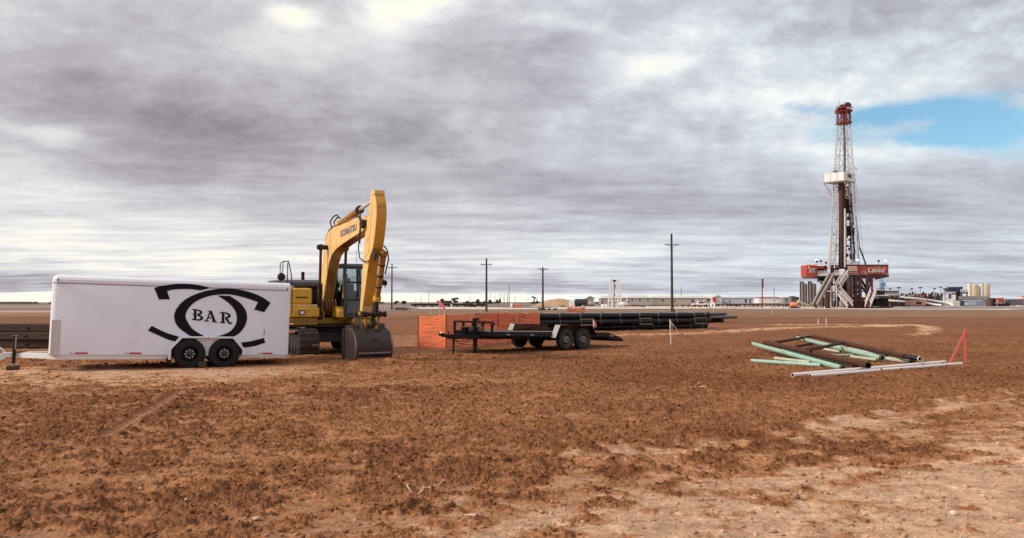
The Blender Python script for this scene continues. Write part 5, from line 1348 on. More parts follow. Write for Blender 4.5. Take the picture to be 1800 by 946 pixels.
def stone(label, px, py, r, m, sq=.8, seed=1):
    rnd = random.Random(seed); x, y = g2(px, py); bm = bmesh.new(); bmesh.ops.create_icosphere(bm, subdivisions=2, radius=r)
    for v in bm.verts: v.co *= rnd.uniform(.86, 1.08); v.co.z *= sq
    me = bpy.data.meshes.new('stone'); bm.to_mesh(me); bm.free(); me.materials.append(m); me.polygons.foreach_set('use_smooth', [True] * len(me.polygons))
    o = bpy.data.objects.new('stone', me); SC.collection.objects.link(o); o.location = (x, y, gh(x, y) + r * .45); tag(o, label, 'stone'); return o
m_stone = mat('pale_stone', (.62, .52, .40), .8, var=.1, scale=20); m_stone2 = mat('tan_stone', (.50, .36, .25), .85, var=.15, scale=20)
stone('round cream stone on the light sand at bottom right', 1676, 897, .030, m_stone, .9, 2)
stone('flat tan stone near the bottom left of the field', 451, 908, .034, m_stone2, .5, 4)
stone('small white stone beside the curled root', 702, 838, .014, m_stone, .8, 5)
stone('small white pebble low on the left half of the field', 246, 858, .013, m_stone, .8, 6)
stone('small white pebble at the bottom left', 327, 878, .014, m_stone, .8, 7)
stone('small tan stone at the bottom centre right', 1024, 914, .020, m_stone2, .7, 8)
# ------------------------------------------------------------ drilling rig
def rig():
    D0 = 214.0
    base = atY(1483, 531 + CH * F / D0, D0); base.z = 0.1
    root = thing('drilling_rig', 'tall drilling rig with a white lattice mast and a red work floor', 'drilling rig', base)
    def Q(px, py, dy=0.0): return atY(px, py, D0 + dy) - base
    def lattice(b, c0, c1, n, r, rb, cross=True):
        """c0,c1: lists of 4 corner points bottom and top"""
        for k in range(4): b.bar(c0[k], c1[k], r)
        for s in range(n + 1):
            t = s / n; P = [c0[k].lerp(c1[k], t) for k in range(4)]
            for k in range(4): b.bar(P[k], P[(k + 1) % 4], rb)
            if s < n and cross:
                t2 = (s + 1) / n; P2 = [c0[k].lerp(c1[k], t2) for k in range(4)]
                for k in range(4):
                    if (s + k) % 2: b.bar(P[k], P2[(k + 1) % 4], rb)
                    else: b.bar(P[(k + 1) % 4], P2[k], rb)
    def col(pb, pt, py0, py1, dy0, dy1, w0, w1, dd, n, name, m, r=.24, rb=.12):
        c0 = [Q(pb - w0, py0, dy0 - dd), Q(pb + w0, py0, dy0 - dd), Q(pb + w0, py0, dy0 + dd), Q(pb - w0, py0, dy0 + dd)]
        c1 = [Q(pt - w1, py1, dy1 - dd * .8), Q(pt + w1, py1, dy1 - dd * .8), Q(pt + w1, py1, dy1 + dd * .8), Q(pt - w1, py1, dy1 + dd * .8)]
        b = B(); lattice(b, c0, c1, n, r, rb); return b.obj(name, m, root, smooth=0)
    # mast: two lattice columns joined at the back, leaning together
    col(1462.5, 1475, 470, 217, 0, 0, 5.2, 3.6, 1.5, 15, 'mast_column', m_mast)
    col(1505, 1491, 470, 217, 0, 0, 5.6, 4.0, 1.5, 15, 'mast_column', m_mast)
    b = B()
    for k in range(9):
        y = 217 + k * 28; t = (y - 217) / 253; xl, xr = 1475 - 12.5 * t, 1491 + 14 * t
        b.bar(Q(xl, y, 1.5), Q(xr, y, 1.5), .14); b.bar(Q(xl, y, 1.5), Q(xr + .5, y + 28, 1.5), .10); b.bar(Q(xr, y, 1.5), Q(xl - .5, y + 28, 1.5), .10)
    b.obj('mast_back_bracing', m_greyst, root, smooth=0)
    # crown, red
    col(1475.5, 1476, 218, 191, 0, 0, 4.2, 3.8, 1.5, 2, 'crown_column', m_redp, .34, .22); col(1490.5, 1490, 217, 191, 0, 0, 4.4, 3.8, 1.5, 2, 'crown_column', m_redp, .34, .22)
    b = B(); p = Q(1483, 197); 
    def bx(b, px0, py0, px1, py1, dy0, dy1): a, c = Q(px0, py1, 0), Q(px1, py0, 0); b.box(a.x, c.x, dy0, dy1, a.z, c.z)
    bx(b, 1471.5, 191, 1494, 192.6, -2, 2); bx(b, 1472, 197, 1494, 198.4, -1.9, 1.9); bx(b, 1472, 216.4, 1494, 218, -1.8, 1.8); bx(b, 1474, 187.5, 1483, 190.5, -1.2, 1.2); bx(b, 1482.4, 192, 1484.4, 217, -1.9, -1.5)
    b.obj('crown_block', m_redp, root, bevel=.05)
    b = B(); c = Q(1490, 186, 0); b.lathe([(.85, -.35), (.95, -.2), (.95, .2), (.85, .35)], 20, 'y', c); c = Q(1480, 188, 0); b.lathe([(.65, -.3), (.65, .3)], 18, 'y', c); b.obj('crown_sheave', m_maroon, root)
    b = B(); bx(b, 1482.5, 192.4, 1490.5, 194.6, -2.25, -2.1); b.obj('crown_lamp', m_lit if 0 else m_bright, root)
    b = B()
    for px, t in ((1475.3, 177.5), (1483.8, 179), (1486.6, 178)): b.bar(Q(px, 187), Q(px, t), .10)
    for y in (186.5, 189, 191.5): b.bar(Q(1469.5, y, -1.5), Q(1474, y, -1.5), .10)
    b.bar(Q(1469.5, 186.5, -1.5), Q(1469.5, 193.5, -1.5), .12)
    for px, y in ((1468.5, 196), (1496.5, 194.5)): c = Q(px, y); b.lathe([(.0001, -.45), (.3, -.3), (.35, .2), (.0001, .45)], 8, 'z', c)
    b.obj('crown_fittings', m_greyst, root)
    # racking board with the number
    b = B(); zA, zB = Q(1484, 317.5, -5).z, Q(1484, 303.5, -5).z; zt = .15
    cL, cM, cR = Q(1447, 322, -2.0), Q(1484, 316, -6.0), Q(1503.5, 319, -2.5)
    hL = Q(1447, 308, -2.0).z; hM = Q(1484, 303, -6.0).z; hR = Q(1502.5, 302, -2.5).z
    zb = cL.z * .3 + cM.z * .4 + cR.z * .3; zh = hM * .4 + hL * .3 + hR * .3
    def wallp(a, c, z0, z1, th=.12):
        a = Vector((a.x, a.y, 0)); c = Vector((c.x, c.y, 0)); n = Vector((-(c - a).y, (c - a).x, 0)).normalized() * th
        return [(a.x, a.y, z0), (c.x, c.y, z0), (c.x, c.y, z1), (a.x, a.y, z1), (a.x + n.x, a.y + n.y, z0), (c.x + n.x, c.y + n.y, z0), (c.x + n.x, c.y + n.y, z1), (a.x + n.x, a.y + n.y, z1)]
    F8 = [(0, 1, 2, 3), (7, 6, 5, 4), (0, 4, 5, 1), (1, 5, 6, 2), (2, 6, 7, 3), (3, 7, 4, 0)]
    back = Vector((0, 3.8, 0))
    cB = cL + (cR - cM)
    for a, c in ((cL, cM), (cM, cR), (cR, cB), (cB, cL)): b.add(wallp(a, c, zb, zh), F8)
    b.obj('racking_board', m_mastw, root, smooth=0)
    b = B(); q4 = (cL, cM, cR, cB); b.add([(p.x, p.y, zb - .02) for p in q4] + [(p.x, p.y, zb - .22) for p in q4], [(0, 1, 2, 3), (7, 6, 5, 4)] + [(i, (i + 1) % 4, 4 + (i + 1) % 4, 4 + i) for i in range(4)])
    b.obj('board_floor', m_greyst, root, smooth=0)
    b = B()
    for t in (.02, .34, .66, .98): q = cL.lerp(cM, t); b.bar((q.x, q.y - .05, zb - .1), (q.x, q.y - .05, zh + .05), .12)
    b.bar((cL.x, cL.y, zb), Q(1462, 345, 0), .18); b.bar((cM.x, cM.y, zb), Q(1491, 345, -1), .22); b.bar(Q(1452, 322, 0), Q(1463, 344, 0), .16); b.obj('board_brace', m_mast, root)
    b = B()
    for px in (1466, 1468, 1470): c = Q(px, 303, -1); b.box(c.x - .18, c.x + .18, c.y - .2, c.y + .2, c.z - .5, c.z + .5)
    b.obj('board_fittings', m_darkst, root)
    b = B(); b.bar(Q(1494, 297, 0), Q(1507, 298.5, 0), .10); b.bar(Q(1501, 293, 0), Q(1507, 298.5, 0), .10); b.obj('davit', m_greyst, root)
    d = (cR - cM); ang = math.atan2(d.y, d.x); mid = (cM + cR) / 2; nrm = Vector((d.y, -d.x, 0)).normalized()
    mid = mid - d.normalized() * .2; mm = Matrix.Translation((mid.x + nrm.x * .06, mid.y + nrm.y * .06, (zb + zh) / 2 + .15)) @ Matrix.Rotation(ang, 4, 'Z') @ Matrix.Rotation(R(90), 4, 'X')
    text_mesh('103', 1.45, 'lettering', m_black, root, mm, bold=.035, depth=.02)
    # drill pipe racked in the mast
    for px0, px1, dy, w in ((1475.5, 1476.5, -2.2, .42), (1478.2, 1478.8, -2.5, .42), (1481, 1481, -2.2, .42), (1484.5, 1483.5, -1.5, .42)):
        b = B()
        for k in range(5):
            for j in range(2): b.tube(Q(px0 - 1.0 + k * .62, 473, dy + j * .5), Q(px1 - .9 + k * .56, 308 + k * 1.5, dy + j * .5), .085, 6)
        parts(b, 'pipe_stand', m_dpipe, root, smooth=60)
    b = B(); b.tube(Q(1476.6, 470, -1.1), Q(1477, 322, -1.1), .35, 8); b.tube(Q(1481, 470, -1.1), Q(1481.5, 322, -1.1), .38, 8); parts(b, 'racked_pipe_bundle', m_dpipe, root)
    # travelling gear, lines, hoses
    b = B(); b.tube(Q(1487, 470, -.6), Q(1487, 322, -.6), .22, 8)
    b.tube(Q(1497.5, 470, .3), Q(1494.5, 322, .3), .26, 8); b.tube(Q(1485.2, 470, -2.8), Q(1485.2, 367, -2.6), .24, 8); b.obj('top_drive_rail', m_mast, root)
    b = B()
    for px in (1484.2, 1485.2, 1486.2, 1487.2, 1482.9): b.bar(Q(px, 350, .4), Q(1483 + (px - 1485) * .5, 200, .4), .07)
    b.obj('drill_line', m_greyst, root)
    b = B(); b.bar(Q(1484, 228, 0), Q(1484.5, 304, 0), .45); b.bar(Q(1486, 240, 0), Q(1486, 304, 0), .25); b.obj('racked_kelly', m_greyst, root)
    b = B(); p0 = Q(1491, 356); b.box(p0.x - 1.1, p0.x + .5, -1.2, .6, Q(0, 375).z, Q(0, 350).z); p0 = Q(1493, 405); b.box(p0.x - .9, p0.x + .5, -1.2, .4, Q(0, 415).z, Q(0, 398).z); b.box(p0.x - .2, p0.x + .9, -1.4, -.2, Q(0, 455).z, Q(0, 446).z); b.obj('top_drive', m_darkst, root, bevel=.1)
    b = B(); b.path([Q(1496, 340, -2), Q(1498, 370, -2.2), Q(1500, 392, -2.3), Q(1498, 399, -2.3), Q(1492, 400, -2.2), Q(1487, 397, -2)], .16, 6); b.path([Q(1491, 350, -1.8), Q(1494, 385, -2), Q(1496, 410, -2), Q(1494, 440, -2)], .14, 6); b.path([Q(1501, 400, -2), Q(1500, 420, -2), Q(1502, 440, -2), Q(1501, 462, -2)], .22, 6); b.obj('rotary_hose', m_black, root)
    b = B(); rnd = random.Random(4)
    for k in range(26):
        y = 330 + k * 5.4; px = 1490 + rnd.uniform(-2.5, 12) * (y - 300) / 170; c = Q(px, y, rnd.uniform(-2, 1)); s = rnd.uniform(.12, .38); b.box(c.x - s, c.x + s, c.y - s, c.y + s, c.z - s * 1.4, c.z + s * 1.4)
    b.obj('mast_fittings', m_maroon, root)
    b = B(); b.bar(Q(1457.5, 473, -3), Q(1461.5, 409, -3), .62, .5); b.bar(Q(1461.5, 409.5, -3), Q(1468, 409, -3), .3); b.bar(Q(1466, 472, -3), Q(1472, 428, -2.5), .35); b.bar(Q(1467, 430, -2.5), Q(1473, 430, -2.5), .3)
    for k in range(8): b.bar(Q(1458 + k * .5, 466 - k * 8, -3), Q(1466, 462 - k * 7, -2.5), .10)
    b.obj('mast_raising_leg', m_mast, root)
    b = B(); b.bar(Q(1511, 435, 0), Q(1522, 465, 1), .26); b.bar(Q(1508, 405, 0), Q(1512, 440, 0), .14); b.obj('mast_stay', m_darkst, root)
    b = B()
    for x0, y0, x1, y1 in ((1503, 310, 1520, 466), (1500, 320, 1511, 430), (1468, 300, 1455, 465)): b.bar(Q(x0, y0, 0), Q(x1, y1, 0), .05)
    b.obj('guy_line', m_greyst, root)
    # work floor
    zf0, zf1 = Q(0, 487, -6).z, Q(0, 483.5, -6).z
    def fb(b, px0, py0, px1, py1, dy0, dy1): a, c = Q(px0, py1, dy0), Q(px1, py0, dy0); b.box(a.x, c.x, dy0, dy1, a.z, c.z)
    b = B(); fb(b, 1437, 482.5, 1558, 488, -5.5, 5.5); b.obj('floor_deck', m_dmast, root)
    b = B(); fb(b, 1496, 483, 1562.5, 487.5, -6.0, -5.4); b.bar(Q(1541, 489, -5.5), Q(1556, 485.5, -5.5), .2); b.bar(Q(1539, 491, -5.5), Q(1556, 487.5, -5.5), .25); b.bar(Q(1539, 488, -5.5), Q(1539, 491.5, -5.5), .3); b.obj('floor_girder', m_maroon, root)
    # doghouse on the left
    b = B(); fb(b, 1417.5, 466.5, 1435.5, 486, -7, -3); b.obj('doghouse', m_redb, root, bevel=.06)
    b = B(); fb(b, 1417.3, 465.3, 1437, 467, -7.2, -2.8); b.obj('doghouse_roof', m_salmon, root)
    b = B(); fb(b, 1423.5, 472, 1432, 479.5, -7.12, -6.98); b.obj('window', m_mast, root)
    b = B(); fb(b, 1424.3, 472.8, 1431.2, 478.8, -7.2, -7.1); b.obj('window_pane', m_silo, root)
    b = B(); fb(b, 1421, 468.5, 1423, 471, -7.2, -7.02); b.obj('doghouse_sign', m_mastw, root)
    b = B(); fb(b, 1435.5, 467.5, 1452, 472.5, -5, -1); fb(b, 1435.5, 472.5, 1437.5, 486, -5, -1); fb(b, 1450, 467, 1454.5, 481, -5, -1); b.obj('windwall', m_redp, root)
    b = B(); fb(b, 1438, 473, 1450, 479, -2, -1); b.obj('shelter_opening', m_greyst, root)
    b = B(); fb(b, 1462, 466, 1475, 481, -3, -2); fb(b, 1487.5, 465, 1491, 482, -3, -2); b.obj('windwall', m_maroon, root)
    b = B(); fb(b, 1469.5, 469, 1474.5, 470.3, -3.2, -3.02); b.obj('strip_lamp', m_bright, root)
    # painted wall on the right
    b = B(); fb(b, 1490.5, 466.5, 1561, 482.3, -6.2, -6.0); b.obj('painted_wall', m_mural, root)
    b = B(); fb(b, 1490, 465.2, 1561.6, 466.8, -6.35, -5.9); b.obj('wall_cap', m_maroon, root)
    b = B(); fb(b, 1560, 466.5, 1561.5, 482.3, -6, 5); fb(b, 1497, 466.6, 1561, 482, 5, 5.2); b.obj('windwall', m_redp, root)
    b = B()
    for k in range(12): fb(b, 1491 + k * 1.35, 468, 1491.5 + k * 1.35, 476, -6.45, -6.3)
    fb(b, 1489, 476, 1509, 476.6, -6.6, -6.5); fb(b, 1489, 479, 1509, 479.5, -6.6, -6.5); fb(b, 1489, 482, 1509, 482.6, -6.6, -6.5); b.obj('wall_ribs', m_fadedw, root)
    c = Q(1540.5, 475.2, -6.3); text_mesh('Lasso', 1.7, 'lettering', m_mastw, root, Matrix.Translation(c) @ Matrix.Rotation(R(90), 4, 'X') @ Matrix.Scale(1.15, 4, (1, 0, 0)), bold=.0, depth=.03)
    # handrails
    b = B()
    def rail(x0, x1, yb, yt, dy, n):
        for k in range(n + 1): x = x0 + (x1 - x0) * k / n; b.bar(Q(x, yb, dy), Q(x, yt, dy), .13)
        for y in (yt, (yb + yt) / 2): b.bar(Q(x0, y, dy), Q(x1, y, dy), .11)
        b.bar(Q(x0, yb, dy), Q(x1, yb, dy), .3, .35)
    rail(1438, 1459, 483, 476.5, -6.5, 6); rail(1467, 1490, 482.5, 475.8, -6.5, 7); b.obj('handrail', m_mastw, root)
    b = B(); rail(1490, 1506, 465.5, 458.5, -3, 5); b.obj('handrail', m_mast, root)
    b = B()
    for px, y in ((1434.5, 457), (1507.5, 457), (1557.0, 458.5)):
        c = Q(px, y, -5); b.lathe([(.0001, -.22), (.22, -.1), (.22, .1), (.0001, .22)], 10, 'z', c)
    b.obj('flood_lamp', m_lit, root)
    b = B()
    for px, y in ((1443, 459), (1452, 462), (1544.5, 459), (1436.5, 460)):
        c = Q(px, y, -5); b.box(c.x - .2, c.x + .2, c.y - .2, c.y + .2, c.z - .25, c.z + .25)
    for px, y in ((1434.5, 457), (1443, 459), (1452, 462), (1557, 458.5), (1544.5, 459), (1507.5, 457)): b.bar(Q(px, 466, -5), Q(px, y + 1, -5), .07)
    b.bar(Q(1417, 460, -5), Q(1452, 460.5, -5), .04); b.obj('lamp_post', m_darkst, root)
    # substructure
    def leg(px0, px1, w, dy, n, name='substructure_leg', m=None, py0=486.5, py1=540.5):
        b = B(); c0 = [Q(px0 - w, py1, dy - 1), Q(px0 + w, py1, dy - 1), Q(px0 + w, py1, dy + 1), Q(px0 - w, py1, dy + 1)]; c1 = [Q(px1 - w, py0, dy - 1), Q(px1 + w, py0, dy - 1), Q(px1 + w, py0, dy + 1), Q(px1 - w, py0, dy + 1)]
        lattice(b, c0, c1, n, .62, .34); b.obj(name, m or m_dmast, root, smooth=0)
    leg(1494, 1494, 3.0, -5, 5); leg(1508, 1508, 4.0, -5, 5, m=m_maroon); leg(1528, 1528, 3.6, -5, 4, m=m_maroon); leg(1455, 1455, 3.0, -5, 5); leg(1473, 1473, 3.4, 4, 5); leg(1500, 1500, 3.6, 5, 5); leg(1484, 1484, 3, 2, 4, m=m_maroon)
    b = B()
    for x0, y0, x1, y1, w in ((1512, 489, 1527, 514, .5), (1511, 497, 1525, 520, .35), (1497, 505, 1545, 512, .35), (1483, 512, 1505, 503, .3), (1466, 515, 1490, 500, .3), (1436, 486.5, 1446, 500, .5), (1441, 487, 1459, 500, .35), (1462, 500, 1490, 500, .4), (1462, 489, 1462, 540, .5),
                          (1470, 540, 1490, 515, .35), (1500, 540, 1511, 516, .35), (1466, 521, 1492, 521, .4), (1446, 499, 1446, 540, .5), (1440, 541, 1565, 541, .5), (1438, 488, 1443, 498, .3), (1490, 512, 1530, 512, .3), (1512, 541, 1512, 489, .35), (1482, 489, 1502, 508, .35), (1500, 493, 1484, 508, .3)):
        b.bar(Q(x0, y0, -3.5), Q(x1, y1, -3.5), w)
    b.obj('substructure_bracing', m_dmast, root, smooth=0)
    b = B()
    for px0, py0, px1, py1, dy0, dy1 in ((1444, 523, 1452, 539, -3, 0), (1462, 528, 1500, 540, 0, 3), (1474, 505, 1486, 514, 0, 3), (1480, 490, 1500, 499, 2, 4), (1513, 530, 1523, 540, 3, 5)): fb(b, px0, py0, px1, py1, dy0, dy1)
    b.obj('skid_box', m_maroon, root)
    b = B(); fb(b, 1513, 522.5, 1525, 538.5, 6, 9); b.obj('red_container', m_redb, root)
    b = B(); fb(b, 1467.5, 514, 1472, 523, -4.2, -4); fb(b, 1464, 511, 1466, 540, -4.2, -4); b.obj('notice_board', m_mastw, root)
    b = B(); fb(b, 1455, 531, 1462, 539, -6, -5); fb(b, 1476, 530, 1492, 539, -6, -5); fb(b, 1437, 531, 1441, 539, -6, -5); b.obj('pump_unit', m_greyst, root, bevel=.15)
    b = B(); fb(b, 1440, 484.5, 1452, 496, -5.3, -4); b.obj('underfloor_tank', m_black, root)
    b = B(); fb(b, 1437, 483.5, 1458, 485, -6.8, -5); fb(b, 1440, 494, 1452, 496.5, -5.6, -4); b.obj('walkway', m_mast, root)
    # pipe ramp
    b = B()
    for dx in (-3.5, 4.0): b.bar(Q(1461.5 + dx, 481.5, -7), Q(1431.5 + dx, 536, -15), .42, .7)
    o = b.obj('pipe_ramp', m_ramp, root)
    b = B(); A, C = Q(1461.5, 482, -6.9), Q(1431.5, 536.5, -14.9); b.bar(A - Vector((0, 0, .3)), C - Vector((0, 0, .3)), 1.5, .2, up=(0, 1, 0)) ; b.obj('ramp_bed', m_dmast, root)
    # stairs
    def stair(x0, y0, x1, y1, dy0, dy1, w, name='stair'):
        b = B(); side = Vector((w, 0, 0)); A, C = Q(x0, y0, dy0), Q(x1, y1, dy1)
        for s in (-.5, .5): b.bar(A + side * s, C + side * s, .22, .45); b.bar(A + side * s + Vector((0, 0, 1.2)), C + side * s + Vector((0, 0, 1.2)), .14); b.bar(A + side * s + Vector((0, 0, .65)), C + side * s + Vector((0, 0, .65)), .10)
        o = b.obj(name, m_mastw, root)
        b = B(); n = 14
        for k in range(n): q = A.lerp(C, (k + .5) / n); b.box(q.x - w / 2, q.x + w / 2, q.y - .25, q.y + .25, q.z - .12, q.z)
        for k in range(5):
            q = A.lerp(C, k / 4)
            for s in (-.5, .5): b.bar(q + side * s, q + side * s + Vector((0, 0, 1.2)), .10)
        b.obj('stair_treads', m_redp, o)
    stair(1487, 484, 1471, 507.5, -7, -9, 1.1); stair(1472.5, 511, 1494.5, 538, -9.5, -11, 1.3); stair(1535.5, 513, 1525, 538.5, -7, -12, 1.3)
    b = B(); fb(b, 1461, 511.0, 1473, 512.3, -10, -7.5); 
    for px in (1460.5, 1470.5, 1477.5): b.bar(Q(px, 540, -10), Q(px, 505 if px < 1477 else 512, -10), .16)
    for y in (503.5, 507.0): b.bar(Q(1460.5, y, -10), Q(1472, y, -10), .11)
    b.bar(Q(1460.5, 527, -10), Q(1470.5, 527, -10), .12); b.bar(Q(1460.5, 512, -10), Q(1460.5, 503, -10), .12); b.bar(Q(1463.5, 512, -10), Q(1463.5, 503, -10), .1); b.bar(Q(1467, 512, -10), Q(1467, 503, -10), .1); b.obj('stair_landing', m_mastw, root)
    # right hand platform
    b = B(); fb(b, 1538, 509.3, 1553, 510.6, -7, -4); fb(b, 1541, 519, 1562, 520.5, -7, -3); b.obj('side_platform', m_mast, root)
    b = B(); fb(b, 1541.5, 511, 1556, 518.5, -6, -4); b.obj('side_cabin', m_rust, root)
    b = B()
    for k in range(8): fb(b, 1539 + k * 3, 524, 1540.6 + k * 3, 539, -5, -3)
    fb(b, 1538, 521, 1560, 523.5, -6, -3); fb(b, 1545, 528, 1558, 530, -5, -4); b.obj('choke_manifold', m_darkst, root)
m_ramp = mat('ramp_steel', (.30, .24, .22), .6, var=.3, scale=1)
m_fadedw = mat('faded_mural_lettering', (.66, .50, .38), .6, var=.2)
m_mastw = mat('mast_white_panel', (.74, .72, .71), .5, var=.06, scale=1)
m_mural = mat("mural_paint", (.24, .035, .030), .5, var=.3, scale=.8, dirt=(.60, .34, .20), dfac=.48, dscale=.8)
rig()

# ------------------------------------------------------------ things round the rig
def T(px, py, D): return atY(px, py, D)
def place(name, label, cat, px, D, group=None):
    a = T(px, 531, D); return thing(name, label, cat, (a.x, D, .11), 0, group), Vector((a.x, D, .11))
def fbx(b, o, D, px0, py0, px1, py1, depth, d0=0.0):
    a, c = T(px0, py1, D + d0), T(px1, py0, D + d0); z0 = max(0.0, a.z - .11); b.box(a.x - o.x, c.x - o.x, d0, d0 + depth, z0, c.z - .11); return b
def cyl(b, o, D, px0, px1, py0, py1, d0=0.0, n=28, dome=0.0):
    a, c = T(px0, py1, D), T(px1, py0, D); r = (c.x - a.x) / 2; z0, z1 = max(0, a.z - .11), c.z - .11
    b.lathe([(r * .98, z0), (r, z0 + .05), (r, z1 - .05), (r * .97, z1), (.0001, z1 + dome)], n, 'z', ((a.x + c.x) / 2 - o.x, r + d0, 0))
D = 222.0
for i, (x0, x1, xa, xb, yt, lab) in enumerate(((1413, 1420.3, 1406.5, 1412.8, 495, 'left grey silo with a pale ladder frame left of the rig'), (1427, 1436.5, 1420.8, 1427, 494.5, 'right grey silo with a pale ladder frame left of the rig'))):
    r_, o = place('silo', lab, 'silo', x0, D)
    b = B(); cyl(b, o, D, x0 - 1, x1, 499, 539.5, dome=.3); b.obj('tank', m_silo, r_)
    b = B(); fbx(b, o, D, xa, yt, xa + .9, 539.5, .12); fbx(b, o, D, xb - .8, yt, xb, 539.5, .12); fbx(b, o, D, xa, yt, xb, yt + 1.2, .12); b.obj('ladder_frame', m_dmast, r_)
    b = B(); fbx(b, o, D, xa + 1.0, yt + 1, xb - .8, 539.5, .6, .2); b.obj('pale_column', m_mastw, r_)
# salmon tank and chute
r_, o = place('orange_tank', 'salmon orange rounded tank left of the silos', 'tank', 1397, 205)
b = B(); a, c = T(1389.5, 532, 205), T(1403, 532, 205); L = c.x - a.x; b.lathe([(.0001, -L / 2), (.55, -L / 2 + .1), (.62, -L / 2 + .5), (.62, L / 2 - .5), (.5, L / 2 - .1), (.0001, L / 2)], 20, 'x', (0, .6, .95)); b.obj('tank_shell', m_salmon, r_)
b = B(); b.box(-L / 2, L / 2 + .4, .1, 1.1, .0, .35); b.obj('skid', m_rust, r_)
b = B(); p, q = T(1403, 529, 205) - o, T(1420, 536, 205) - o; b = solo(B().tube(T(1402.5, 530, 205.5), T(1421, 537, 206.5), .32, 12), 'loading_chute', m_cream, 'pale sloping chute pipe between the salmon tank and the pipe ramp', 'pipe')
# blue tower
r_, o = place('blue_tank', 'tall pale blue vessel with a hooped pipe right of the rig floor', 'tank', 1552, 235)
b = B(); cyl(b, o, 235, 1551, 1558, 497, 540); fbx(b, o, 235, 1546.5, 506, 1555, 540, 1); b.obj('vessel', m_blue, r_)
b = B(); b.path([T(1547, 516, 235) - o, T(1547, 494, 235) - o, T(1548.5, 491.5, 235) - o, T(1551, 492, 235) - o, T(1551.5, 498, 235) - o], .16, 8); b.obj('hoop_pipe', m_blue, r_)
solo(B().tube((T(1556.7, 500, 233).x, 233, 0.1), T(1556.7, 503.5, 233), .22, 10), 'vent_pipe', m_mast, 'short white vent pipe beside the blue vessel', 'pipe')
# mud tanks
rnd = random.Random(12)
tops = ['leftmost', 'second', 'third', 'rightmost']
for i, (x0, x1, yt) in enumerate(((1562, 1588, 522), (1589, 1612, 521.5), (1613, 1636, 522), (1637, 1657, 521))):
    Dm = 232
    r_, o = place('mud_tank', tops[i] + ' of the four dark steel mud tanks right of the rig', 'tank', (x0 + x1) / 2, Dm, 'dark mud tanks in a row')
    b = B(); fbx(b, o, Dm, x0, yt, x1, 541, 6)
    b.obj('tank_body', m_maroon if i != 3 else m_navy, r_)
    b = B()
    for k in range(8): x = x0 + (x1 - x0) * (k + .5) / 8; fbx(b, o, Dm, x - .25, yt + .5, x + .25, 540, .12, -.12)
    b.obj('ribs', m_dmast, r_)
    b = B()
    for k in range(7): x = x0 + (x1 - x0) * k / 6; b.bar(T(x, yt, Dm) - o, T(x, yt - 6.4, Dm) - o, .10)
    for dy in (6.4, 3.4): b.bar(T(x0, yt - dy, Dm) - o, T(x1, yt - dy, Dm) - o, .09)
    b.obj('handrail', m_dmast, r_)
    b = B()
    for k in range(4):
        x = x0 + (x1 - x0) * (k + .5) / 4 + rnd.uniform(-1, 1); h = rnd.uniform(1.5, 5.5); w = rnd.uniform(.8, 2.0); fbx(b, o, Dm, x - w, yt - h, x + w, yt, 1.2, 1.5)
        b.lathe([(.3, -.4), (.3, .4)], 12, 'z', T(x, yt - h - 1, Dm + 2) - o)
    b.obj('agitator_motor', m_rust, r_, bevel=.05)
    b = B()
    for k in range(5): x = x0 + (x1 - x0) * rnd.random(); b.tube(T(x, yt, Dm + 1) - o, T(x, yt - rnd.uniform(2, 4.5), Dm + 1) - o, .15, 8)
    b.obj('riser_pipe', m_mast if i % 2 else m_salmon, r_)
r_, o = place('site_cabin', 'pale cabin with a dark flat roof between the rig and the mud tanks', 'cabin', 1570, 226)
b = B(); fbx(b, o, 226, 1557, 512.5, 1579, 520.5, 4); b.obj('wall', m_mast, r_)
b = B(); fbx(b, o, 226, 1555.5, 511.6, 1580, 513.6, 4.5, -.3); b.obj('roof', m_darkst, r_)
b = B(); 
for px in (1558, 1567, 1578): fbx(b, o, 226, px, 520.5, px + .8, 541, .3)
fbx(b, o, 226, 1556, 519.5, 1580, 521, 4, -.1); b.obj('support_frame', m_darkst, r_)
for i, (px, yt, yb, dbl, lab) in enumerate(((1564.8, 508, 513, 0, 'shortest lamp pole above the pale cabin'), (1580, 506, 521, 1, 'lamp pole with a wide head at the right end of the pale cabin'), (1602.7, 508, 521, 0, 'single lamp pole over the second mud tank'), (1618, 506, 521, 1, 'lamp pole with a tilted double head over the third mud tank'),
                          (1643, 507.5, 520, 0, 'small lamp pole left of the dark generators'), (1653.5, 505.5, 520, 0, 'taller lamp pole left of the dark generators'), (1659.5, 508.5, 520, 0, 'small lamp pole nearest the dark generators'))):
    r_, o = place('lamp_pole', lab, 'lamp', px, 231, 'lamp poles over the mud tanks')
    b = B(); b.bar((0, 0, 0), T(px, yt, 231) - o, .10); b.obj('pole', m_greyst, r_)
    c = T(px, yt, 231) - o; w = .5 if dbl else .28; b = B(); b.box(c.x - w, c.x + w, -.25, .25, c.z - .12, c.z + .18); b.obj('lamp_head', m_darkst, r_)
solo(B().path([T(1557, 516.5, 228), T(1566, 519, 227), T(1590, 523, 226), T(1625, 526, 224), (T(1631, 527, 223))], .26, 10), 'discharge_pipe', m_mastw, 'upper white pipe sloping down along the mud tanks', 'pipe')
solo(B().path([T(1631, 527, 222), T(1663, 532, 220), T(1668, 533, 219), T(1676, 537.5, 217)], .30, 10), 'discharge_pipe', m_mastw, 'white pipe continuing down to the ground under the white frame', 'pipe')
solo(B().path([T(1555, 527.5, 226), T(1580, 529.5, 224), T(1604, 531, 222)], .26, 10), 'discharge_pipe', m_mastw, 'lower white pipe running left from the pinkish box', 'pipe')
solo(B().path([T(1628, 532, 222), T(1640, 535, 219), T(1655, 536.5, 217)], .26, 10), 'discharge_pipe', m_mastw, 'short white pipe running down right from the pinkish box', 'pipe')
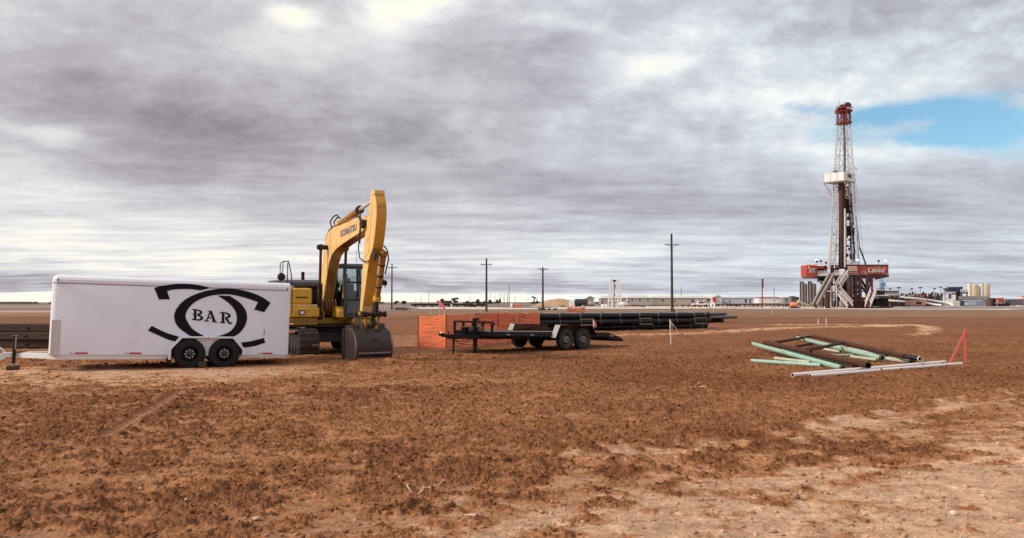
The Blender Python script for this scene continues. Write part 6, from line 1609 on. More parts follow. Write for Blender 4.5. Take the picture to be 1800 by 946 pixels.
r_, o = place('skip_bin', 'pinkish rusty steel bin standing before the mud tanks', 'bin', 1614, 219)
b = B(); fbx(b, o, 219, 1601, 529, 1627, 537, 3); b.obj('bin_body', m_salmon2 if 0 else mat('faded_pink_steel', (.55, .28, .20), .7, var=.3, scale=.8), r_)
b = B(); fbx(b, o, 219, 1611, 530.5, 1620, 535, .1, -.1); b.obj('rust_panel', m_rust, r_)
b = B(); fbx(b, o, 219, 1600.5, 528.3, 1627.5, 529.3, 3.2, -.1); b.obj('bin_rim', m_cream, r_)
r_, o = place('walkway_frame', 'white steel walkway frame with an open gateway right of the mud tanks', 'walkway', 1664, 224)
b = B(); fbx(b, o, 224, 1654, 514, 1680, 515.6, 2); 
for px in (1662.3, 1672): fbx(b, o, 224, px, 515, px + 1, 530, .3)
fbx(b, o, 224, 1663, 524.5, 1672, 525.8, .3); fbx(b, o, 224, 1666, 513, 1674, 516.5, 1.6, -.2); b.obj('frame', m_mastw, r_)
b = B(); fbx(b, o, 226, 1673, 516, 1682, 540, 3); b.obj('tank_end', m_darkst, r_)
r_, o = place('generator', 'dark navy generators raised on a stand before the cream tanks', 'generator', 1678, 228)
b = B(); fbx(b, o, 228, 1667, 506.3, 1675, 514, 2); fbx(b, o, 228, 1672, 504.3, 1689, 508, 2.2); fbx(b, o, 228, 1674, 507.5, 1678, 512.5, 2); fbx(b, o, 228, 1680, 507.5, 1688, 513, 2); b.obj('housing', m_navy, r_, bevel=.08)
b = B(); fbx(b, o, 228, 1690.2, 504, 1692, 508.5, .4); b.obj('exhaust', m_darkst, r_)
b = B(); fbx(b, o, 228, 1668, 514, 1702, 516, 3); 
for px in (1669, 1680, 1691, 1700): fbx(b, o, 228, px, 516, px + .8, 540, .3)
b.obj('stand', m_darkst, r_)
b = B(); fbx(b, o, 228, 1688.5, 509, 1701, 514.3, 2.4); b.obj('white_housing', m_mastw, r_)
solo(B().box(T(1679, 0, 222).x, T(1722, 0, 222).x, 222, 225, T(0, 527, 222).z, T(0, 520.5, 222).z).box(T(1680, 0, 222).x, T(1721, 0, 222).x, 222.3, 224.6, .1, T(0, 527, 222).z), 'frac_tank', m_greyst, 'long grey steel tank between the white frame and the cream tanks', 'tank')
r_, o = place('shipping_container', 'pale blue open topped container in front of the cream tanks', 'container', 1714, 216)
b = B(); fbx(b, o, 216, 1701, 529.2, 1727.5, 536.5, 3.5); b.obj('container_body', mat('light_blue_steel', (.34, .38, .50), .6, var=.2, scale=.7), r_)
b = B(); fbx(b, o, 216, 1698, 528, 1728, 529.2, 3.8, -.1); b.obj('container_rim', m_mast, r_)
b = B(); fbx(b, o, 216, 1716, 530.5, 1727, 535.5, .1, -.1); b.obj('blue_panel', m_blue, r_)
r_, o = place('pump_skid', 'jumble of beige pump units beneath the white walkway frame', 'pump', 1681, 218)
b = B(); fbx(b, o, 218, 1674, 526, 1681, 540, 1.6); fbx(b, o, 218, 1682, 529, 1688, 540, 1.6); fbx(b, o, 218, 1677, 518, 1681, 527, 1.0); b.obj('pump_block', m_mast, r_, bevel=.12)
b = B(); b.lathe([(.85, -.5), (.85, .5)], 18, 'y', T(1692.5, 532, 218) - o); b.lathe([(.7, -.5), (.7, .5)], 18, 'y', T(1697, 532.5, 218) - o); b.obj('pump_drum', m_navy, r_)
for i, (x0, x1, xp, yt, lab) in enumerate(((1706, 1723.3, 1704.3, 498.8, 'left one of the two large cream tanks'), (1727.3, 1744.2, 1725.6, 498.2, 'right one of the two large cream tanks'))):
    r_, o = place('storage_tank', lab, 'tank', x0, 240)
    b = B(); cyl(b, o, 240, x0, x1, yt + 1.6, 539, dome=.35); b.obj('tank_shell', m_cream, r_)
    b = B(); fbx(b, o, 240, xp, yt - .6, xp + 1.6, 539, .4, .2); b.obj('ladder', m_mastw, r_)
    b = B(); c = T(x0 + 3.2, yt, 240) - o; b.lathe([(.35, 0), (.35, .35), (.0001, .5)], 10, 'z', c + Vector((0, 1.5, -.4))); fbx(b, o, 240, xp, yt - .5, xp + 4, yt + .2, .3, .4); b.obj('hatch', m_darkst, r_)
solo(B().box(T(1727, 0, 236).x, T(1737, 0, 236).x, 236, 239, .1, T(0, 524, 236).z), 'equipment_box', m_dmast, 'brown box at the foot of the right cream tank', 'box')

# generic far vehicles
def truck(px0, px1, D, label, mb, kind='pickup', yb=None, group=None, face=1, h=1.75, name='pickup_truck', cat='pickup truck'):
    a, c = T(px0, 531, D), T(px1, 531, D); L = c.x - a.x; s = L / 5.4
    r_ = thing(name, label, cat, ((a.x + c.x) / 2, D, .11), 0 if face > 0 else math.pi, group)
    W_ = .95 * s; H = h / 1.75 * s
    b = B(); b.prism([(-2.7 * s, .45 * H), (-2.7 * s, 1.05 * H), (-1.0 * s, 1.06 * H), (1.2 * s, 1.06 * H), (2.5 * s, .98 * H), (2.7 * s, .8 * H), (2.7 * s, .42 * H)], -W_, W_); b.obj('body', mb, r_, bevel=.05)
    b = B(); b.prism([(-1.0 * s, 1.05 * H), (-.8 * s, 1.75 * H), (.55 * s, 1.78 * H), (1.25 * s, 1.05 * H)], -W_ * .9, W_ * .9); b.obj('cab', mb, r_, bevel=.05)
    b = B()
    for q in (-1, 1): b.prism([(-.85 * s, 1.10 * H), (-.72 * s, 1.62 * H), (.5 * s, 1.64 * H), (1.02 * s, 1.10 * H)], q * W_ * .9 - .012, q * W_ * .9 + .012)
    parts(b, 'side_window', m_glassd, r_)
    for x in (-1.7 * s, 1.75 * s):
        for q in (-1, 1): b = B(); b.lathe([(.22 * s, -.12), (.38 * s, -.11), (.40 * s, 0), (.38 * s, .11), (.22 * s, .12), (.0001, .12)], 18, 'y', (x, q * W_ * .93, .40 * s)); b.lathe([(.0001, -.12), (.22 * s, -.12)], 18, 'y', (x, q * W_ * .93, .40 * s)); w_ = b.obj('wheel', m_rubber, r_)
    return r_
m_silver = mat('silver_car_paint', (.42, .43, .45), .3, var=.05, coat=.5); m_blackcar = mat('black_car_paint', (.02, .02, .025), .3, var=.05, coat=.5)
truck(1216, 1246, 262, 'white pickup truck parked before the tan bunkhouse', m_white, face=-1)
truck(1045, 1059, 285, 'silver pickup truck near the small gabled shed', m_silver)
truck(1282, 1298, 290, 'white pickup truck before the bluish bunkhouse', m_white)
truck(1252, 1262, 300, 'dark green pickup truck beside the gabled end of the bluish bunkhouse', mat('green_car_paint', (.10, .12, .09), .3, coat=.4), face=-1)
truck(1788, 1806, 250, 'white pickup truck at the right edge of the picture', m_white, face=-1)
# red loader and dark skid at right
r_, o = place('red_tractor', 'red and orange machine right of the cream tanks', 'machine', 1755, 236)
b = B(); fbx(b, o, 236, 1744, 526.5, 1766, 531.5, 2.2); fbx(b, o, 236, 1757, 524, 1765, 528, 2); fbx(b, o, 236, 1745, 525.5, 1750, 528, 2); b.obj('body', m_redb, r_, bevel=.15)
b = B()
for px in (1748, 1757, 1763): c = T(px, 533.5, 236) - o; b.lathe([(.0001, -.2), (.55, -.2), (.62, 0), (.55, .2), (.0001, .2)], 16, 'y', (c.x, 0, .62))
b.obj('wheel', m_rubber, r_)
b = B(); fbx(b, o, 236, 1744.5, 531, 1746, 538, .2); fbx(b, o, 236, 1765.5, 530, 1766.5, 537, .2); b.obj('frame', m_salmon, r_)
b = B(); fbx(b, o, 236, 1751, 528.5, 1755, 530.5, .1, -.12); b.obj('side_panel', m_mastw, r_)
r_, o = place('equipment_skid', 'long dark grey piece of equipment at the right edge of the pad', 'machine', 1788, 240)
b = B(); fbx(b, o, 240, 1777, 525.8, 1800, 537, 3); b.obj('housing', mat('purple_grey_steel', (.13, .11, .13), .6, var=.2, scale=.6), r_, bevel=.1)
b = B(); fbx(b, o, 240, 1771, 528, 1777, 537, 2.4); b.obj('radiator', m_navy, r_, bevel=.1)
b = B(); c = T(1772, 534, 240) - o; b.lathe([(.0001, -.3), (.7, -.3), (.7, .3), (.0001, .3)], 16, 'y', (c.x - .6, -.2, .7)); b.obj('wheel', m_rubber, r_)
r_, o = place('site_cabin', 'cream cabin partly cut by the right edge of the picture', 'cabin', 1803, 244)
b = B(); fbx(b, o, 244, 1798, 521, 1825, 538, 3); b.obj('wall', m_cream, r_)
b = B(); fbx(b, o, 244, 1797, 520, 1826, 521.2, 3.3, -.1); b.obj('roof', m_roof, r_)
# dark liner strip along the pad edge at right
solo(B().path([(T(x, 0, 196).x, 196 + dy, .18 + dz) for x, dy, dz in ((1560, 0, 0), (1610, -1, .05), (1640, .5, .02), (1680, 0, .1), (1720, 1, .05), (1760, .5, .12), (1800, 0, .05), (1830, 0, .05))], .40, 8), 'liner_roll', m_greyst, 'grey liner berm running along the front of the pad at right', 'liner')

# ------------------------------------------------------------ bunkhouses
def house(name, label, cat, x0, x1, yt, ye, yb, D, wall, windows=(), doors=(), roofm=None, gable=False, group=None, depth=6, vents=()):
    r_, o = place(name, label, cat, (x0 + x1) / 2, D, group)
    a, c = T(x0, yb, D), T(x1, yb, D); zb, ze, zt = max(0.0, a.z - .11), T(x0, ye, D).z - .11, T(x0, yt, D).z - .11
    xa, xc = a.x - o.x, c.x - o.x
    b = B(); b.box(xa, xc, 0, depth, zb, ze)
    if gable: b.prism([(xa, ze), (xc, ze), ((xa + xc) / 2, zt)], 0, depth)
    w = b.obj('wall', wall, r_, smooth=0)
    b = B()
    if gable:
        m = (xa + xc) / 2; b.prism([(xa - .4, ze - .1), (m, zt + .1), (xc + .4, ze - .1), (xc + .4, ze + .1), (m, zt + .35), (xa - .4, ze + .1)], -.4, depth + .3)
    else:
        vs = [(xa - .3, -.3, ze), (xc + .3, -.3, ze), (xc + .3, depth + .3, ze), (xa - .3, depth + .3, ze), (xa - .3 + (1.2 if 1 else 0), depth / 2, zt), (xc - 1.0, depth / 2, zt)]
        b.add(vs, [(0, 1, 5, 4), (2, 3, 4, 5), (0, 4, 3), (1, 2, 5), (3, 2, 1, 0)])
    b.obj('roof', roofm or m_roof, r_, smooth=0)
    for wx, wy0, wy1, ww in windows:
        b = B(); fbx(b, o, D, wx - ww, wy0, wx + ww, wy1, .06, -.06); wd = b.obj('window', m_win, r_)
        b = B(); fbx(b, o, D, wx - ww - .35, wy1, wx + ww + .35, wy1 + .4, .1, -.1); b.obj('sill', m_roof, wd)
    for wx, wy0, wy1, ww, mm in doors:
        b = B(); fbx(b, o, D, wx - ww, wy0, wx + ww, wy1, .06, -.06); d_ = b.obj('door', mm, r_)
        b = B(); fbx(b, o, D, wx + ww * .5, (wy0 + wy1) / 2, wx + ww * .5 + .2, (wy0 + wy1) / 2 + .4, .06, -.11); b.obj('handle', m_black, d_)
    if zb > .3:
        b = B(); n = max(3, int((xc - xa) / 3))
        for k in range(n + 1): x = xa + (xc - xa) * k / n; b.box(x - .15, x + .15, .2, .6, 0, zb); b.box(x - .15, x + .15, depth - .6, depth - .2, 0, zb)
        b.box(xa, xc, .1, .3, zb - .25, zb - .002); b.obj('chassis', m_dmast, r_, smooth=0)
    return r_
house('storage_shed', 'small gabled beige shed at the left end of the bunkhouses', 'shed', 1031, 1044, 521.5, 525, 535.5, 292, m_siding, gable=True, depth=5, doors=((1038, 529, 535, 1.0, m_roof),))
house('bunkhouse', 'low pinkish grey cabin standing behind the small white lattice tower', 'cabin', 1056, 1103, 519.8, 524.3, 537, 286, mat('pinkish_siding', (.34, .28, .27), .7, var=.06), windows=((1070.5, 529, 533.5, .9), (1093, 528, 529.5, .5)), doors=((1058.5, 529, 536, .6, m_win), (1078, 528.5, 536, .8, m_roof)))
house('bunkhouse', 'tan bunkhouse with three small windows and a porch door', 'cabin', 1103.5, 1144.5, 519.5, 523.6, 536.5, 280, m_siding, windows=((1111.3, 526, 529.6, .9), (1124.8, 526, 529.6, .9), (1138.8, 526, 529.6, .9)), doors=((1104.0 + 0.5, 526, 535.5, 1.3, m_roof), (1104.5, 527.0, 533, .7, m_win)))
house('bunkhouse', 'long tan bunkhouse crossed by the tallest power pole', 'cabin', 1145, 1248, 520.3, 523.8, 536.2, 288, mat('warm_tan_siding', (.38, .33, .29), .7, var=.05), windows=((1165, 526.5, 530.5, 1.2), (1217.5, 526.5, 531.5, 1.4), (1245, 526, 530, 1.6), (1185.5, 528, 531, 1.0)), doors=((1225.5, 525.5, 530, 1.6, m_roof), (1238, 525.5, 530, 1.6, m_roof), (1151, 530, 535.5, 1.5, m_siding)))
house('bunkhouse', 'white gabled cabin end left of the bluish bunkhouse', 'cabin', 1254, 1269.5, 520.0, 524.5, 534.5, 284, m_sidingb if 0 else mat('white_siding', (.60, .60, .63), .6, var=.04), gable=True, depth=10)
house('bunkhouse', 'long pale bluish bunkhouse left of the dark red stack', 'cabin', 1270, 1332, 521.5, 523.6, 533.8, 286, m_sidingb, windows=((1311, 526, 532, 1.6), (1283, 528, 532, 1.0), (1327, 526, 531, .7)), doors=((1318.8, 526, 533, 1.0, m_win),), roofm=mat('bluish_roof', (.50, .52, .56), .6))
house('bunkhouse', 'white cabin with a thin red roof edge right of the dark red stack', 'cabin', 1334, 1376, 521.8, 523.4, 533.3, 280, m_mastw, windows=((1340, 528, 530.5, .9), (1361, 527.3, 529.6, .7)), roofm=m_redp)
house('bunkhouse', 'grey cabin end beside the white cabin with a red roof edge', 'cabin', 1377, 1391, 521.8, 523.2, 534, 276, m_greyst, windows=((1382.5, 527, 530, 1.6),))
house('bunkhouse', 'dark low cabin roofs left of the silos', 'cabin', 1391.5, 1405, 520.5, 523, 532, 300, m_dmast, roofm=m_darkst, windows=((1397, 526, 528, 1.0),))
solo(B().box(T(1248.3, 0, 283).x, T(1253, 0, 283).x, 283, 284, T(0, 530, 283).z, T(0, 522, 283).z).box(T(1249, 0, 283).x, T(1249.8, 0, 283).x, 283.2, 283.6, .1, T(0, 530, 283).z).box(T(1251.5, 0, 283).x, T(1252.3, 0, 283).x, 283.2, 283.6, .1, T(0, 530, 283).z), 'sign_board', m_redb, 'small red and white board between two bunkhouses', 'sign')
b = B(); r_, o = place('porch_steps', 'brown wooden porch and steps before the tan bunkhouse', 'porch', 1116, 270)
for px in range(1107, 1124, 2): fbx(b, o, 270, px, 536.5, px + .6, 540.5, .2)
fbx(b, o, 270, 1106, 536, 1124, 537, 1.2); fbx(b, o, 270, 1124, 538.5, 1134, 540.3, 1); b.obj('railing', m_rust, r_)
# lattice tower, white
r_, o = place('lattice_tower', 'small white lattice derrick in front of the bunkhouses', 'tower', 1081, 240)
b = B(); q = lambda x, y, d=0: T(x, y, 240 + d) - o
for s, (xb, xt) in enumerate(((1068.5, 1073.3), (1075, 1075.5), (1086.5, 1085), (1092.5, 1087.5))):
    b.bar(q(xb, 541, 0), q(xt, 490, 0), .34); b.bar(q(xb + 1, 541, 3), q(xt + .4, 490, 2), .22)
for y, xa, xc in ((490.5, 1073, 1088), (503, 1072, 1089), (513, 1070.6, 1090.6), (520, 1070, 1091), (528.5, 1067.5, 1093)): b.bar(q(xa, y), q(xc, y), .28 if y > 520 else .18)
for xa, ya, xc, yc in ((1073, 491, 1089, 513), (1088, 491, 1071, 513), (1071, 513, 1092, 541), (1091, 513, 1069, 541)): b.bar(q(xa, ya), q(xc, yc), .13)
b.obj('lattice', m_mastw, r_, smooth=0)
b = B(); b.bar(q(1079.5, 540), q(1080.3, 492), .16)
for x, y in ((1079.6, 494.5), (1081, 503.6), (1078.6, 493.5), (1081.8, 493.8), (1079.8, 518)): c = q(x, y); b.box(c.x - .22, c.x + .22, -.2, .2, c.z - .25, c.z + .25)
b.obj('hanging_block', m_rust, r_)
b = B(); fbx(b, o, 240, 1079.5, 532.5, 1087, 541, 2); b.obj('pump_house', m_mast, r_)
for i, (x0, x1, lab) in enumerate(((1057, 1062.3, 'left one of two short white plastic tanks'), (1062.6, 1067.3, 'right one of two short white plastic tanks'))):
    b = B(); a, c = T(x0, 542, 236), T(x1, 534.8, 236); r = (c.x - a.x) / 2; b.lathe([(r, .11), (r, c.z - .25), (r * .8, c.z - .05), (.0001, c.z)], 20, 'z', ((a.x + c.x) / 2, 236, 0)); solo(b, 'plastic_tank', m_white, lab, 'tank', 'short white tanks by the lattice tower')
r_, o = place('horizontal_tank', 'small white horizontal tank right of the lattice tower', 'tank', 1094, 238)
a, c = T(1088, 537, 238) - o, T(1100, 537, 238) - o; b = B(); b.lathe([(.0001, a.x), (.45, a.x + .1), (.6, a.x + .4), (.6, c.x - .4), (.45, c.x - .1), (.0001, c.x)], 18, 'x', (0, 0, 1.0)); b.obj('tank_shell', m_white, r_)
b = B(); b.box(a.x + .3, a.x + .5, -.4, .4, 0, .6); b.box(c.x - .5, c.x - .3, -.4, .4, 0, .6); b.obj('saddle', m_greyst, r_)
# tanker at left
r_, o = place('tank_trailer', 'black tank trailer beside a tall white box left of the shed', 'trailer', 1018, 262)
b = B(); a, c = T(1009.5, 531, 262) - o, T(1033, 531, 262) - o; b.lathe([(.0001, a.x), (.8, a.x + .1), (1.0, a.x + .5), (1.0, c.x - .5), (.8, c.x - .1), (.0001, c.x)], 20, 'x', (0, 0, T(0, 530.8, 262).z - .11)); b.obj('tank_shell', m_blackcar, r_)
b = B(); b.box(a.x, c.x, -.8, .8, .55, .75); b.box(c.x - 1, c.x - .8, -.5, .5, .0, .6); b.obj('chassis', m_dmast, r_)
b = B()
for x in (a.x + .8, a.x + 1.8): b.lathe([(.0001, -1), (.45, -1), (.45, -.75), (.0001, -.75)], 14, 'y', (x, 0, .45)); b.lathe([(.0001, .75), (.45, .75), (.45, 1), (.0001, 1)], 14, 'y', (x, 0, .45))
b.obj('wheel', m_rubber, r_)
b = B(); fbx(b, o, 262, 1001.5, 528.5, 1009.8, 538, 2.5, -.6); b.obj('white_box', m_mastw, r_)
truck(1000, 970, 250, 'x', m_white) if 0 else None
truck(968.5, 981, 255, 'small white and beige pickup truck before the tan mound', m_white, face=-1)
truck(984, 996, 256, 'dark pickup truck before the right end of the tan mound', m_blackcar, h=1.2)
# red stack
r_, o = place('flare_stack', 'slim dark red stack with a thick upper section', 'stack', 1340, 205)
q = lambda x, y: T(x, y, 205) - o
b = B(); b.tube((0, 0, 0), q(1340, 503), .12, 10); b.obj('lower_pipe', m_redp, r_)
b = B(); b.tube(q(1340.4, 505.5), q(1340.4, 491), .24, 12); b.obj('upper_barrel', m_maroon, r_)
b = B(); b.bar(q(1338, 490.7), q(1343, 490.7), .12); b.bar(q(1339, 498), q(1339.0, 541), .05); b.obj('top_plate', m_redp, r_)
# dark pipe racks with pale triangles, row of pale blocks
for i, (x0, x1, y0, D_, lab) in enumerate(((1128, 1180, 536.7, 244, 'dark pipe rack left of the tallest power pole'), (1186, 1247, 536.0, 244, 'dark pipe rack right of the tallest power pole'), (1265, 1335, 534.6, 236, 'dark pipe rack before the bluish bunkhouse'), (1342, 1388, 535.2, 232, 'dark pipe rack before the white cabin with a red roof'))):
    r_, o = place('pipe_rack', lab, 'pipe rack', (x0 + x1) / 2, D_, 'dark pipe racks along the pad edge')
    a, c = T(x0, 0, D_).x - o.x, T(x1, 0, D_).x - o.x; zt = T(0, y0, D_).z - .11
    b = B()
    for k in range(7): b.tube((a, k * .3, zt - .12), (c, k * .3, zt - .12), .13, 8)
    b.obj('racked_pipe', m_dpipe, r_)
    b = B(); n = int((c - a) / 1.6)
    for k in range(n + 1):
        x = a + (c - a) * k / n
        for y in (.0, 1.8): b.bar((x - .4, y, 0), (x, y, zt - .26), .10); b.bar((x + .4, y, 0), (x, y, zt - .26), .10)
        b.bar((x, 0, zt - .28), (x, 1.9, zt - .28), .1)
    b.obj('trestle', m_rust if i < 2 else m_dmast, r_)
solo(B().box(T(1133, 0, 215).x, T(1179, 0, 215).x, 215, 215.7, .1, .58), 'white_beam', m_mastw, 'long low white beam on the pad edge left of the tallest pole', 'beam')
kk = 0; rnd = random.Random(3)
blk0 = None
xs = [1187 + 5.6 * k for k in range(7)] + [1262 + 4.2 * k for k in range(6)] + [1236, 1241.5] + [1336 + 6.2 * k for k in range(26)]
for x in xs:
    D_ = 208 + rnd.uniform(-.6, .6); p = T(x, 0, D_)
    if blk0 is None:
        b = B(); b.prism([(-.30, 0), (.30, 0), (.22, .42), (-.22, .42)], -.25, .25); blk0 = b.obj('barrier_block', m_concrete, bevel=.03); o = blk0
    else: o = blk0.copy(); SC.collection.objects.link(o)
    o.location = (p.x, D_, .1); o.rotation_euler = (0, 0, rnd.uniform(-.5, .5)); o.scale = (rnd.uniform(.8, 1.4), 1, rnd.uniform(.75, 1.15))
    tag(o, ('small pale block in the low row before the tan bunkhouse' if x < 1250 else 'small pale block in the low row before the bluish bunkhouse' if x < 1300 else 'small pale block in the low row before the red stack and the rig'), 'block', 'pale blocks before the tan bunkhouse' if x < 1250 else 'pale blocks before the bluish bunkhouse' if x < 1300 else 'pale blocks below the rig')
for i, (x0, x1, lab) in enumerate(((1248.5, 1252.3, 'left one of two pale upright drums right of the tan bunkhouse'), (1254, 1257.5, 'right one of two pale upright drums right of the tan bunkhouse'))):
    b = B(); a, c = T(x0, 542, 222), T(x1, 532, 222); r = (c.x - a.x) / 2; b.lathe([(r, .1), (r, c.z - .3), (r * .6, c.z), (.0001, c.z)], 16, 'z', ((a.x + c.x) / 2, 222, 0)); solo(b, 'drum', m_mastw, lab, 'drum', 'pale drums by the tan bunkhouse')

# ------------------------------------------------------------ pumpjack, mound, pipeline, machine, trees
r_, o = place('pumpjack', 'small dark pumpjack on the horizon with its head raised', 'pumpjack', 940, 430)
q = lambda x, y: T(x, y, 430) - o
b = B(); b.bar(q(935, 521.3), q(942.6, 524.6), .55, .7); b.obj('walking_beam', m_grey, r_)
b = B(); b.prism([(q(933.8, 0).x, q(0, 524.5).z), (q(934.0, 0).x, q(0, 521.5).z), (q(935.4, 0).x, q(0, 520.4).z), (q(936, 0).x, q(0, 522).z)], -.3, .3); b.obj('horse_head', m_grey, r_)
b = B(); b.bar(q(938.7, 523), q(937.9, 531), .35); b.bar(q(938.7, 523), q(940, 531), .35); b.obj('samson_post', m_grey, r_)
b = B(); b.prism([(q(941.5, 0).x, q(0, 532).z), (q(942.5, 0).x, q(0, 528).z), (q(944.5, 0).x, q(0, 528.4).z), (q(946.5, 0).x, q(0, 531).z), (q(948.5, 0).x, q(0, 532).z)], -.6, .6); b.bar(q(942.6, 524.6), q(943.2, 529), .2); b.bar(q(936, 532), q(949, 532), .8); b.obj('crank', m_grey, r_)
def mound():
    D_ = 300; xs = np.linspace(T(930, 0, D_).x, T(1006, 0, D_).x, 90); b = B(); ny = 26; o = Vector((float(xs.mean()), D_, 0))
    vs = []
    for j in range(ny):
        v = j / (ny - 1)
        for i, x in enumerate(xs):
            u = i / 89; prof = min(1, u / .42) ** 1.2 * min(1, (1 - u) / .08); prof = prof * (.93 + .07 * math.sin(u * 12)); 
            hh = 3.0 * prof * math.sin(math.pi * v) ** .7 * (.93 + .12 * float(fbm(np.array([x * .4]), np.array([j * .4]), 77, 3)[0]))
            vs.append((x - o.x, (v - .5) * 18, hh - .05))
    b.add(vs, [(j * 90 + i, j * 90 + i + 1, (j + 1) * 90 + i + 1, (j + 1) * 90 + i) for j in range(ny - 1) for i in range(89)])
    ob = b.obj('soil_mound', mat('tan_spoil', (.42, .26, .15), .95, var=.2, scale=.5), smooth=60); ob.location = o; ob['kind'] = 'structure'
mound()
a, c = T(723, 0, 262), T(853, 0, 262)
r_, o = place('pipeline', 'long dark pipe on low supports beyond the pale road', 'pipe', 723, 262)
b = B(); b.tube((0, 0, .72), (c.x - a.x, 0, .72), .34, 12); b.obj('pipe', m_pipeb, r_)
b = B(); 
for k in range(9): x = (c.x - a.x) * (k + .5) / 9; b.box(x - .3, x + .3, -.5, .5, 0, .45)
b.obj('pipe_support', m_wood, r_)
solo(B().box(T(793.5, 0, 258).x, T(796.3, 0, 258).x, 258, 259, .1, T(0, 535.3, 258).z).box(T(793.8, 0, 258).x, T(796, 0, 258).x, 258.1, 258.9, T(0, 535.3, 258).z, T(0, 534.8, 258).z), 'white_cabinet', m_mastw, 'small white cabinet in front of the dark far pipe', 'cabinet')
r_, o = place('loader', 'small dark and yellow machine standing over the dark far pipe', 'machine', 831, 256)
q = lambda x, y: T(x, y, 256) - o
b = B(); b.box(q(833, 0).x, q(838, 0).x, 0, 1.6, .4, q(0, 534).z); b.obj('engine_cover', m_yel, r_, bevel=.1)
b = B(); b.box(q(828, 0).x, q(833, 0).x, 0, 1.6, .5, q(0, 532.5).z); b.box(q(829, 0).x, q(832, 0).x, .2, 1.4, q(0, 532.5).z, q(0, 531.2).z); b.obj('cab', m_glassd, r_, bevel=.08)
b = B(); b.prism([(q(824, 0).x, .05), (q(838, 0).x, .05), (q(838.8, 0).x, .5), (q(837, 0).x, .85), (q(827, 0).x, .85), (q(825, 0).x, .5)], -.2, .2); b.bar(q(828, 535), q(824.5, 537), .3); b.bar(q(824.5, 532), q(828, 534), .2); b.obj('track', m_darkst, r_, bevel=.05)
def bush(px, yt, D_, w, label, seed, name='scrub_tree', cat='tree', lean=0):
    rnd = random.Random(seed); a = T(px, 531, D_); h = T(px, yt, D_).z; wm = w / F * D_
    r_ = thing(name, label, cat, (a.x, D_, 0), 0, 'scrub trees on the horizon')
    b = B(); b.tube((0, 0, 0), (lean * .3, 0, h * .5), .32, 8, r2=.16)
    for k in range(6): b.bar((lean * .15, 0, h * .3), (rnd.uniform(-.7, .7) * wm, rnd.uniform(-.5, .5) * wm, h * rnd.uniform(.6, .9)), .14)
    b.obj('trunk', m_bark, r_)
    b = B(); lobes = [(rnd.uniform(-.75, .75) * wm, rnd.uniform(-.6, .6) * wm, h * rnd.uniform(.35, .85), rnd.uniform(.25, .45) * wm) for _ in range(11)]
    for k in range(1500):
        L = rnd.choice(lobes); d = Vector((rnd.gauss(0, 1), rnd.gauss(0, 1), rnd.gauss(0, 1))).normalized() * L[3] * rnd.random() ** .4
        c = Vector((L[0] + d.x + lean * .4, L[1] + d.y, max(.3, min(h * 1.03, L[2] + d.z * .8)))); s = rnd.uniform(.12, .34)
        u = Vector((rnd.gauss(0, 1), rnd.gauss(0, 1), rnd.gauss(0, 1))).normalized() * s; v = u.orthogonal().normalized() * s * .7
        b.add([c - u - v * .3, c + v, c + u + v * .2, c - v], [(0, 1, 2, 3)])
    b.obj('crown', m_leaf, r_, smooth=0)
for i, (px, yt, w, lab) in enumerate(((778, 524.5, 4, 'small dark tree at the left end of the low far shed'), (799.5, 523, 6, 'widest bushy tree right of the low far shed'), (822, 528.6, 2.5, 'smallest low bush left of the machine'), (841, 525.5, 5, 'rounded tree just left of the netting power pole'), (852.5, 529, 4, 'low bush touching the netting power pole'),
                               (861.5, 526.5, 3.5, 'small tree just right of the netting power pole'), (875.5, 525, 5, 'slanting tree left of the transformer poles'), (710, 528.8, 5, 'low scrub bush at the left of the horizon right of the excavator'), (697, 529.2, 5, 'low scrub bush behind the leftmost power pole'))):
    bush(px, yt, 470 + i * 6, w, lab, 30 + i)
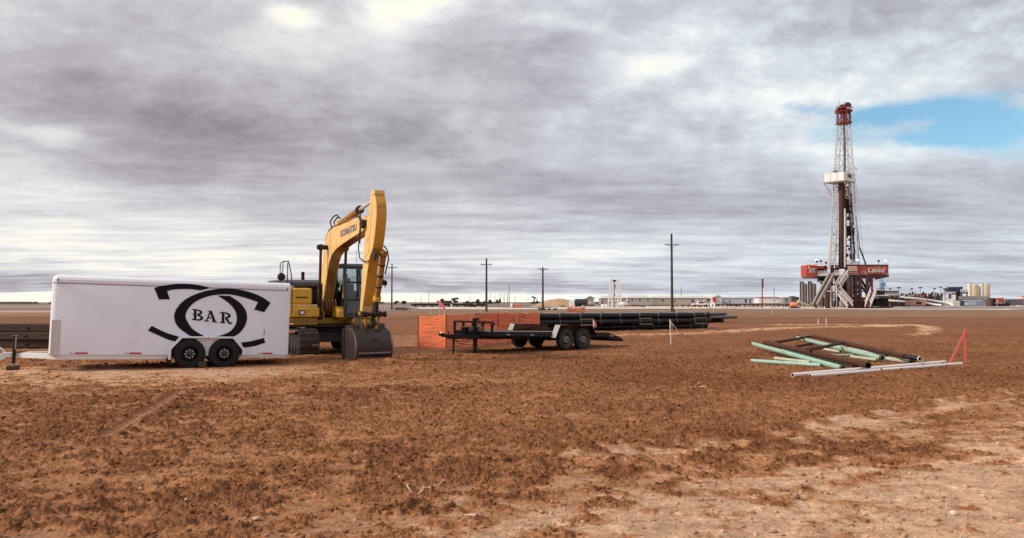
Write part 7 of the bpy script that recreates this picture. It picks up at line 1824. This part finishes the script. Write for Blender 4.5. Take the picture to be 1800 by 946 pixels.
house('storage_shed', 'low far shed with a pale roof between two small trees', 'shed', 779.5, 793.5, 528.0, 529.0, 531.5, 455, m_dmast, depth=6)
# tumbleweed scrub by the power pole foot, and along the road
def weeds(pxs, label, seed, name='weed_clump'):
    rnd = random.Random(seed)
    p0 = g2(*pxs[0][:2]); o = Vector((*p0, 0)); b = B()
    for px, py, w, hgt in pxs:
        x, y = g2(px, py); wm = w / F * y
        for k in range(260):
            c = Vector((x - o.x + rnd.gauss(0, .45) * wm, y - o.y + rnd.gauss(0, .4) * wm, abs(rnd.gauss(0, .42)) * hgt)); u = Vector((rnd.gauss(0, 1), rnd.gauss(0, 1), rnd.gauss(0, 1) + .5)).normalized() * .13; v = u.orthogonal().normalized() * .04
            b.add([c - u, c + v, c + u, c - v], [(0, 1, 2, 3)])
    ob = b.obj(name, m_leaf, smooth=0); ob.location = o; tag(ob, label, 'weeds'); return ob
weeds([(949, 545.6, 5, .6), (955, 545.8, 5, .7)], 'dark weeds at the foot of the braced power pole', 5)
weeds([(965, 545, 3, .4)], 'small weed clump right of the braced power pole', 6); weeds([(976, 545.2, 4, .4)], 'second weed clump right of the braced power pole', 7)
weeds([(700, 545, 8, .5), (712, 545.5, 9, .5), (705, 543, 12, .5)], 'brownish weeds left of the pale road', 8)
weeds([(1183.5, 548.5, 3, .4)], 'weeds at the foot of the tallest power pole', 9)
# distant scrub line on the horizon
def scrubline():
    rnd = random.Random(77); b = B()
    for k in range(5200):
        an = R(rnd.uniform(-36, 12)); D_ = rnd.uniform(700, 1500); x, y = D_ * math.sin(an), D_ * math.cos(an)
        if float(vn(np.array([an * 60.0]), np.array([3.0]), 8)[0]) < .42: continue
        h = rnd.uniform(.8, 2.2); w = rnd.uniform(1.2, 3)
        b.add([(x - w, y, 0), (x + w, y, 0), (x + w * .7, y + .5, h * .8), (x + w * .2, y, h), (x - w * .6, y + .5, h * .75)], [(0, 1, 2, 3, 4)])
    o = b.obj('scrub', m_leaf, smooth=0); o['kind'] = 'stuff'; tag(o, 'thin line of far scrub along the horizon', 'scrub')
scrubline()
